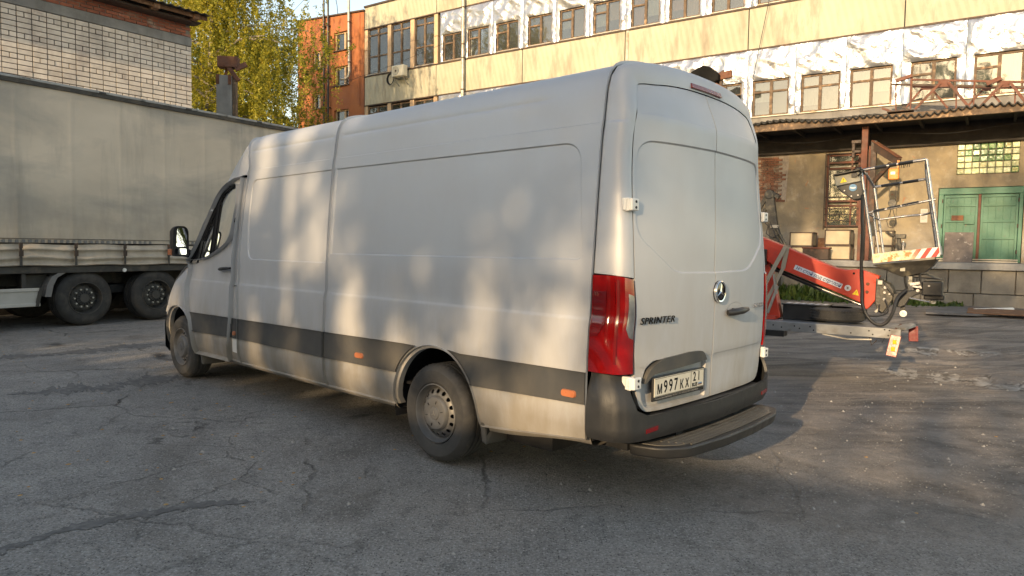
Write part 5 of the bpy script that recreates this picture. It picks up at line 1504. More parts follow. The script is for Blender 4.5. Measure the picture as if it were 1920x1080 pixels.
    # arch lips
    for xc, r, a0, a1 in ((-.02, .475, 182, -2), (WB - .015, .462, 184, -2)):
        pts = [(x, z) for x, z in archpts(xc, .37, r, a0, a1, 30)]
        m = MB(); inner = [(xc + (x - xc) * .955, .37 + (z - .37) * .955) for x, z in pts]
        V = []; F = []
        for (x, z), (xi, zi) in zip(pts, inner):
            fm = side_map(s) if xc < 2 else fender_map(s)
            P = fm(np.array([x]), np.array([z]))[0]
            V += [(P[0], P[1] - s * .002, P[2]), (x, P[1] - s * .012, z - .004), (xi, P[1] - s * .016, zi), (xi, P[1] - s * .06, zi)]
        for i in range(len(pts) - 1):
            for q in range(3): a = i * 4 + q; F.append((a, a + 4, a + 5, a + 1))
        m.add(V, F).build('arch_lip', MT['paint'], van, smooth=50, fix=True)
    # sill
    sl = MB()
    for xa, xb in ((.46, 3.95),):
        V = []; xs_ = np.linspace(xa, xb, 24)
        for x in xs_: V += [(x, s * .950, .362), (x, s * .940, .325), (x, s * .915, .305), (x, s * .80, .30)]
        F = [(i * 4 + q, i * 4 + q + 4, i * 4 + q + 5, i * 4 + q + 1) for i in range(len(xs_) - 1) for q in range(3)]
        sl.add(V, F)
    V = []; xs_ = np.linspace(-1.36, -.52, 10)
    for x in xs_:
        zb = .36 + .08 * sm(np.array(-x), .5, 1.36) * 1.0; V += [(x, s * .955, float(zb)), (x, s * .935, float(zb) - .04), (x, s * .85, float(zb) - .06), (x, s * .7, float(zb) - .05)]
    F = [(i * 4 + q, i * 4 + q + 4, i * 4 + q + 5, i * 4 + q + 1) for i in range(len(xs_) - 1) for q in range(3)]
    sl.add(V, F)
    sl.build('sill', MT['paint'], van, smooth=60)

def insetpoly(P, d):
    P = [Vector(p) for p in P]; n = len(P); out = []
    area = sum(P[i].x * P[(i + 1) % n].y - P[(i + 1) % n].x * P[i].y for i in range(n))
    s = 1 if area > 0 else -1
    for i in range(n):
        a = P[i - 1]; b = P[i]; c = P[(i + 1) % n]
        e1 = (b - a); e2 = (c - b)
        if e1.length < 1e-9 or e2.length < 1e-9: out.append(tuple(b)); continue
        n1 = Vector((-e1.y, e1.x)).normalized() * s; n2 = Vector((-e2.y, e2.x)).normalized() * s
        m = (n1 + n2)
        if m.length < 1e-6: m = n1
        m.normalize(); q = max(.4, m.dot(n1)); out.append(tuple(b + m * (d / q)))
    return out

def plan_y(x):
    u = np.clip((np.asarray(x, float) - 4.35) / 1.02, 0, 1); return (1 - u ** 2.7) ** (1 / 2.7)
def hood_z(x): return np.interp(x, [4.1, 4.24, 4.40, 4.60, 4.78, 4.92, 5.1, 5.3], [1.33, 1.318, 1.27, 1.17, 1.03, .90, .80, .74])
def fender_map(s):
    def f(U, V):
        y0, z, _, _ = skin(np.minimum(U, 4.13), V)
        top = hood_z(U); q = np.clip(1 - (top - V) / .22, 0, 1)
        y = y0 * plan_y(U) - .07 * q ** 2.2 * sm(U, 4.1, 4.3)
        d = np.hypot((U - (WB - .015)) / .96, V - .37)
        y = y + .012 * np.exp(-((d - .52) / .05) ** 2) * (V > .5)
        return np.stack([U, s * y, V], -1)
    return f

body_side(1); body_side(-1)

# nose, hood and windscreen (the far end, hardly seen from here)
def nose_pt(v, z):
    """v -1..1 across the nose, from fender edge to fender edge"""
    a = abs(v); x = 4.922 + .445 * (1 - a ** 2.4) ** .9
    y0, _, _, _ = skin(np.array([4.1]), np.array([z])); top = float(hood_z(x)); q = min(1, max(0, 1 - (top - z) / .22))
    y = float(y0[0]) * (float(plan_y(4.922)) * a if a < 1 else float(plan_y(4.922)))
    y = float(y0[0]) * float(plan_y(4.922)) * a - (.07 * q ** 2.2) * a
    return (x - .10 * max(0, z - .72), math.copysign(y, v) if v else 0.0, min(z, top))
gridsurf('nose', np.array([[nose_pt(v, z) for v in np.linspace(1, -1, 41)] for z in np.linspace(.26, .93, 12)]), MT['paint'], van, smooth=50, flip=True)
P = []
for x in np.linspace(4.14, 5.30, 14):
    h = float(hood_z(x)); row = []
    for v in np.linspace(-1, 1, 17):
        yb = .985 * float(plan_y(min(x, 5.3))) - .066; row.append((x, v * max(yb, .3), h + .10 * (1 - v * v) - .005))
    P.append(row)
gridsurf('hood', np.array(P), MT['paint'], van, smooth=50)
P = []
for x in np.linspace(3.08, 4.30, 12):
    row = []
    for t_ in np.linspace(T_SH + .0, TM, 8):
        y, z, _, _ = skin(x, t_); bulge = .22 * (1 - (float(y) / .8) ** 2) if x > 3.2 else 0
        row.append((x + max(0, bulge) * sm(np.array(x), 3.1, 4.2), float(y), float(z)))
    row2 = row + [(a, -b, c) for a, b, c in row[-2::-1]]
    P.append(row2)
gridsurf('windscreen', np.array(P), MT['glossblack'], van, smooth=60)
bmp = MB()
pts = [(4.80, .968), (4.93, .915), (5.06, .845), (5.2, .72), (5.33, .50), (5.38, .3), (5.39, 0)]
pts = pts + [(x, -y) for x, y in pts[-2::-1]]
V = []; F = []
for x, y in pts:
    k_ = math.hypot(x - 4.5, y); nx, ny = (x - 4.5) / k_, y / k_
    V += [(x + .015 * nx, y + .018 * ny, .72), (x + .03 * nx, y + .03 * ny, .55), (x + .03 * nx, y + .025 * ny, .32), (x - .03, y * .95, .22)]
for i in range(len(pts) - 1):
    for q in range(3): a = i * 4 + q; F.append((a, a + 4, a + 5, a + 1))
bmp.add(V, F); bmp.build('front_bumper', MT['bumper'], van, smooth=50)
for s in (1, -1):
    m = MB(); m.add([(4.86, s * .935, .93), (5.02, s * .86, .88), (5.04, s * .86, .76), (4.90, s * .938, .80)], [(0, 1, 2, 3)]); m.build('headlight', MT['glossblack'], van, fix=False)

# ---- rear corner pillars and roof header: from the last side seam round to the door opening
T0 = .84
def rearx(Y, Z):
    x = -1.622 + .048 * (np.abs(Y) / .9) ** 3.2
    x = x - .010 * sm(Z, .6, 1.3)
    x = x + .080 * (np.abs(Y) / .9) ** 3.6 * sm(Z, 1.1, 2.3)
    x = x + .045 * sm(Z, 1.5, 2.3) * .5
    x = x + .095 * sm(Z, 2.28, 2.62)
    x = x + .010 * sm(-Z, -.82, -.78) * 0
    return x
def corner(S, Tt, sgn=1, off=0.0):
    """S 0..1 from x=-1.372 round to the door edge"""
    S = np.asarray(S, float); Tt = np.asarray(Tt, float)
    y, z, ny, nz = skin(-1.372 + 0 * S, Tt, off)
    top = sm(Tt, 2.40, 2.80)
    ins = np.interp(Tt, [.6, .85, 1.4, 1.7, 2.0, 2.3, 2.45, 2.8], [.18, .14, .095, .085, .080, .080, .10, .140])
    ye, ze = y - ny * ins, z - nz * ins
    depth = -1.372 - rearx(np.abs(ye), ze) + off * .8
    a = np.clip(S, 0, 1) * math.pi / 2
    fx = np.sin(a) ** .92; fi = (1 - np.cos(a)) ** 1.6
    x = -1.372 - depth * fx
    return np.stack([x, sgn * (y - ny * ins * fi), z - nz * ins * fi], -1)
for s in (1, -1):
    patch('rear_pillar', [(0, 1.402), (1, 1.385), (1, TM), (0, TM)], lambda U, V, s=s: corner(U, V, s), MT['paint'], van, us=np.linspace(.06, .94, 11), vs=VS, step=.09, thick=.018, smooth=50, flip=s < 0, margin=.004)

# tail lamps: red outer lens with a ribbed dark field and a clear reversing field
def lens(nm, poly, off, mat, parent, s, thick=.02, extra=None):
    def f(U, V):
        o = off + (extra(U, V) if extra else 0); return corner(U, V, s, o)
    return patch(nm, poly, f, mat, parent, us=np.linspace(.03, .97, 24), vs=np.arange(.85, 1.4, .022), step=.04, thick=thick, smooth=30, flip=s < 0, margin=.004)
for s in (1, -1):
    tl = lens('tail_lamp', [(.0, .842), (.985, .842), (.985, 1.375), (.5, 1.392), (.0, 1.392)], .010, MT['red'], van, s,
              extra=lambda U, V: .006 * np.exp(-((U - .52) / .05) ** 2) - .006 * sm(V, 1.02, .96) * np.sin((U * 7 + V * 17)) ** 2 - .008 * sm(U, .27, .33) * sm(-U, -.48, -.44) * sm(V, .98, 1.04))
    tl_r = lens('ribbed_field', [(.015, 1.05), (.015, 1.30), (.27, 1.30), (.27, 1.12), (.14, 1.05)], .013, MT['darkred'], tl, s, thick=.003, extra=lambda U, V: .004 * np.abs(np.sin(V * 95)))
    lens('reverse_field', [(.975, 1.04), (.975, 1.285), (.80, 1.295), (.77, 1.10), (.86, 1.05)], .013, MT['clear'], tl, s, thick=.003, extra=lambda U, V: .003 * np.abs(np.sin(U * 40)))
    lens('centre_rib', [(.50, .90), (.56, .90), (.56, 1.37), (.50, 1.37)], .0185, MT['darkred'], tl, s, thick=.004)
    m = MB().box(-1.56, -1.40, s * .84, s * .90, .85, 1.38); m.build('lamp_housing', MT['black'], tl)

# ---- rear doors
RW = roundpoly([(-.08, 1.392), (-.08, 2.180), (.80, 2.165), (.845, 1.62), (.50, 1.400)], [0.0, 0.0, .13, .10, .10], 7)
PR = roundpoly([(.075, .600), (.075, .870), (.20, .905), (.745, .895), (.80, .74), (.765, .62)], [.02, .03, .05, .12, .08, .06], 5)
def rmap(s, rec=(), off=0.0):
    def f(U, V):
        x = rearx(U, V) - off
        x = x + .006 * sm(V, 2.31, 2.325) 
        x = x + .005 * (sm(-V, -.872, -.862))
        for P, d in rec: x = x + recess(U, V, P, d, .010)
        return np.stack([x, s * U, V], -1)
    return f
_e = corner(np.ones(60), np.concatenate([np.linspace(.87, 2.36, 16), np.linspace(2.40, TM, 44)]), 1)
_ed = [(float(p[1]), float(p[2])) for p in _e]
_ed = [q for q in _ed if q[0] > .01]
DO = roundpoly([(.004, .588), (.60, .592), (.795, .600), (.846, .80)], [0, 0, .12, .0], 6) + insetpoly(_ed + [(0.01, _ed[-1][1]), (-.5, 1.5)], .006)[:-2][1:] + [(.004, _ed[-1][1] - .006)]
VR = np.unique(np.round(np.concatenate([np.arange(.62, 2.6, .05), [.862, .867, .872, 2.31, 2.317, 2.325]]), 4))
rd = {}
for s in (1, -1):
    rec = [(RW, .010)]; lines = [(RW, True), (insetpoly(RW, .010), True)]
    if s > 0: rec.append((PR, .028)); lines += [(PR, True), (insetpoly(PR, .010), True)]
    rd[s] = patch('rear_door', DO, rmap(s, rec), MT['paint'], van, lines=lines, us=np.arange(.03, .92, .055), vs=VR, step=.045, thick=.03, smooth=38, flip=s > 0)
MB().box(-1.50, -1.46, -.82, .82, .55, 2.40).build('door_aperture', MT['seam'], van)

# hinges
def hinge(x, y, z, s):
    h = MB(); h.box(-.012, .035, -.020, .018, -.036, .036); h.build
    m = MB(); m.box(x - .045, x + .018, s * (y - .012), s * (y + .022), z - .038, z + .038)
    m.box(x - .066, x - .040, s * (y - .055), s * (y + .018), z - .034, z + .034)
    o = m.build('door_hinge', MT['white'], rd[s], bevel=.006)
    k = MB(); k.tube([(x - .020, s * (y + .022), z - .030), (x - .020, s * (y + .022), z + .030)], .012, 10); k.build('hinge_pin', MT['white'], o, smooth=40)
    k = MB()
    for dz in (-.016, .016): k.lathe([(.001, 0), (.008, 0), (.008, .004)], 10, 'x', (x - .0685, s * (y - .022), z + dz))
    k.build('bolt_hole', MT['seam'], o)
for s in (1, -1):
    for z, yy in ((1.79, .905), (.785, .900)):
        hinge(float(rearx(np.array([.86]), np.array([z]))[0]) + .028, yy - .012, z, s)

# rear door furniture
def rx(y, z): return float(rearx(np.array([y]), np.array([z]))[0])
ex, ey, ez = rx(.0, 1.28) - .010, -.045, 1.272
m = MB(); m.lathe([(.001, .0), (.060, .0), (.070, .004), (.073, .012), (.073, .02)], 36, 'x', (ex - .006, ey, ez)); em = m.build('emblem', MT['glossblack'], rd[-1], smooth=40)
m = MB(); m.lathe([(.058, -.004), (.066, -.006), (.071, -.002), (.072, .010)], 36, 'x', (ex - .006, ey, ez)); m.build('emblem_ring', MT['chrome'], em, smooth=40)
m = MB()
for k in range(3):
    a = math.pi / 2 + k * 2 * math.pi / 3; c_, s_ = math.cos(a), math.sin(a); X = ex - .008
    p0 = (ey, ez); tip = (ey + .060 * c_, ez + .060 * s_); l_ = (ey - .010 * s_, ez + .010 * c_); r_ = (ey + .010 * s_, ez - .010 * c_)
    m.add([(X - .007, *p0), (X, *l_), (X - .001, *tip), (X, *r_)], [(0, 1, 2), (0, 2, 3)])
m.build('emblem_star', MT['chrome'], em, fix=False)
# "SPRINTER" badge, engine badge
def rear_text(txt, size, y, z, mat, par, sx=1.0, shear=.25, depth=.0025, bold=0, space=1.12):
    x = rx(abs(y), z) - .004
    dy = .02; sl = (rx(abs(y - .15), z) - rx(abs(y), z)) / -.15 if y > 0 else (rx(abs(y - .15), z) - rx(abs(y), z)) / -.15
    ax = Vector((-sl * -1 * 0 + (rx(abs(y - .15), z) - rx(abs(y), z)), -.15, 0))
    M_ = frame_m((x - .006, y, z), ax, (0, 0, 1))
    return text_obj('badge_lettering', txt, size, mat, par, M_, depth, shear, sx=sx, bold=bold, space=space)
rear_text('SPRINTER', .055, .835, 1.115, MT['ink'], rd[1], 1.22, .25, .0025, .0)
rear_text('516 CDI', .045, -.60, 1.135, MT['chrome'], rd[-1], 1.1, .2, .002, .0008)
# plate with frame
px0, px1, pz0, pz1 = .700, .125, .652, .800
pyc, pzc = (px0 + px1) / 2, (pz0 + pz1) / 2
ax = Vector((rx(px1, pzc) - rx(px0, pzc), px1 - px0, 0)).normalized()
PM = frame_m((rx(pyc, pzc) + .006, pyc, pzc), ax, (0, 0, 1))     # local x to the reader's right, y up, z towards the reader
hw, hh = .288, .072
m = MB(); m.box(-hw, hw, -hh, hh, .0, .012, PM)
pf = m.build('number_plate_frame', MT['black'], rd[1], bevel=.003)
m = MB(); m.box(-hw + .012, hw - .012, -hh + .026, hh - .008, .012, .0155, PM); pl = m.build('number_plate', MT['plate'], pf)
def ptxt(txt, size, x, y, mat=MT['ink'], sx=1, bold=.001, al='CENTER'):
    return text_obj('plate_lettering', txt, size, mat, pf, PM @ Matrix.Translation((x, y, .0162)), .0006, 0, al, sx, bold)
bw_ = -hh + .026
for c, x_, sz_, up_ in (('М', -.222, .078, .016), ('9', -.160, .105, .016), ('9', -.104, .105, .016), ('7', -.048, .105, .016), ('К', .018, .078, .016), ('Х', .080, .078, .016), ('2', .166, .082, .044), ('1', .218, .082, .044)):
    ptxt(c, sz_, x_, bw_ + up_, sx=.80, bold=.0010)
ptxt('RUS', .032, .170, bw_ + .010, sx=1.1)
m = MB(); m.box(.1235, .1265, bw_ + .003, hh - .011, .0155, .0165, PM); m.box(-hw + .016, hw - .016, hh - .013, hh - .011, .0155, .0165, PM); m.box(-hw + .016, hw - .016, bw_ + .002, bw_ + .004, .0155, .0165, PM); m.build('plate_border', MT['ink'], pf)
m = MB(); m.box(.212, .256, bw_ + .012, bw_ + .019, .0155, .0164, PM); m.build('flag_red', MT['rustred'], pf)
m = MB(); m.box(.212, .256, bw_ + .020, bw_ + .027, .0155, .0164, PM); m.build('flag_blue', MT['blue'], pf)
text_obj('frame_lettering', '· Mercedes-Benz Автомир  НОВЫЕ И С ПРОБЕГОМ  8-960-800-21', .0165, MT['alu'], pf, PM @ Matrix.Translation((-hw + .014, -hh + .008, .0125)), .0004, 0, 'LEFT', 1.02)
# hooded strip above the plate
hp = roundpoly([(.095, .842), (.145, .905), (.30, .912), (.62, .900), (.735, .850), (.785, .770), (.765, .770), (.70, .818)], [.01, .04, 0, .06, .05, .01, .01, .03], 4)
patch('plate_light_strip', hp, lambda U, V: np.stack([rearx(U, V) - .016, U, V], -1), MT['trim'], rd[1], us=np.arange(.1, .8, .05), vs=[.82, .86, .89], step=.03, thick=.034, smooth=50, flip=True)
# handle in a dished cup
hz, hy = 1.135, -.30
cup = [(hy + .125 * math.cos(a), hz + .058 * math.sin(a)) for a in np.linspace(0, 2 * math.pi, 30)[:-1]]
def cupf(U, V):
    d = np.clip(1 - ((U + .30) / .125) ** 2 - ((V - hz) / .058) ** 2, 0, 1)
    return np.stack([rearx(np.abs(U), V) - .0015 + .012 * d, U, V], -1)
hc = patch('handle_cup', cup, cupf, MT['paint'], rd[-1], us=np.arange(-.43, -.17, .018), vs=np.arange(1.07, 1.2, .014), step=.02, thick=0, smooth=60, flip=False)
xh = rx(.3, hz) - .035
m = MB(); m.tube([(xh + .02, -.165, hz - .008), (xh - .005, -.20, hz - .004), (xh - .008, -.33, hz), (xh, -.42, hz + .004)], [.018, .024, .024, .016], 12); m.tube([(xh + .03, -.25, hz), (xh - .005, -.25, hz)], .018, 8)
m.build('door_handle', MT['black'], hc, smooth=50)
m = MB(); m.lathe([(.001, -.004), (.014, -.004), (.015, .004)], 14, 'x', (xh - .004, -.405, hz + .004)); m.build('lock_cylinder', MT['chrome'], hc)
# third brake lamp in the roof header
y0_, y1_ = .40, -.10
m = MB(); V = []; F = []
for i in range(13):
    y = .20 - .40 * i / 12; p_ = corner(np.array([.93]), np.array([TM - .6 * abs(y) ** 1.0 * .0 - abs(y)]), 1)[0]; zz = float(p_[2]) ; xx = float(p_[0])
    V += [(xx - .016, y, zz - .012), (xx + .000, y, zz + .022), (xx + .10, y, zz + .050), (xx + .10, y, zz - .01)]
for i in range(12):
    for q in range(4): a = i * 4; F.append((a + q, a + (q + 1) % 4, a + 4 + (q + 1) % 4, a + 4 + q))
F += [(0, 1, 2, 3), (51, 50, 49, 48)]
m.add(V, F).build('third_brake_lamp', MT['brake'], van, smooth=40, bevel=.004)
# bumper with corners, step, reflectors
def bump_path(Sv):
    """plan position for path parameter: s<0 side part, then corner, then straight across; mirrored past the middle"""
    pts = [(-1.370, 1.018), (-1.47, 1.012), (-1.555, .985), (-1.615, .925), (-1.650, .82), (-1.675, .55), (-1.690, .25), (-1.695, 0)]
    pts = np.array(pts + [(a, -b) for a, b in pts[-2::-1]])
    L = np.concatenate([[0], np.cumsum(np.hypot(*np.diff(pts, axis=0).T))]); L /= L[-1]
    return np.interp(Sv, L, pts[:, 0]), np.interp(Sv, L, pts[:, 1])
def bump_f(U, V):
    x, y = bump_path(U)
    rr = .018 * sm(-V, -.50, -.44) + .020 * sm(V, .74, .84)
    cy = np.sign(y) * np.minimum(np.abs(y) - rr * (np.abs(y) > .7), 1.1)
    hi = sm(V, .62, .83) * (np.abs(y) > .5)
    # the upper corner leans in to meet the lamp
    cy = cy * (1 - .030 * hi); x = x + rr * (np.abs(y) < .99) + .050 * hi * (x < -1.40)
    return np.stack([x, cy, V], -1)
bo = [(0, .458), (.10, .452), (.5, .452), (.90, .452), (1, .458), (1, .834), (.093, .834)]
bo = [(0, .458), (.12, .450), (.5, .446), (.88, .450), (1, .458), (1, .834), (.884, .834), (.880, .72), (.868, .635), (.830, .594), (.5, .578), (.170, .594), (.132, .635), (.120, .72), (.116, .834), (0, .834)]
rb = patch('rear_bumper', roundpoly(bo, .006, 2), bump_f, MT['bumper'], van, us=np.linspace(0, 1, 90), vs=np.arange(.44, .84, .03), step=.02, thick=.02, smooth=50, flip=False, margin=.004)
m = MB(); m.box(-1.655, -1.30, -.74, .74, .570, .577); m.box(-1.60, -1.30, -.85, .85, .45, .457); m.build('bumper_shelf', MT['bumper'], rb)
for s in (1, -1):
    a, b = (.160, .205) if s > 0 else (.795, .84)
    patch('reflector', [(a, .498), (b, .503), (b, .530), (a, .522)], lambda U, V: bump_f(U, V) + np.array([-.004, .002 * s, 0]), MT['darkred'], rb, step=.02, thick=.004)
# step: ribbed tread on a dark moulding
sp = roundpoly([(-1.50, .80), (-1.70, .74), (-1.80, .60), (-1.845, .20), (-1.845, -.20), (-1.815, -.62), (-1.74, -.80), (-1.60, -.82), (-1.52, -.70)], .06, 4)
m = MB().prism(sp, lambda a, b: (a, b, .405), lambda a, b: (a * .985 - .015, b * .97, .335)); st = m.build('rear_step', MT['bumper'], van, bevel=.012, smooth=50)
m = MB()
for k in range(5):
    xx = -1.655 - k * .036
    pts = [(xx + .03 * (abs(y) / .7) ** 2, y, .4105) for y in np.linspace(.62 - .02 * k, -.68 + .02 * k, 14)]
    for i in range(13): m.bar(pts[i], pts[i + 1], .012, .006)
m.build('tread_rib', MT['trim'], st)
MB().prism(insetpoly(sp, .05), lambda a, b: (a, b, .4085), lambda a, b: (a, b, .404)).build('tread_plate', MT['trim'], st)
m = MB(); m.box(-1.62, -1.2, .35, .43, .34, .46); m.box(-1.62, -1.2, -.43, -.35, .34, .46); m.build('step_bracket', MT['under'], st)

# ---- underbody, wheelhouses, inside
m = MB(); m.box(-1.5, 4.9, -.78, .78, .36, .52); m.box(-1.4, 3.9, -.55, .55, .30, .37); m.build('floor_pan', MT['under'], van)
m = MB(); m.box(.56, 3.9, -.93, .93, .345, .42); m.box(-1.36, -.55, -.93, .93, .42, .48); m.box(-1.40, 2.85, -.90, .90, .50, .52); m.build('lower_frame', MT['under'], van)
m = MB(); m.box(.6, 3.9, -.93, -.90, .40, 1.1); m.box(2.84, 2.87, -.86, .86, .4, 2.1); m.build('bulkhead', MT['under'], van)
for s in (1, -1):
    for xc, r, y1 in ((-.02, .50, .955), (WB - .015, .485, .93)):
        V = []; F = []; n = 18
        for i in range(n + 1):
            a = R(-14 + 208 * i / n); x, z = xc + r * math.cos(a), .37 + r * math.sin(a)
            V += [(x, s * y1, z), (x, s * .52, z)]
        for i in range(n): F.append((2 * i, 2 * i + 2, 2 * i + 3, 2 * i + 1))
        k = len(V); V += [(xc - r, s * .52, .3), (xc + r, s * .52, .3), (xc + r, s * .52, .9), (xc - r, s * .52, .9)]; F.append((k, k + 1, k + 2, k + 3))
        MB().add(V, F).build('wheelhouse', MT['under'], van, smooth=60, fix=False)
# dusty back face of the inner arch
for s in (1, -1):
    V = []; F = []
    for i in range(11):
        a = R(28 + 92 * i / 10); V += [(-.02 + .470 * math.cos(a) - .0, s * .70, .37 + .470 * math.sin(a)), (-.02 + .30 * math.cos(a), s * .70, .37 + .36 * math.sin(a))]
    # mud flap
for s in (1, -1):
    m = MB(); m.add([(-.435, s * .985, .60), (-.475, s * .965, .24), (-.49, s * .70, .24), (-.50, s * .70, .60), (-.475, s * .985, .60), (-.515, s * .965, .23), (-.53, s * .70, .23), (-.54, s * .70, .60)], [(0, 1, 2, 3), (7, 6, 5, 4), (0, 4, 5, 1), (1, 5, 6, 2), (2, 6, 7, 3), (3, 7, 4, 0)])
    m.build('mud_flap', MT['trim'], van, bevel=.008)
    m = MB(); m.add([(3.955, s * .975, .56), (3.905, s * .96, .22), (3.885, s * .72, .22), (3.90, s * .72, .56), (3.925, s * .975, .56), (3.865, s * .96, .215), (3.845, s * .72, .215), (3.86, s * .72, .56)], [(0, 1, 2, 3), (7, 6, 5, 4), (0, 4, 5, 1), (1, 5, 6, 2), (2, 6, 7, 3), (3, 7, 4, 0)])
    m.build('mud_flap', MT['trim'], van, bevel=.008)
m = MB(); m.box(-.95, -.55, .30, .80, .24, .36); m.tube([(-.6, .55, .3), (-1.3, .5, .33)], .04, 8); m.tube([(0, -.7, .352), (0, .7, .352)], .06, 10); m.tube([(WB, -.7, .352), (WB, .7, .352)], .05, 10); m.lathe([(.001, -.12), (.14, -.08), (.16, 0), (.14, .08), (.001, .12)], 16, 'y', (0, 0, .352)); m.build('running_gear', MT['under'], van)
for s in (1, -1):
    m = MB(); m.box(3.05, 3.45, s * .62 - .24, s * .62 + .24, .75, .95); m.box(2.98, 3.10, s * .62 - .24, s * .62 + .24, .9, 1.5); m.box(2.96, 3.06, s * .62 - .12, s * .62 + .12, 1.53, 1.72); m.build('seat', MT['seat'], van, bevel=.04)
m = MB(); m.box(2.90, 3.62, -.84, -.15, 1.90, 1.94); m.box(2.90, 3.55, -.80, .80, 2.06, 2.10); m.box(2.88, 2.94, -.84, -.78, 1.3, 2.06); m.add([(3.55, -.80, 2.06), (3.55, .80, 2.06), (3.95, .80, 1.78), (3.95, -.80, 1.78), (3.55, -.80, 2.09), (3.55, .80, 2.09), (3.98, .80, 1.80), (3.98, -.80, 1.80)], [(0, 1, 2, 3), (7, 6, 5, 4), (0, 4, 5, 1), (1, 5, 6, 2), (2, 6, 7, 3), (3, 7, 4, 0)]); m.build('headliner', MT['seat'], van)
m = MB(); m.box(3.95, 4.3, -.85, .85, .9, 1.32); m.build('dashboard', MT['seat'], van, bevel=.05)
m = MB()
c0 = Vector((3.72, .45, 1.30)); nrm = Vector((-.75, 0, .66)).normalized(); a1 = Vector((0, 1, 0)); a2 = nrm.cross(a1)
m.tube([tuple(c0 + a1 * (.2 * math.cos(t)) + a2 * (.2 * math.sin(t))) for t in np.linspace(0, 2 * math.pi, 25)], .015, 6)
m.tube([tuple(c0 - a1 * .19), tuple(c0 + a1 * .19)], .018, 6); m.tube([tuple(c0), (4.0, .45, 1.05)], .03, 6); m.build('steering_wheel', MT['seat'], van, smooth=60)

# ---- mirrors
for s in (1, -1):
    my = s * 1.075; mx = 4.16
    # housing: rounded box, open towards the rear where the glass sits
    sec = roundpoly([(-.105, -.155), (.105, -.155), (.105, .145), (.06, .175), (-.06, .175), (-.105, .13)], .035, 4)
    V = []; n = len(sec)
    for k_, (dx, sc) in enumerate(((-.05, 1.0), (.02, .99), (.08, .86), (.115, .6))):
        for a, b in sec: V.append((mx + dx, my + .78 * a * sc, 1.545 + b * sc))
    F = [(k_ * n + i, k_ * n + (i + 1) % n, (k_ + 1) * n + (i + 1) % n, (k_ + 1) * n + i) for k_ in range(3) for i in range(n)] + [tuple(range(3 * n, 4 * n))]
    b0 = len(V)
    for a, b in sec: V.append((mx - .035, my + .78 * a * .90, 1.545 + b * .93))
    F += [(i, (i + 1) % n, b0 + (i + 1) % n, b0 + i) for i in range(n)] + [tuple(range(b0, b0 + n))]
    mr = MB().add(V, F).build('wing_mirror', MT['black'], van, smooth=45)
    g = roundpoly([(-.070, -.050), (.075, -.050), (.075, .115), (.05, .155), (-.05, .155), (-.085, .12)], .025, 4)
    tilt = .10 * s
    MB().add([(mx - .042 - a * tilt * .2, my + .74 * a - s * .006, 1.545 + b) for a, b in g], [tuple(range(len(g)))]).build('mirror_glass', MT['mirror'], mr, fix=False)
    g = roundpoly([(-.08, -.135), (.08, -.135), (.08, -.07), (-.08, -.07)], .015, 3)
    MB().add([(mx - .042, my + .74 * a, 1.545 + b) for a, b in g], [tuple(range(len(g)))]).build('mirror_glass', MT['mirror'], mr, fix=False)
    MB().box(mx - .0, mx + .09, my + s * .065, my + s * .095, 1.40, 1.47).build('indicator', MT['orange'], mr, bevel=.01)
    MB().bar((mx + .03, s * .95, 1.42), (mx + .03, my, 1.44), .06, .09).build('mirror_arm', MT['black'], mr, bevel=.015)

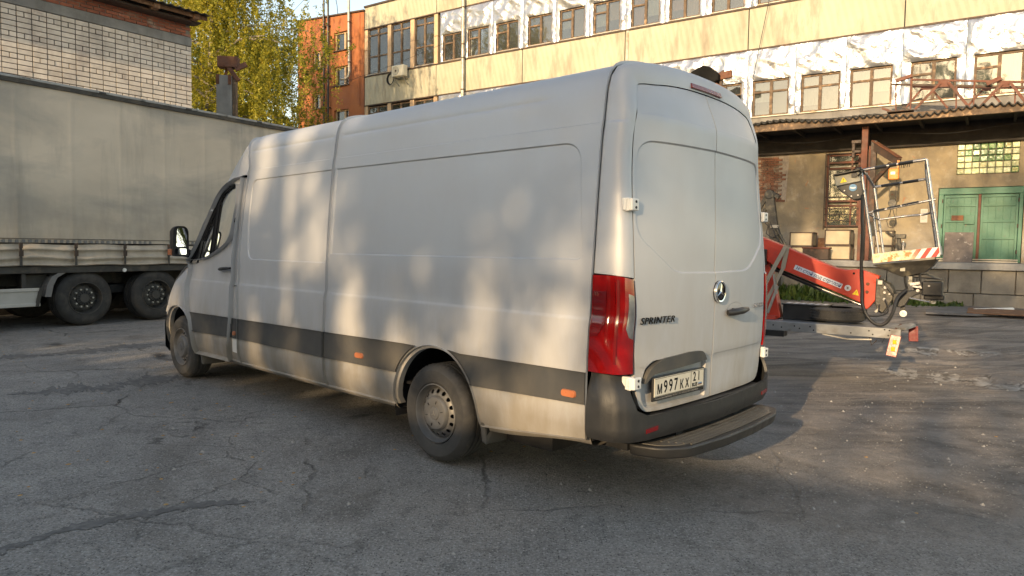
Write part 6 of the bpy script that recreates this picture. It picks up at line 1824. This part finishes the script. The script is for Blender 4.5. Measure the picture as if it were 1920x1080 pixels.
# ---- wheels: tyre with tread grooves, steel rim with sixteen holes, hub cap
def van_wheel():
    r = .352
    prof = [(.212, .012), (.222, .0), (.262, -.010), (.305, -.008), (.330, .008), (.342, .024), (.349, .034), (r, .052), (r, .070), (r - .009, .072), (r - .009, .080), (r, .082), (r, .112), (r - .009, .114), (r - .009, .122), (r, .124), (r, .152), (r - .009, .154), (r - .009, .162), (r, .164), (r, .182), (.346, .205), (.33, .225), (.28, .235), (.212, .225)]
    w = MB().lathe(prof, 72, 'y', (0, 0, 0)).build('wheel', MT['rubber'], van, smooth=28)
    # side blocks on the shoulder
    m = MB()
    for k in range(56):
        a = 2 * math.pi * k / 56; m.bar((.338 * math.cos(a), .022, .338 * math.sin(a)), (.352 * math.cos(a), .046, .352 * math.sin(a)), .010, .005, up=(-math.sin(a), 0, math.cos(a)))
    m.build('shoulder_blocks', MT['rubber'], w)
    rimp = [(.214, .008), (.212, -.004), (.205, -.006), (.200, .004), (.196, .030), (.186, .046), (.180, .050), (.168, .038), (.140, .022), (.126, .018)]
    m = MB().lathe(rimp[:7], 56, 'y', (0, 0, 0)); rim = m.build('rim', MT['rim'], w, smooth=40)
    m = MB().lathe([(.180, .050), (.184, .12), (.19, .2)], 40, 'y', (0, 0, 0)); m.build('rim_barrel', MT['under'], rim, smooth=40)
    # disc with real holes
    rr = [p[0] for p in rimp[6:]][::-1]; dd = [p[1] for p in rimp[6:]][::-1]
    rr = [.0] + rr; dd = [.018] + dd
    outer = [(.1805 * math.cos(t), .1805 * math.sin(t)) for t in np.linspace(0, 2 * math.pi, 65)[:-1]]
    inner = [(.10 * math.cos(t), .10 * math.sin(t)) for t in np.linspace(0, 2 * math.pi, 41)[:-1]]
    holes = [inner]
    for k in range(16):
        a = 2 * math.pi * k / 16; c = (.1545 * math.cos(a), .1545 * math.sin(a))
        holes.append([(c[0] + .0150 * math.cos(t), c[1] + .0150 * math.sin(t)) for t in np.linspace(0, 2 * math.pi, 13)[:-1]])
    patch('rim_disc', outer, lambda U, V: np.stack([U, np.interp(np.hypot(U, V), rr, dd), V], -1), MT['rim'], rim, holes=holes, us=np.arange(-.18, .18, .02), vs=np.arange(-.18, .18, .02), step=.02, thick=-.006, smooth=35, margin=.004, flip=False)
    m = MB().lathe([(.128, .030), (.124, .006), (.112, -.008), (.060, -.012), (.048, -.006), (.044, -.014), (.001, -.016)], 40, 'y', (0, 0, 0)); hc = m.build('hub_cap', MT['rim'], rim, smooth=35)
    m = MB()
    for k in range(6):
        a = 2 * math.pi * (k + .25) / 6; m.bar((.072 * math.cos(a), -.0115, .072 * math.sin(a)), (.094 * math.cos(a), -.0105, .094 * math.sin(a)), .010, .004)
    m.build('cap_slots', MT['seam'], hc)
    m = MB().lathe([(.001, .13), (.17, .13), (.175, .15)], 24, 'y', (0, 0, 0)); m.build('brake_disc', MT['under'], w)
    m = MB()
    for k in range(3):
        a = math.pi / 2 + k * 2 * math.pi / 3; m.bar((0, -.0165, 0), (.020 * math.cos(a), -.0165, .020 * math.sin(a)), .003, .002)
    m.build('cap_star', MT['galv'], hc)
    return w
vw = van_wheel()
# wheel local: outer face towards -y.  Left side of the van is +y, so turn by 180 degrees
vw.location = (0, .965, .352); vw.rotation_euler = (0, 0, math.pi)
def cw(loc, rz, ry=0.0):
    c = vw.copy(); COL.objects.link(c); c.location = loc; c.rotation_euler = (0, ry, rz)
    for ch in vw.children:
        d = ch.copy(); COL.objects.link(d); d.parent = c
        for g in ch.children: e = g.copy(); COL.objects.link(e); e.parent = d
cw((WB, .965, .352), math.pi, .5); cw((0, -.965, .352), 0, .3); cw((WB, -.965, .352), 0, .9)
# ---------------------------------------------------------------- trailer mounted boom lift (x to the right, y away from us)
LLOC, LROT = (3.72, 8.35, 0), R(-33.5)
lf = thing('boom_lift', 'red trailer mounted boom lift with a tubular steel work basket behind the van', 'boom lift', LLOC, LROT)
def lb(name, x0, x1, y0, y1, z0, z1, mat, par=None, bevel=.004): return MB().box(x0, x1, y0, y1, z0, z1).build(name, MT[mat], par or lf, bevel=bevel)
# chassis
ch = lb('chassis_beam', -3.2, .78, 0, .10, .555, .672, 'liftgrey', bevel=.006)
lb('chassis_deck', -3.2, .78, .10, .60, .655, .672, 'liftgrey'); lb('chassis_beam', -3.2, .78, .60, .70, .555, .672, 'liftgrey', bevel=.006)
lb('end_plate', .782, .80, 0, .70, .56, .675, 'rust')
m = MB()
for x, z in ((-.55, .62), (-.45, .60), (-.30, .625), (-.24, .60), (-.12, .63), (-.08, .59), (.33, .59), (.52, .63), (.56, .59), (.68, .655), (.73, .65), (.72, .59)):
    m.lathe([(.001, -.002), (.009, -.002), (.009, .002)], 8, 'y', (x, 0, z))
m.build('bolt_hole', MT['ink'], ch)
m = MB(); m.box(.36, .375, -.004, 0, .56, .67); m.build('weld_seam', MT['liftgrey'], ch)
lb('under_bracket', -.70, -.42, .0, .2, .48, .555, 'black')
m = MB(); m.bar((0.02, .02, .55), (.30, .0, .515), .02, .015); m.bar((.30, 0, .515), (.55, .02, .53), .02, .015); m.build('under_strap', MT['galv'], lf)
m = MB(); m.tube([(.52, .05, .55), (.55, .04, .46), (.60, .04, .52)], .006, 5); m.build('hook', MT['brownsteel'], lf)
# rear lamp bar
lbk = MB().bar((.80, .10, .655), (.93, .42, .69), .05, .05).build('lamp_bar', MT['liftgrey'], lf, bevel=.005)
lp = MB().bar((.80, -.02, .60), (.76, -.06, .36), .11, .03, up=(0, 1, 0)).build('lamp_board', MT['red'], lf, bevel=.006)
MB().box(.772, .812, -.075, -.045, .505, .552).build('amber_lens', MT['amber'], lp, bevel=.004)
MB().box(.760, .800, -.092, -.062, .425, .472).build('amber_lens', MT['amber'], lp, bevel=.004)
m = MB(); m.bar((.80, .0, .67), (.80, .0, .56), .09, .02); m.bar((.83, .1, .67), (.92, .3, .70), .12, .03); m.build('lamp_arm', MT['liftgrey'], lf, bevel=.004)
MB().bar((.94, .42, .68), (.95, .40, .50), .10, .03, up=(0, 1, 0)).build('lamp_board', MT['darkred'], lf, bevel=.006)
MB().tube([(.70, .02, .60), (.66, -.02, .50), (.74, -.03, .49), (.80, -.02, .58)], .004, 5).build('lamp_cable', MT['hose'], lf)
# wheels and axle of the lift trailer, hidden mostly by the van
for y in (-.12, .82):
    w = MB().lathe([(.15, -.08), (.20, -.095), (.29, -.09), (.32, -.06), (.325, 0), (.32, .06), (.29, .09), (.2, .095), (.15, .08)], 30, 'y', (-2.2, y, .325)).build('wheel', MT['rubber'], lf, smooth=35)
    MB().lathe([(.001, -.06), (.08, -.07), (.10, -.03), (.15, -.05), (.155, 0)], 24, 'y', (-2.2, y, .325)).build('rim', MT['galv'], w, smooth=35)
MB().tube([(-2.2, -.1, .33), (-2.2, .8, .33)], .04, 8).build('axle', MT['liftgrey'], lf)
m = MB(); m.tube([(-3.2, .35, .6), (-4.3, .35, .5)], .05, 8); m.bar((-3.1, .35, .6), (-3.1, .35, .0), .06); m.tube([(.5, .5, .66), (.5, .5, .56)], .03); m.build('drawbar', MT['liftgrey'], lf)
m = MB(); m.bar((-1.75, .35, .60), (-1.75, .62, .01), .05); m.box(-1.85, -1.65, .55, .72, -.02, .02); m.bar((-2.9, .35, .60), (-2.9, .62, .01), .05); m.build('outrigger', MT['redlift'], lf)
# turret
m = MB(); m.bar((-.62, .35, .67), (-.80, .35, 1.50), .16, .20); m.bar((-.98, .35, .67), (-.86, .35, 1.50), .16, .10); m.build('turret', MT['redlift'], lf, bevel=.015)
lb('turret_foot', -1.15, -.56, .15, .60, .672, .72, 'redlift')
m = MB(); m.box(-.86, -.70, .16, .24, 1.36, 1.56); m.build('pivot_plate', MT['black'], lf, bevel=.01)
m = MB(); m.bar((-.66, .16, .75), (-.55, .16, 1.10), .025, .03); m.bar((-.56, .16, 1.0), (-.60, .16, 1.25), .02, .05); m.build('latch', MT['galv'], lf)
# boom: deep box section with flared end
top = [(-1.5, 1.99), (-.76, 1.71), (-.49, 1.60), (-.18, 1.465), (.11, 1.345), (.22, 1.325), (.38, 1.338), (.585, 1.262), (.575, 1.225)]
bot = [(.555, 1.12), (.575, 1.02), (.545, .965), (.48, .875), (.42, .845), (.395, .935), (.20, 1.02), (-.17, 1.17), (-.55, 1.32), (-.76, 1.44), (-1.5, 1.72)]
m = MB().prism(top + bot, lambda a, b: (a, .20, b), lambda a, b: (a, .40, b)); bm_ = m.build('boom', MT['redlift'], lf, bevel=.010)
# pressed rib line along the flank
rb_ = [(-1.4, 1.90), (-.76, 1.635), (-.18, 1.405), (.05, 1.315)]
for i in range(3): pass
m = MB()
for a, b in ((rb_[0], rb_[1]), (rb_[1], rb_[2]), (rb_[2], rb_[3])): m.bar((a[0], .1985, a[1]), (b[0], .1985, b[1]), .004, .010)
m.build('pressed_line', MT['redlift'], bm_)
def bolt(x, z, r=.020, y=.20):
    m = MB().lathe([(.001, -.016), (r * .7, -.016), (r * .75, -.006), (r, -.005), (r, .0)], 12, 'y', (x, y, z)); return m.build('bolt', MT['rust'], bm_, smooth=40)
bolt(.465, 1.165); bolt(.460, 1.07); 
m = MB().lathe([(.001, -.003), (.014, -.003), (.014, .001)], 10, 'y', (.31, .20, 1.285)); m.build('bolt_hole', MT['ink'], bm_)
# stickers
sa = math.atan2(1.125 - 1.345, .185 + .365)
def BM(x, z, y=.1975): return Matrix.Translation((x, y, z)) @ Matrix.Rotation(-sa, 4, 'Y') @ Matrix.Rotation(R(90), 4, 'X')
m = MB(); m.box(-.295, .295, -.030, .030, -.0005, .0012, BM(-.09, 1.235)); stk = m.build('warning_sticker', MT['stickerw'], bm_)
text_obj('sticker_lettering', 'Не стой под стрелой', .060, MT['inkblue'], stk, BM(-.09, 1.235, .1955) @ Matrix.Translation((-.275, -.020, .001)), .0004, .2, 'LEFT', .92, .0008)
m = MB().lathe([(.001, -.003), (.036, -.003), (.036, .0)], 20, 'y', (.250, .199, 1.108)); s2 = m.build('round_sticker', MT['stickerw'], bm_)
m = MB(); m.bar((.232, .1945, 1.092), (.268, .1945, 1.124), .004, .008, up=(0, 1, 0)); m.bar((.268, .1945, 1.092), (.232, .1945, 1.124), .004, .006, up=(0, 1, 0)); m.bar((.25, .1945, 1.09), (.25, .1945, 1.126), .006, .004); m.build('symbol', MT['rustred'], s2)
tri = [(.300, 1.035), (.372, 1.023), (.350, 1.095)]
m = MB().prism(tri, lambda a, b: (a, .197, b), lambda a, b: (a, .1995, b)); s3 = m.build('warning_triangle', MT['yellow'], bm_)
m = MB(); m.bar((.344, .196, 1.072), (.341, .196, 1.048), .006, .002); m.bar((.340, .196, 1.040), (.340, .196, 1.035), .006, .002); m.build('exclamation_mark', MT['ink'], s3)
# cylinder under the boom, hoses, strap
MB().tube([(-.75, .30, 1.37), (-.50, .30, 1.255), (-.05, .30, 1.075)], .030, 12).build('lift_cylinder', MT['black'], lf, smooth=40)
MB().tube([(-.05, .30, 1.075), (.43, .30, .89)], .018, 10).build('cylinder_rod', MT['steel'], lf, smooth=40)
hz_ = [(.40, -.06, 2.20), (.405, -.06, 1.95), (.415, -.05, 1.74), (.41, .0, 1.37), (.425, .02, 1.12), (.44, .0, .93), (.52, -.02, .77), (.62, -.02, .705), (.70, -.01, .745), (.755, .0, .86), (.79, .05, 1.02), (.87, .12, 1.12)]
def spl(P, n=6): return [tuple(v) for v in _catmull(np.array(P, float), n)]
MB().tube(spl(hz_), .018, 8).build('corrugated_hose', MT['hose'], lf, smooth=40)
m = MB()
hs_ = spl(hz_, 18)
for i in range(0, len(hs_) - 1, 2):
    a, b = Vector(hs_[i]), Vector(hs_[i + 1]); m.tube([tuple(a), tuple(a + (b - a).normalized() * .006)], .0205, 8)
m.build('hose_ridges', MT['hose'], lf)
MB().tube(spl([(.385, .05, 1.75), (.395, .08, 1.45), (.40, .10, 1.30)]), .010, 6).build('thin_cable', MT['galv'], lf, smooth=40)
MB().tube(spl([(.66, .1, 1.0), (.70, .08, .86), (.60, .06, .80), (.46, .06, .80)]), .009, 6).build('thin_cable', MT['hose'], lf, smooth=40)
m = MB(); m.bar((-.475, .185, 1.60), (-.70, .10, 1.10), .05, .004, up=(0, 1, 0)); m.bar((-.455, .19, 1.60), (-.50, .185, 1.32), .055, .004, up=(0, 1, 0)); m.bar((-.50, .185, 1.32), (-.72, .14, .80), .04, .004, up=(0, 1, 0)); m.box(-.50, -.45, .18, .42, 1.608, 1.613)
m.build('ratchet_strap', MT['strap'], lf)
# knuckle and levelling gear
kn = MB().prism([(.55, 1.24), (.60, 1.22), (.70, 1.17), (.745, 1.10), (.73, .99), (.70, .93), (.63, .82), (.58, .85), (.55, .95)], lambda a, b: (a, .16, b), lambda a, b: (a, .44, b)).build('knuckle', MT['cast'], lf, bevel=.012)
m = MB()
for x, z, r in ((.655, 1.135, .022), (.650, 1.075, .018), (.648, .995, .018), (.60, 1.19, .02), (.70, 1.06, .012)): m.lathe([(.001, -.03), (r * .8, -.03), (r, -.015), (r, 0)], 12, 'y', (x, .165, z))
m.build('knuckle_bolt', MT['steel'], kn, smooth=40)
m = MB(); m.box(.575, .625, .12, .2, 1.165, 1.215); m.bar((.56, .14, .84), (.60, .14, .88), .03, .03); m.build('valve_block', MT['galv'], kn, bevel=.004)
m = MB(); m.tube([(.60, .14, .93), (.60, .1, .86), (.66, .1, .84), (.72, .14, .95)], .010, 6); m.tube([(.62, .14, 1.22), (.68, .1, 1.14), (.74, .12, 1.05)], .009, 6); m.build('hydraulic_hose', MT['hose'], kn, smooth=50)
ar = MB().prism([(.72, 1.06), (.86, 1.09), (1.0, 1.135), (1.06, 1.16), (1.06, 1.08), (.97, 1.06), (.90, 1.01), (.86, .93), (.80, .90), (.73, .93)], lambda a, b: (a, .22, b), lambda a, b: (a, .38, b)).build('support_arm', MT['black'], lf, bevel=.01)
hb = MB(); hb.box(1.02, 1.22, .15, .55, 1.06, 1.22); hb.box(1.04, 1.24, .2, .5, 1.01, 1.07); hb.box(.96, 1.06, .18, .26, 1.13, 1.19); hb.add([(.88, .2, 1.26), (1.22, .2, 1.24), (1.22, .5, 1.24), (.88, .5, 1.26), (.90, .2, 1.29), (1.05, .2, 1.30), (1.05, .5, 1.30), (.90, .5, 1.29)], [(0, 1, 2, 3), (4, 5, 6, 7), (0, 1, 5, 4), (1, 2, 6, 5), (2, 3, 7, 6), (3, 0, 4, 7)])
hbo = hb.build('hydraulic_block', MT['black'], lf, bevel=.012)
m = MB(); m.lathe([(.001, -.02), (.014, -.02), (.016, 0)], 10, 'y', (1.0, .17, 1.155)); m.lathe([(.001, -.02), (.018, -.02), (.02, 0)], 10, 'y', (.98, .21, 1.11)); m.lathe([(.001, -.02), (.01, -.02), (.012, 0)], 10, 'y', (1.09, .15, 1.17)); m.bar((.93, .17, 1.16), (1.05, .17, 1.14), .02); m.bar((.90, .18, 1.18), (1.0, .18, 1.20), .03); m.build('fitting', MT['steel'], hbo, smooth=40)
m = MB(); m.tube([(.90, .21, 1.02), (1.10, .2, .985)], .008, 6); m.build('linkage_rod', MT['steel'], hbo)
def cast(x, z, r):
    w = MB().lathe([(.001, -.016), (r * .35, -.018), (r * .4, -.012), (r * .6, -.010), (r * .65, -.016), (r, -.014), (r, .014), (.001, .014)], 20, 'y', (x, .30, z)).build('castor', MT['white'], lf, smooth=35)
    MB().lathe([(.001, -.020), (r * .32, -.020), (r * .34, 0)], 12, 'y', (x, .30, z)).build('castor_hub', MT['steel'], w)
    MB().bar((x - .01, .30, z + r * 2.3), (x, .30, z), .05, .02).build('castor_fork', MT['black'], w)
cast(.838, .83, .038); cast(1.135, .985, .026)
# under tray and basket
ut = MB(); ut.add([(.52, .05, 1.395), (1.16, .05, 1.475), (1.16, .72, 1.475), (.52, .72, 1.395), (.66, .12, 1.33), (.82, .15, 1.262), (1.04, .15, 1.32), (1.12, .12, 1.40), (.66, .65, 1.33), (.82, .62, 1.262), (1.04, .62, 1.32), (1.12, .65, 1.40)],
    [(0, 1, 2, 3), (0, 4, 5, 6), (0, 6, 7, 1), (3, 8, 9, 10), (3, 10, 11, 2), (0, 3, 8, 4), (4, 8, 9, 5), (5, 9, 10, 6), (6, 10, 11, 7), (7, 11, 2, 1)])
uto = ut.build('basket_underframe', MT['cast'], lf, bevel=.004)
m = MB(); m.box(.80, .85, .10, .13, 1.33, 1.37); m.build('square_end', MT['boxpaint'], uto)
m = MB()
for x in (.84, .92, .99): m.tube([(x, .2, 1.33), (x + .01, .2, 1.20), (x + .03, .22, 1.12)], .013, 8)
m.build('link', MT['black'], uto)
m = MB(); m.lathe([(.001, -.01), (.02, -.01), (.022, .0)], 8, 'y', (.90, .18, 1.22)); m.box(.885, .92, .17, .19, 1.18, 1.27); m.build('pin', MT['boxpaint'], uto)
bk = None
lean = (.035, -.105)    # the basket leans: direction of its uprights per metre
def BP(u, y, w):
    """basket coordinates: u along floor 0..1, w up in metres along the leaning uprights"""
    return (.53 + .655 * u - .165 * w + .0 * u, y, 1.435 + .09 * u + w)
ys0, ys1 = .08, .66
bskt = MB()
for u in (.0, 1.0): bskt.tube([BP(u, ys0, 0), BP(u, ys0, 1.06)], .0165, 10)
for u in (.08, .93): bskt.tube([BP(u, ys1, 0), BP(u, ys1, .90)], .0150, 10)
bskt.tube([BP(.95, .36, 0), BP(.95, .36, .98)], .013, 10); bskt.tube([BP(.05, .36, 0), BP(.05, .36, .60)], .011, 10)
bko = bskt.build('basket_upright', MT['steel'], lf, smooth=40)
bskt = MB()
bskt.tube([BP(0, ys0, 1.05), BP(.04, .3, 1.03), BP(.08, ys1, .90)], .015, 10); bskt.tube([BP(1, ys0, 1.05), BP(.97, .3, 1.03), BP(.93, ys1, .90)], .015, 10)
bskt.tube([BP(0, ys0, 1.06), BP(1, ys0, 1.06)], .0165, 10)
bskt.build('top_rail', MT['steel'], lf, smooth=40)
bskt = MB()
bskt.tube([BP(.08, ys1, .90), BP(.93, ys1, .90)], .0150, 10)
bskt.tube([BP(.0, ys0, .56), BP(1.05, ys0, .61)], .0125, 10)
bskt.tube(spl([BP(.08, ys1, .50), BP(.5, ys1, .50), BP(.90, ys1, .50), BP(1.0, ys0 + .05, .60)]), .0125, 10)
bskt.tube([BP(0, ys0, .56), BP(.08, ys1, .50)], .012, 8)
bskt.build('mid_rail', MT['steel'], lf, smooth=40)
m = MB()
for a, b, w in ((.22, .40, 1.06), (.44, .55, 1.06), (.58, .80, 1.06)): m.tube([BP(a, ys0, w), BP(b, ys0, w)], .020, 8)
for a, b, w in ((.2, .5, .90), (.55, .80, .90)): m.tube([BP(a, ys1, w), BP(b, ys1, w)], .018, 8)
for a, b in ((.10, .28), (.32, .52), (.55, .80)): m.tube([BP(a, ys0, .565 + .05 * a), BP(b, ys0, .565 + .05 * b)], .015, 8)
for k in range(6): p = BP(.60 + .03 * k, ys0, 1.05); m.tube([p, (p[0] - .01 + .004 * (k % 3), p[1] - .005, p[2] - .045)], .004, 5)
m.build('rail_padding', MT['black'], lf)
# toe board
M_ = Matrix.Translation((.525, ys0 - .02, 1.415)) @ Matrix.Rotation(-math.atan2(.09, .655), 4, 'Y')
tb = MB(); tb.box(0, .665, -.006, .006, 0, .105); tbo = tb.build('toe_board', MT['hazard'], lf); tbo.matrix_local = M_
m = MB(); m.add([BP(0, ys0, -.01), BP(1, ys0, -.01), BP(1, ys1, -.01), BP(0, ys1, -.01), BP(0, ys0, .01), BP(1, ys0, .01), BP(1, ys1, .01), BP(0, ys1, .01)], [(0, 1, 2, 3), (7, 6, 5, 4), (0, 4, 5, 1), (1, 5, 6, 2), (2, 6, 7, 3), (3, 7, 4, 0)]); m.build('basket_floor', MT['cast'], lf)
m = MB(); m.add([BP(0, ys1, 0), BP(1, ys1, 0), BP(1, ys1, .10), BP(0, ys1, .10)], [(0, 1, 2, 3)]); m.add([BP(1.01, ys0, 0), BP(1.01, ys1, 0), BP(1.01, ys1, .10), BP(1.01, ys0, .10)], [(0, 1, 2, 3)]); m.build('toe_board', MT['boxpaint'], lf)
# control box
cbx = MB().prism([(.085, 2.43), (.345, 2.475), (.365, 2.36), (.105, 2.31)], lambda a, b: (a, -.02, b), lambda a, b: (a, .18, b)).build('control_box', MT['boxpaint'], lf, bevel=.008)
MB().prism([(.105, 2.307), (.365, 2.357), (.40, 2.25), (.385, 2.16), (.30, 2.145), (.17, 2.235)], lambda a, b: (a, -.01, b), lambda a, b: (a, .17, b)).build('control_base', MT['black'], lf, bevel=.008)
m = MB(); m.bar((.08, .05, 2.44), (.36, .05, 2.49), .26, .012, up=(0, 0, 1)); m.build('box_lid', MT['black'], cbx)
tri = [(.150, 2.345), (.225, 2.360), (.182, 2.415)]
m = MB().prism(tri, lambda a, b: (a, -.0305, b), lambda a, b: (a, -.028, b)); tq = m.build('warning_triangle', MT['yellow'], cbx)
m = MB(); m.bar((.186, -.032, 2.395), (.186, -.032, 2.373), .005, .002); m.bar((.186, -.032, 2.366), (.186, -.032, 2.361), .005, .002); m.build('exclamation_mark', MT['ink'], tq)
m = MB().lathe([(.001, -.003), (.041, -.003), (.041, .0)], 24, 'y', (.290, -.020, 2.288)); bs = m.build('manual_sticker', MT['blue'], cbx)
m = MB(); m.add([(.262, -.0245, 2.298), (.289, -.0245, 2.292), (.289, -.0245, 2.275), (.262, -.0245, 2.281)], [(0, 1, 2, 3)]); m.add([(.291, -.0245, 2.292), (.318, -.0245, 2.298), (.318, -.0245, 2.281), (.291, -.0245, 2.275)], [(0, 1, 2, 3)]); m.build('book_symbol', MT['stickerw'], bs, fix=False)
m = MB()
for x, z in ((.20, 2.255), (.275, 2.19), (.345, 2.20)): m.lathe([(.001, -.01), (.008, -.01), (.009, 0)], 8, 'y', (x, -.012, z))
m.build('screw', MT['steel'], cbx)
m = MB(); m.tube(spl([(.30, -.03, 2.45), (.33, -.06, 2.50), (.38, -.04, 2.49), (.40, 0, 2.44)]), .012, 6); m.tube(spl([(.34, -.03, 2.42), (.38, -.05, 2.47), (.36, -.02, 2.52)]), .010, 6); m.box(.27, .33, -.045, -.02, 2.41, 2.455); m.build('cable_gland', MT['black'], cbx)

# things riding on the lift's deck
sw = MB().lathe([(.17, .0), (.21, -.002), (.285, .012), (.312, .04), (.318, .085), (.312, .13), (.285, .158), (.21, .172), (.17, .17)], 44, 'z', (0, 0, 0))
spr = sw.build('spare_tyre', MT['rubber'], None, smooth=32)
def lw(x, y, z): c, s = math.cos(LROT), math.sin(LROT); return (LLOC[0] + x * c - y * s, LLOC[1] + x * s + y * c, z)
spr.location = lw(.125, .37, .688); tag(spr, 'worn spare tyre lying flat on the lift chassis under the red boom', 'tyre')
m = MB()
for rr_ in range(4):
    for k in range(64):
        a = 2 * math.pi * (k + .5 * (rr_ % 2)) / 64; z = .038 + rr_ * .032
        m.bar((.316 * math.cos(a), .316 * math.sin(a), z), (.316 * math.cos(a + .06), .316 * math.sin(a + .06), z + .012), .012, .014)
m.build('tread_blocks', MT['rubber'], spr)
bx = thing('plastic_crate', 'black plastic crate with a row of pale flaps beside the spare tyre', 'crate', lw(-.24, .42, .676), LROT)
m = MB(); m.box(-.26, .26, -.16, .20, 0, .19); m.box(-.275, .275, -.18, .22, .185, .205); m.build('crate_body', MT['black'], bx, bevel=.008)
for k in range(6):
    x0 = -.235 + k * .085; MB().add([(x0, -.16, .207), (x0 + .055, -.16, .207), (x0 + .085, -.02, .212), (x0 + .03, -.02, .212)], [(0, 1, 2, 3)]).build('flap', MT['stickerw'], bx, fix=False)

# ---------------------------------------------------------------- separate joined pieces so that each is a part of its own
def split_parts(o):
    me = o.data; n = len(me.vertices); par = list(range(n))
    def find(a):
        while par[a] != a: par[a] = par[par[a]]; a = par[a]
        return a
    for e in me.edges:
        a, b = find(e.vertices[0]), find(e.vertices[1])
        if a != b: par[a] = b
    groups = {}
    for p in me.polygons: groups.setdefault(find(p.vertices[0]), []).append(p)
    if len(groups) < 2: return
    for k, polys in enumerate(groups.values()):
        ids = {}; V = []; F = []
        for p in polys:
            f = []
            for v in p.vertices:
                if v not in ids: ids[v] = len(V); V.append(tuple(me.vertices[v].co))
                f.append(ids[v])
            F.append(f)
        m2 = bpy.data.meshes.new(me.name); m2.from_pydata(V, [], F); m2.update()
        if polys[0].use_smooth:
            m2.polygons.foreach_set('use_smooth', [True] * len(F)); m2.set_sharp_from_angle(angle=R(40))
        for mt in me.materials: m2.materials.append(mt)
        if k == 0: first = m2
        else:
            c = o.copy(); c.data = m2; COL.objects.link(c)
    o.data = first
SPLIT = {'running_gear', 'outrigger', 'pipe_clip', 'angle_plate', 'guard_bracket', 'pipe_collar', 'rail_fitting', 'cross_member', 'axle', 'landing_leg', 'chassis_beam', 'guard_rail',
         'hinge', 'ram', 'mid_rail', 'top_rail', 'basket_upright', 'link', 'bracket', 'window_bars', 'bolt_hole', 'knuckle_bolt', 'fitting', 'thin_cable', 'hydraulic_hose', 'rail_padding',
         'tread_rib', 'wheel_nut', 'threshold_rail', 'control_cable', 'screw', 'lamp_arm', 'ratchet_strap', 'post', 'ledge', 'joint_filler', 'cable_gland', 'latch', 'castor', 'turret', 'lower_frame', 'bulkhead', 'floor_pan', 'bumper_shelf', 'step_bracket', 'seat', 'valve_block', 'drawbar', 'post_clamp', 'chuck', 'head', 'hydraulic_block'}
for o in list(bpy.data.objects):
    if o.type == 'MESH' and o.name.split('.')[0] in SPLIT and not o.children: split_parts(o)
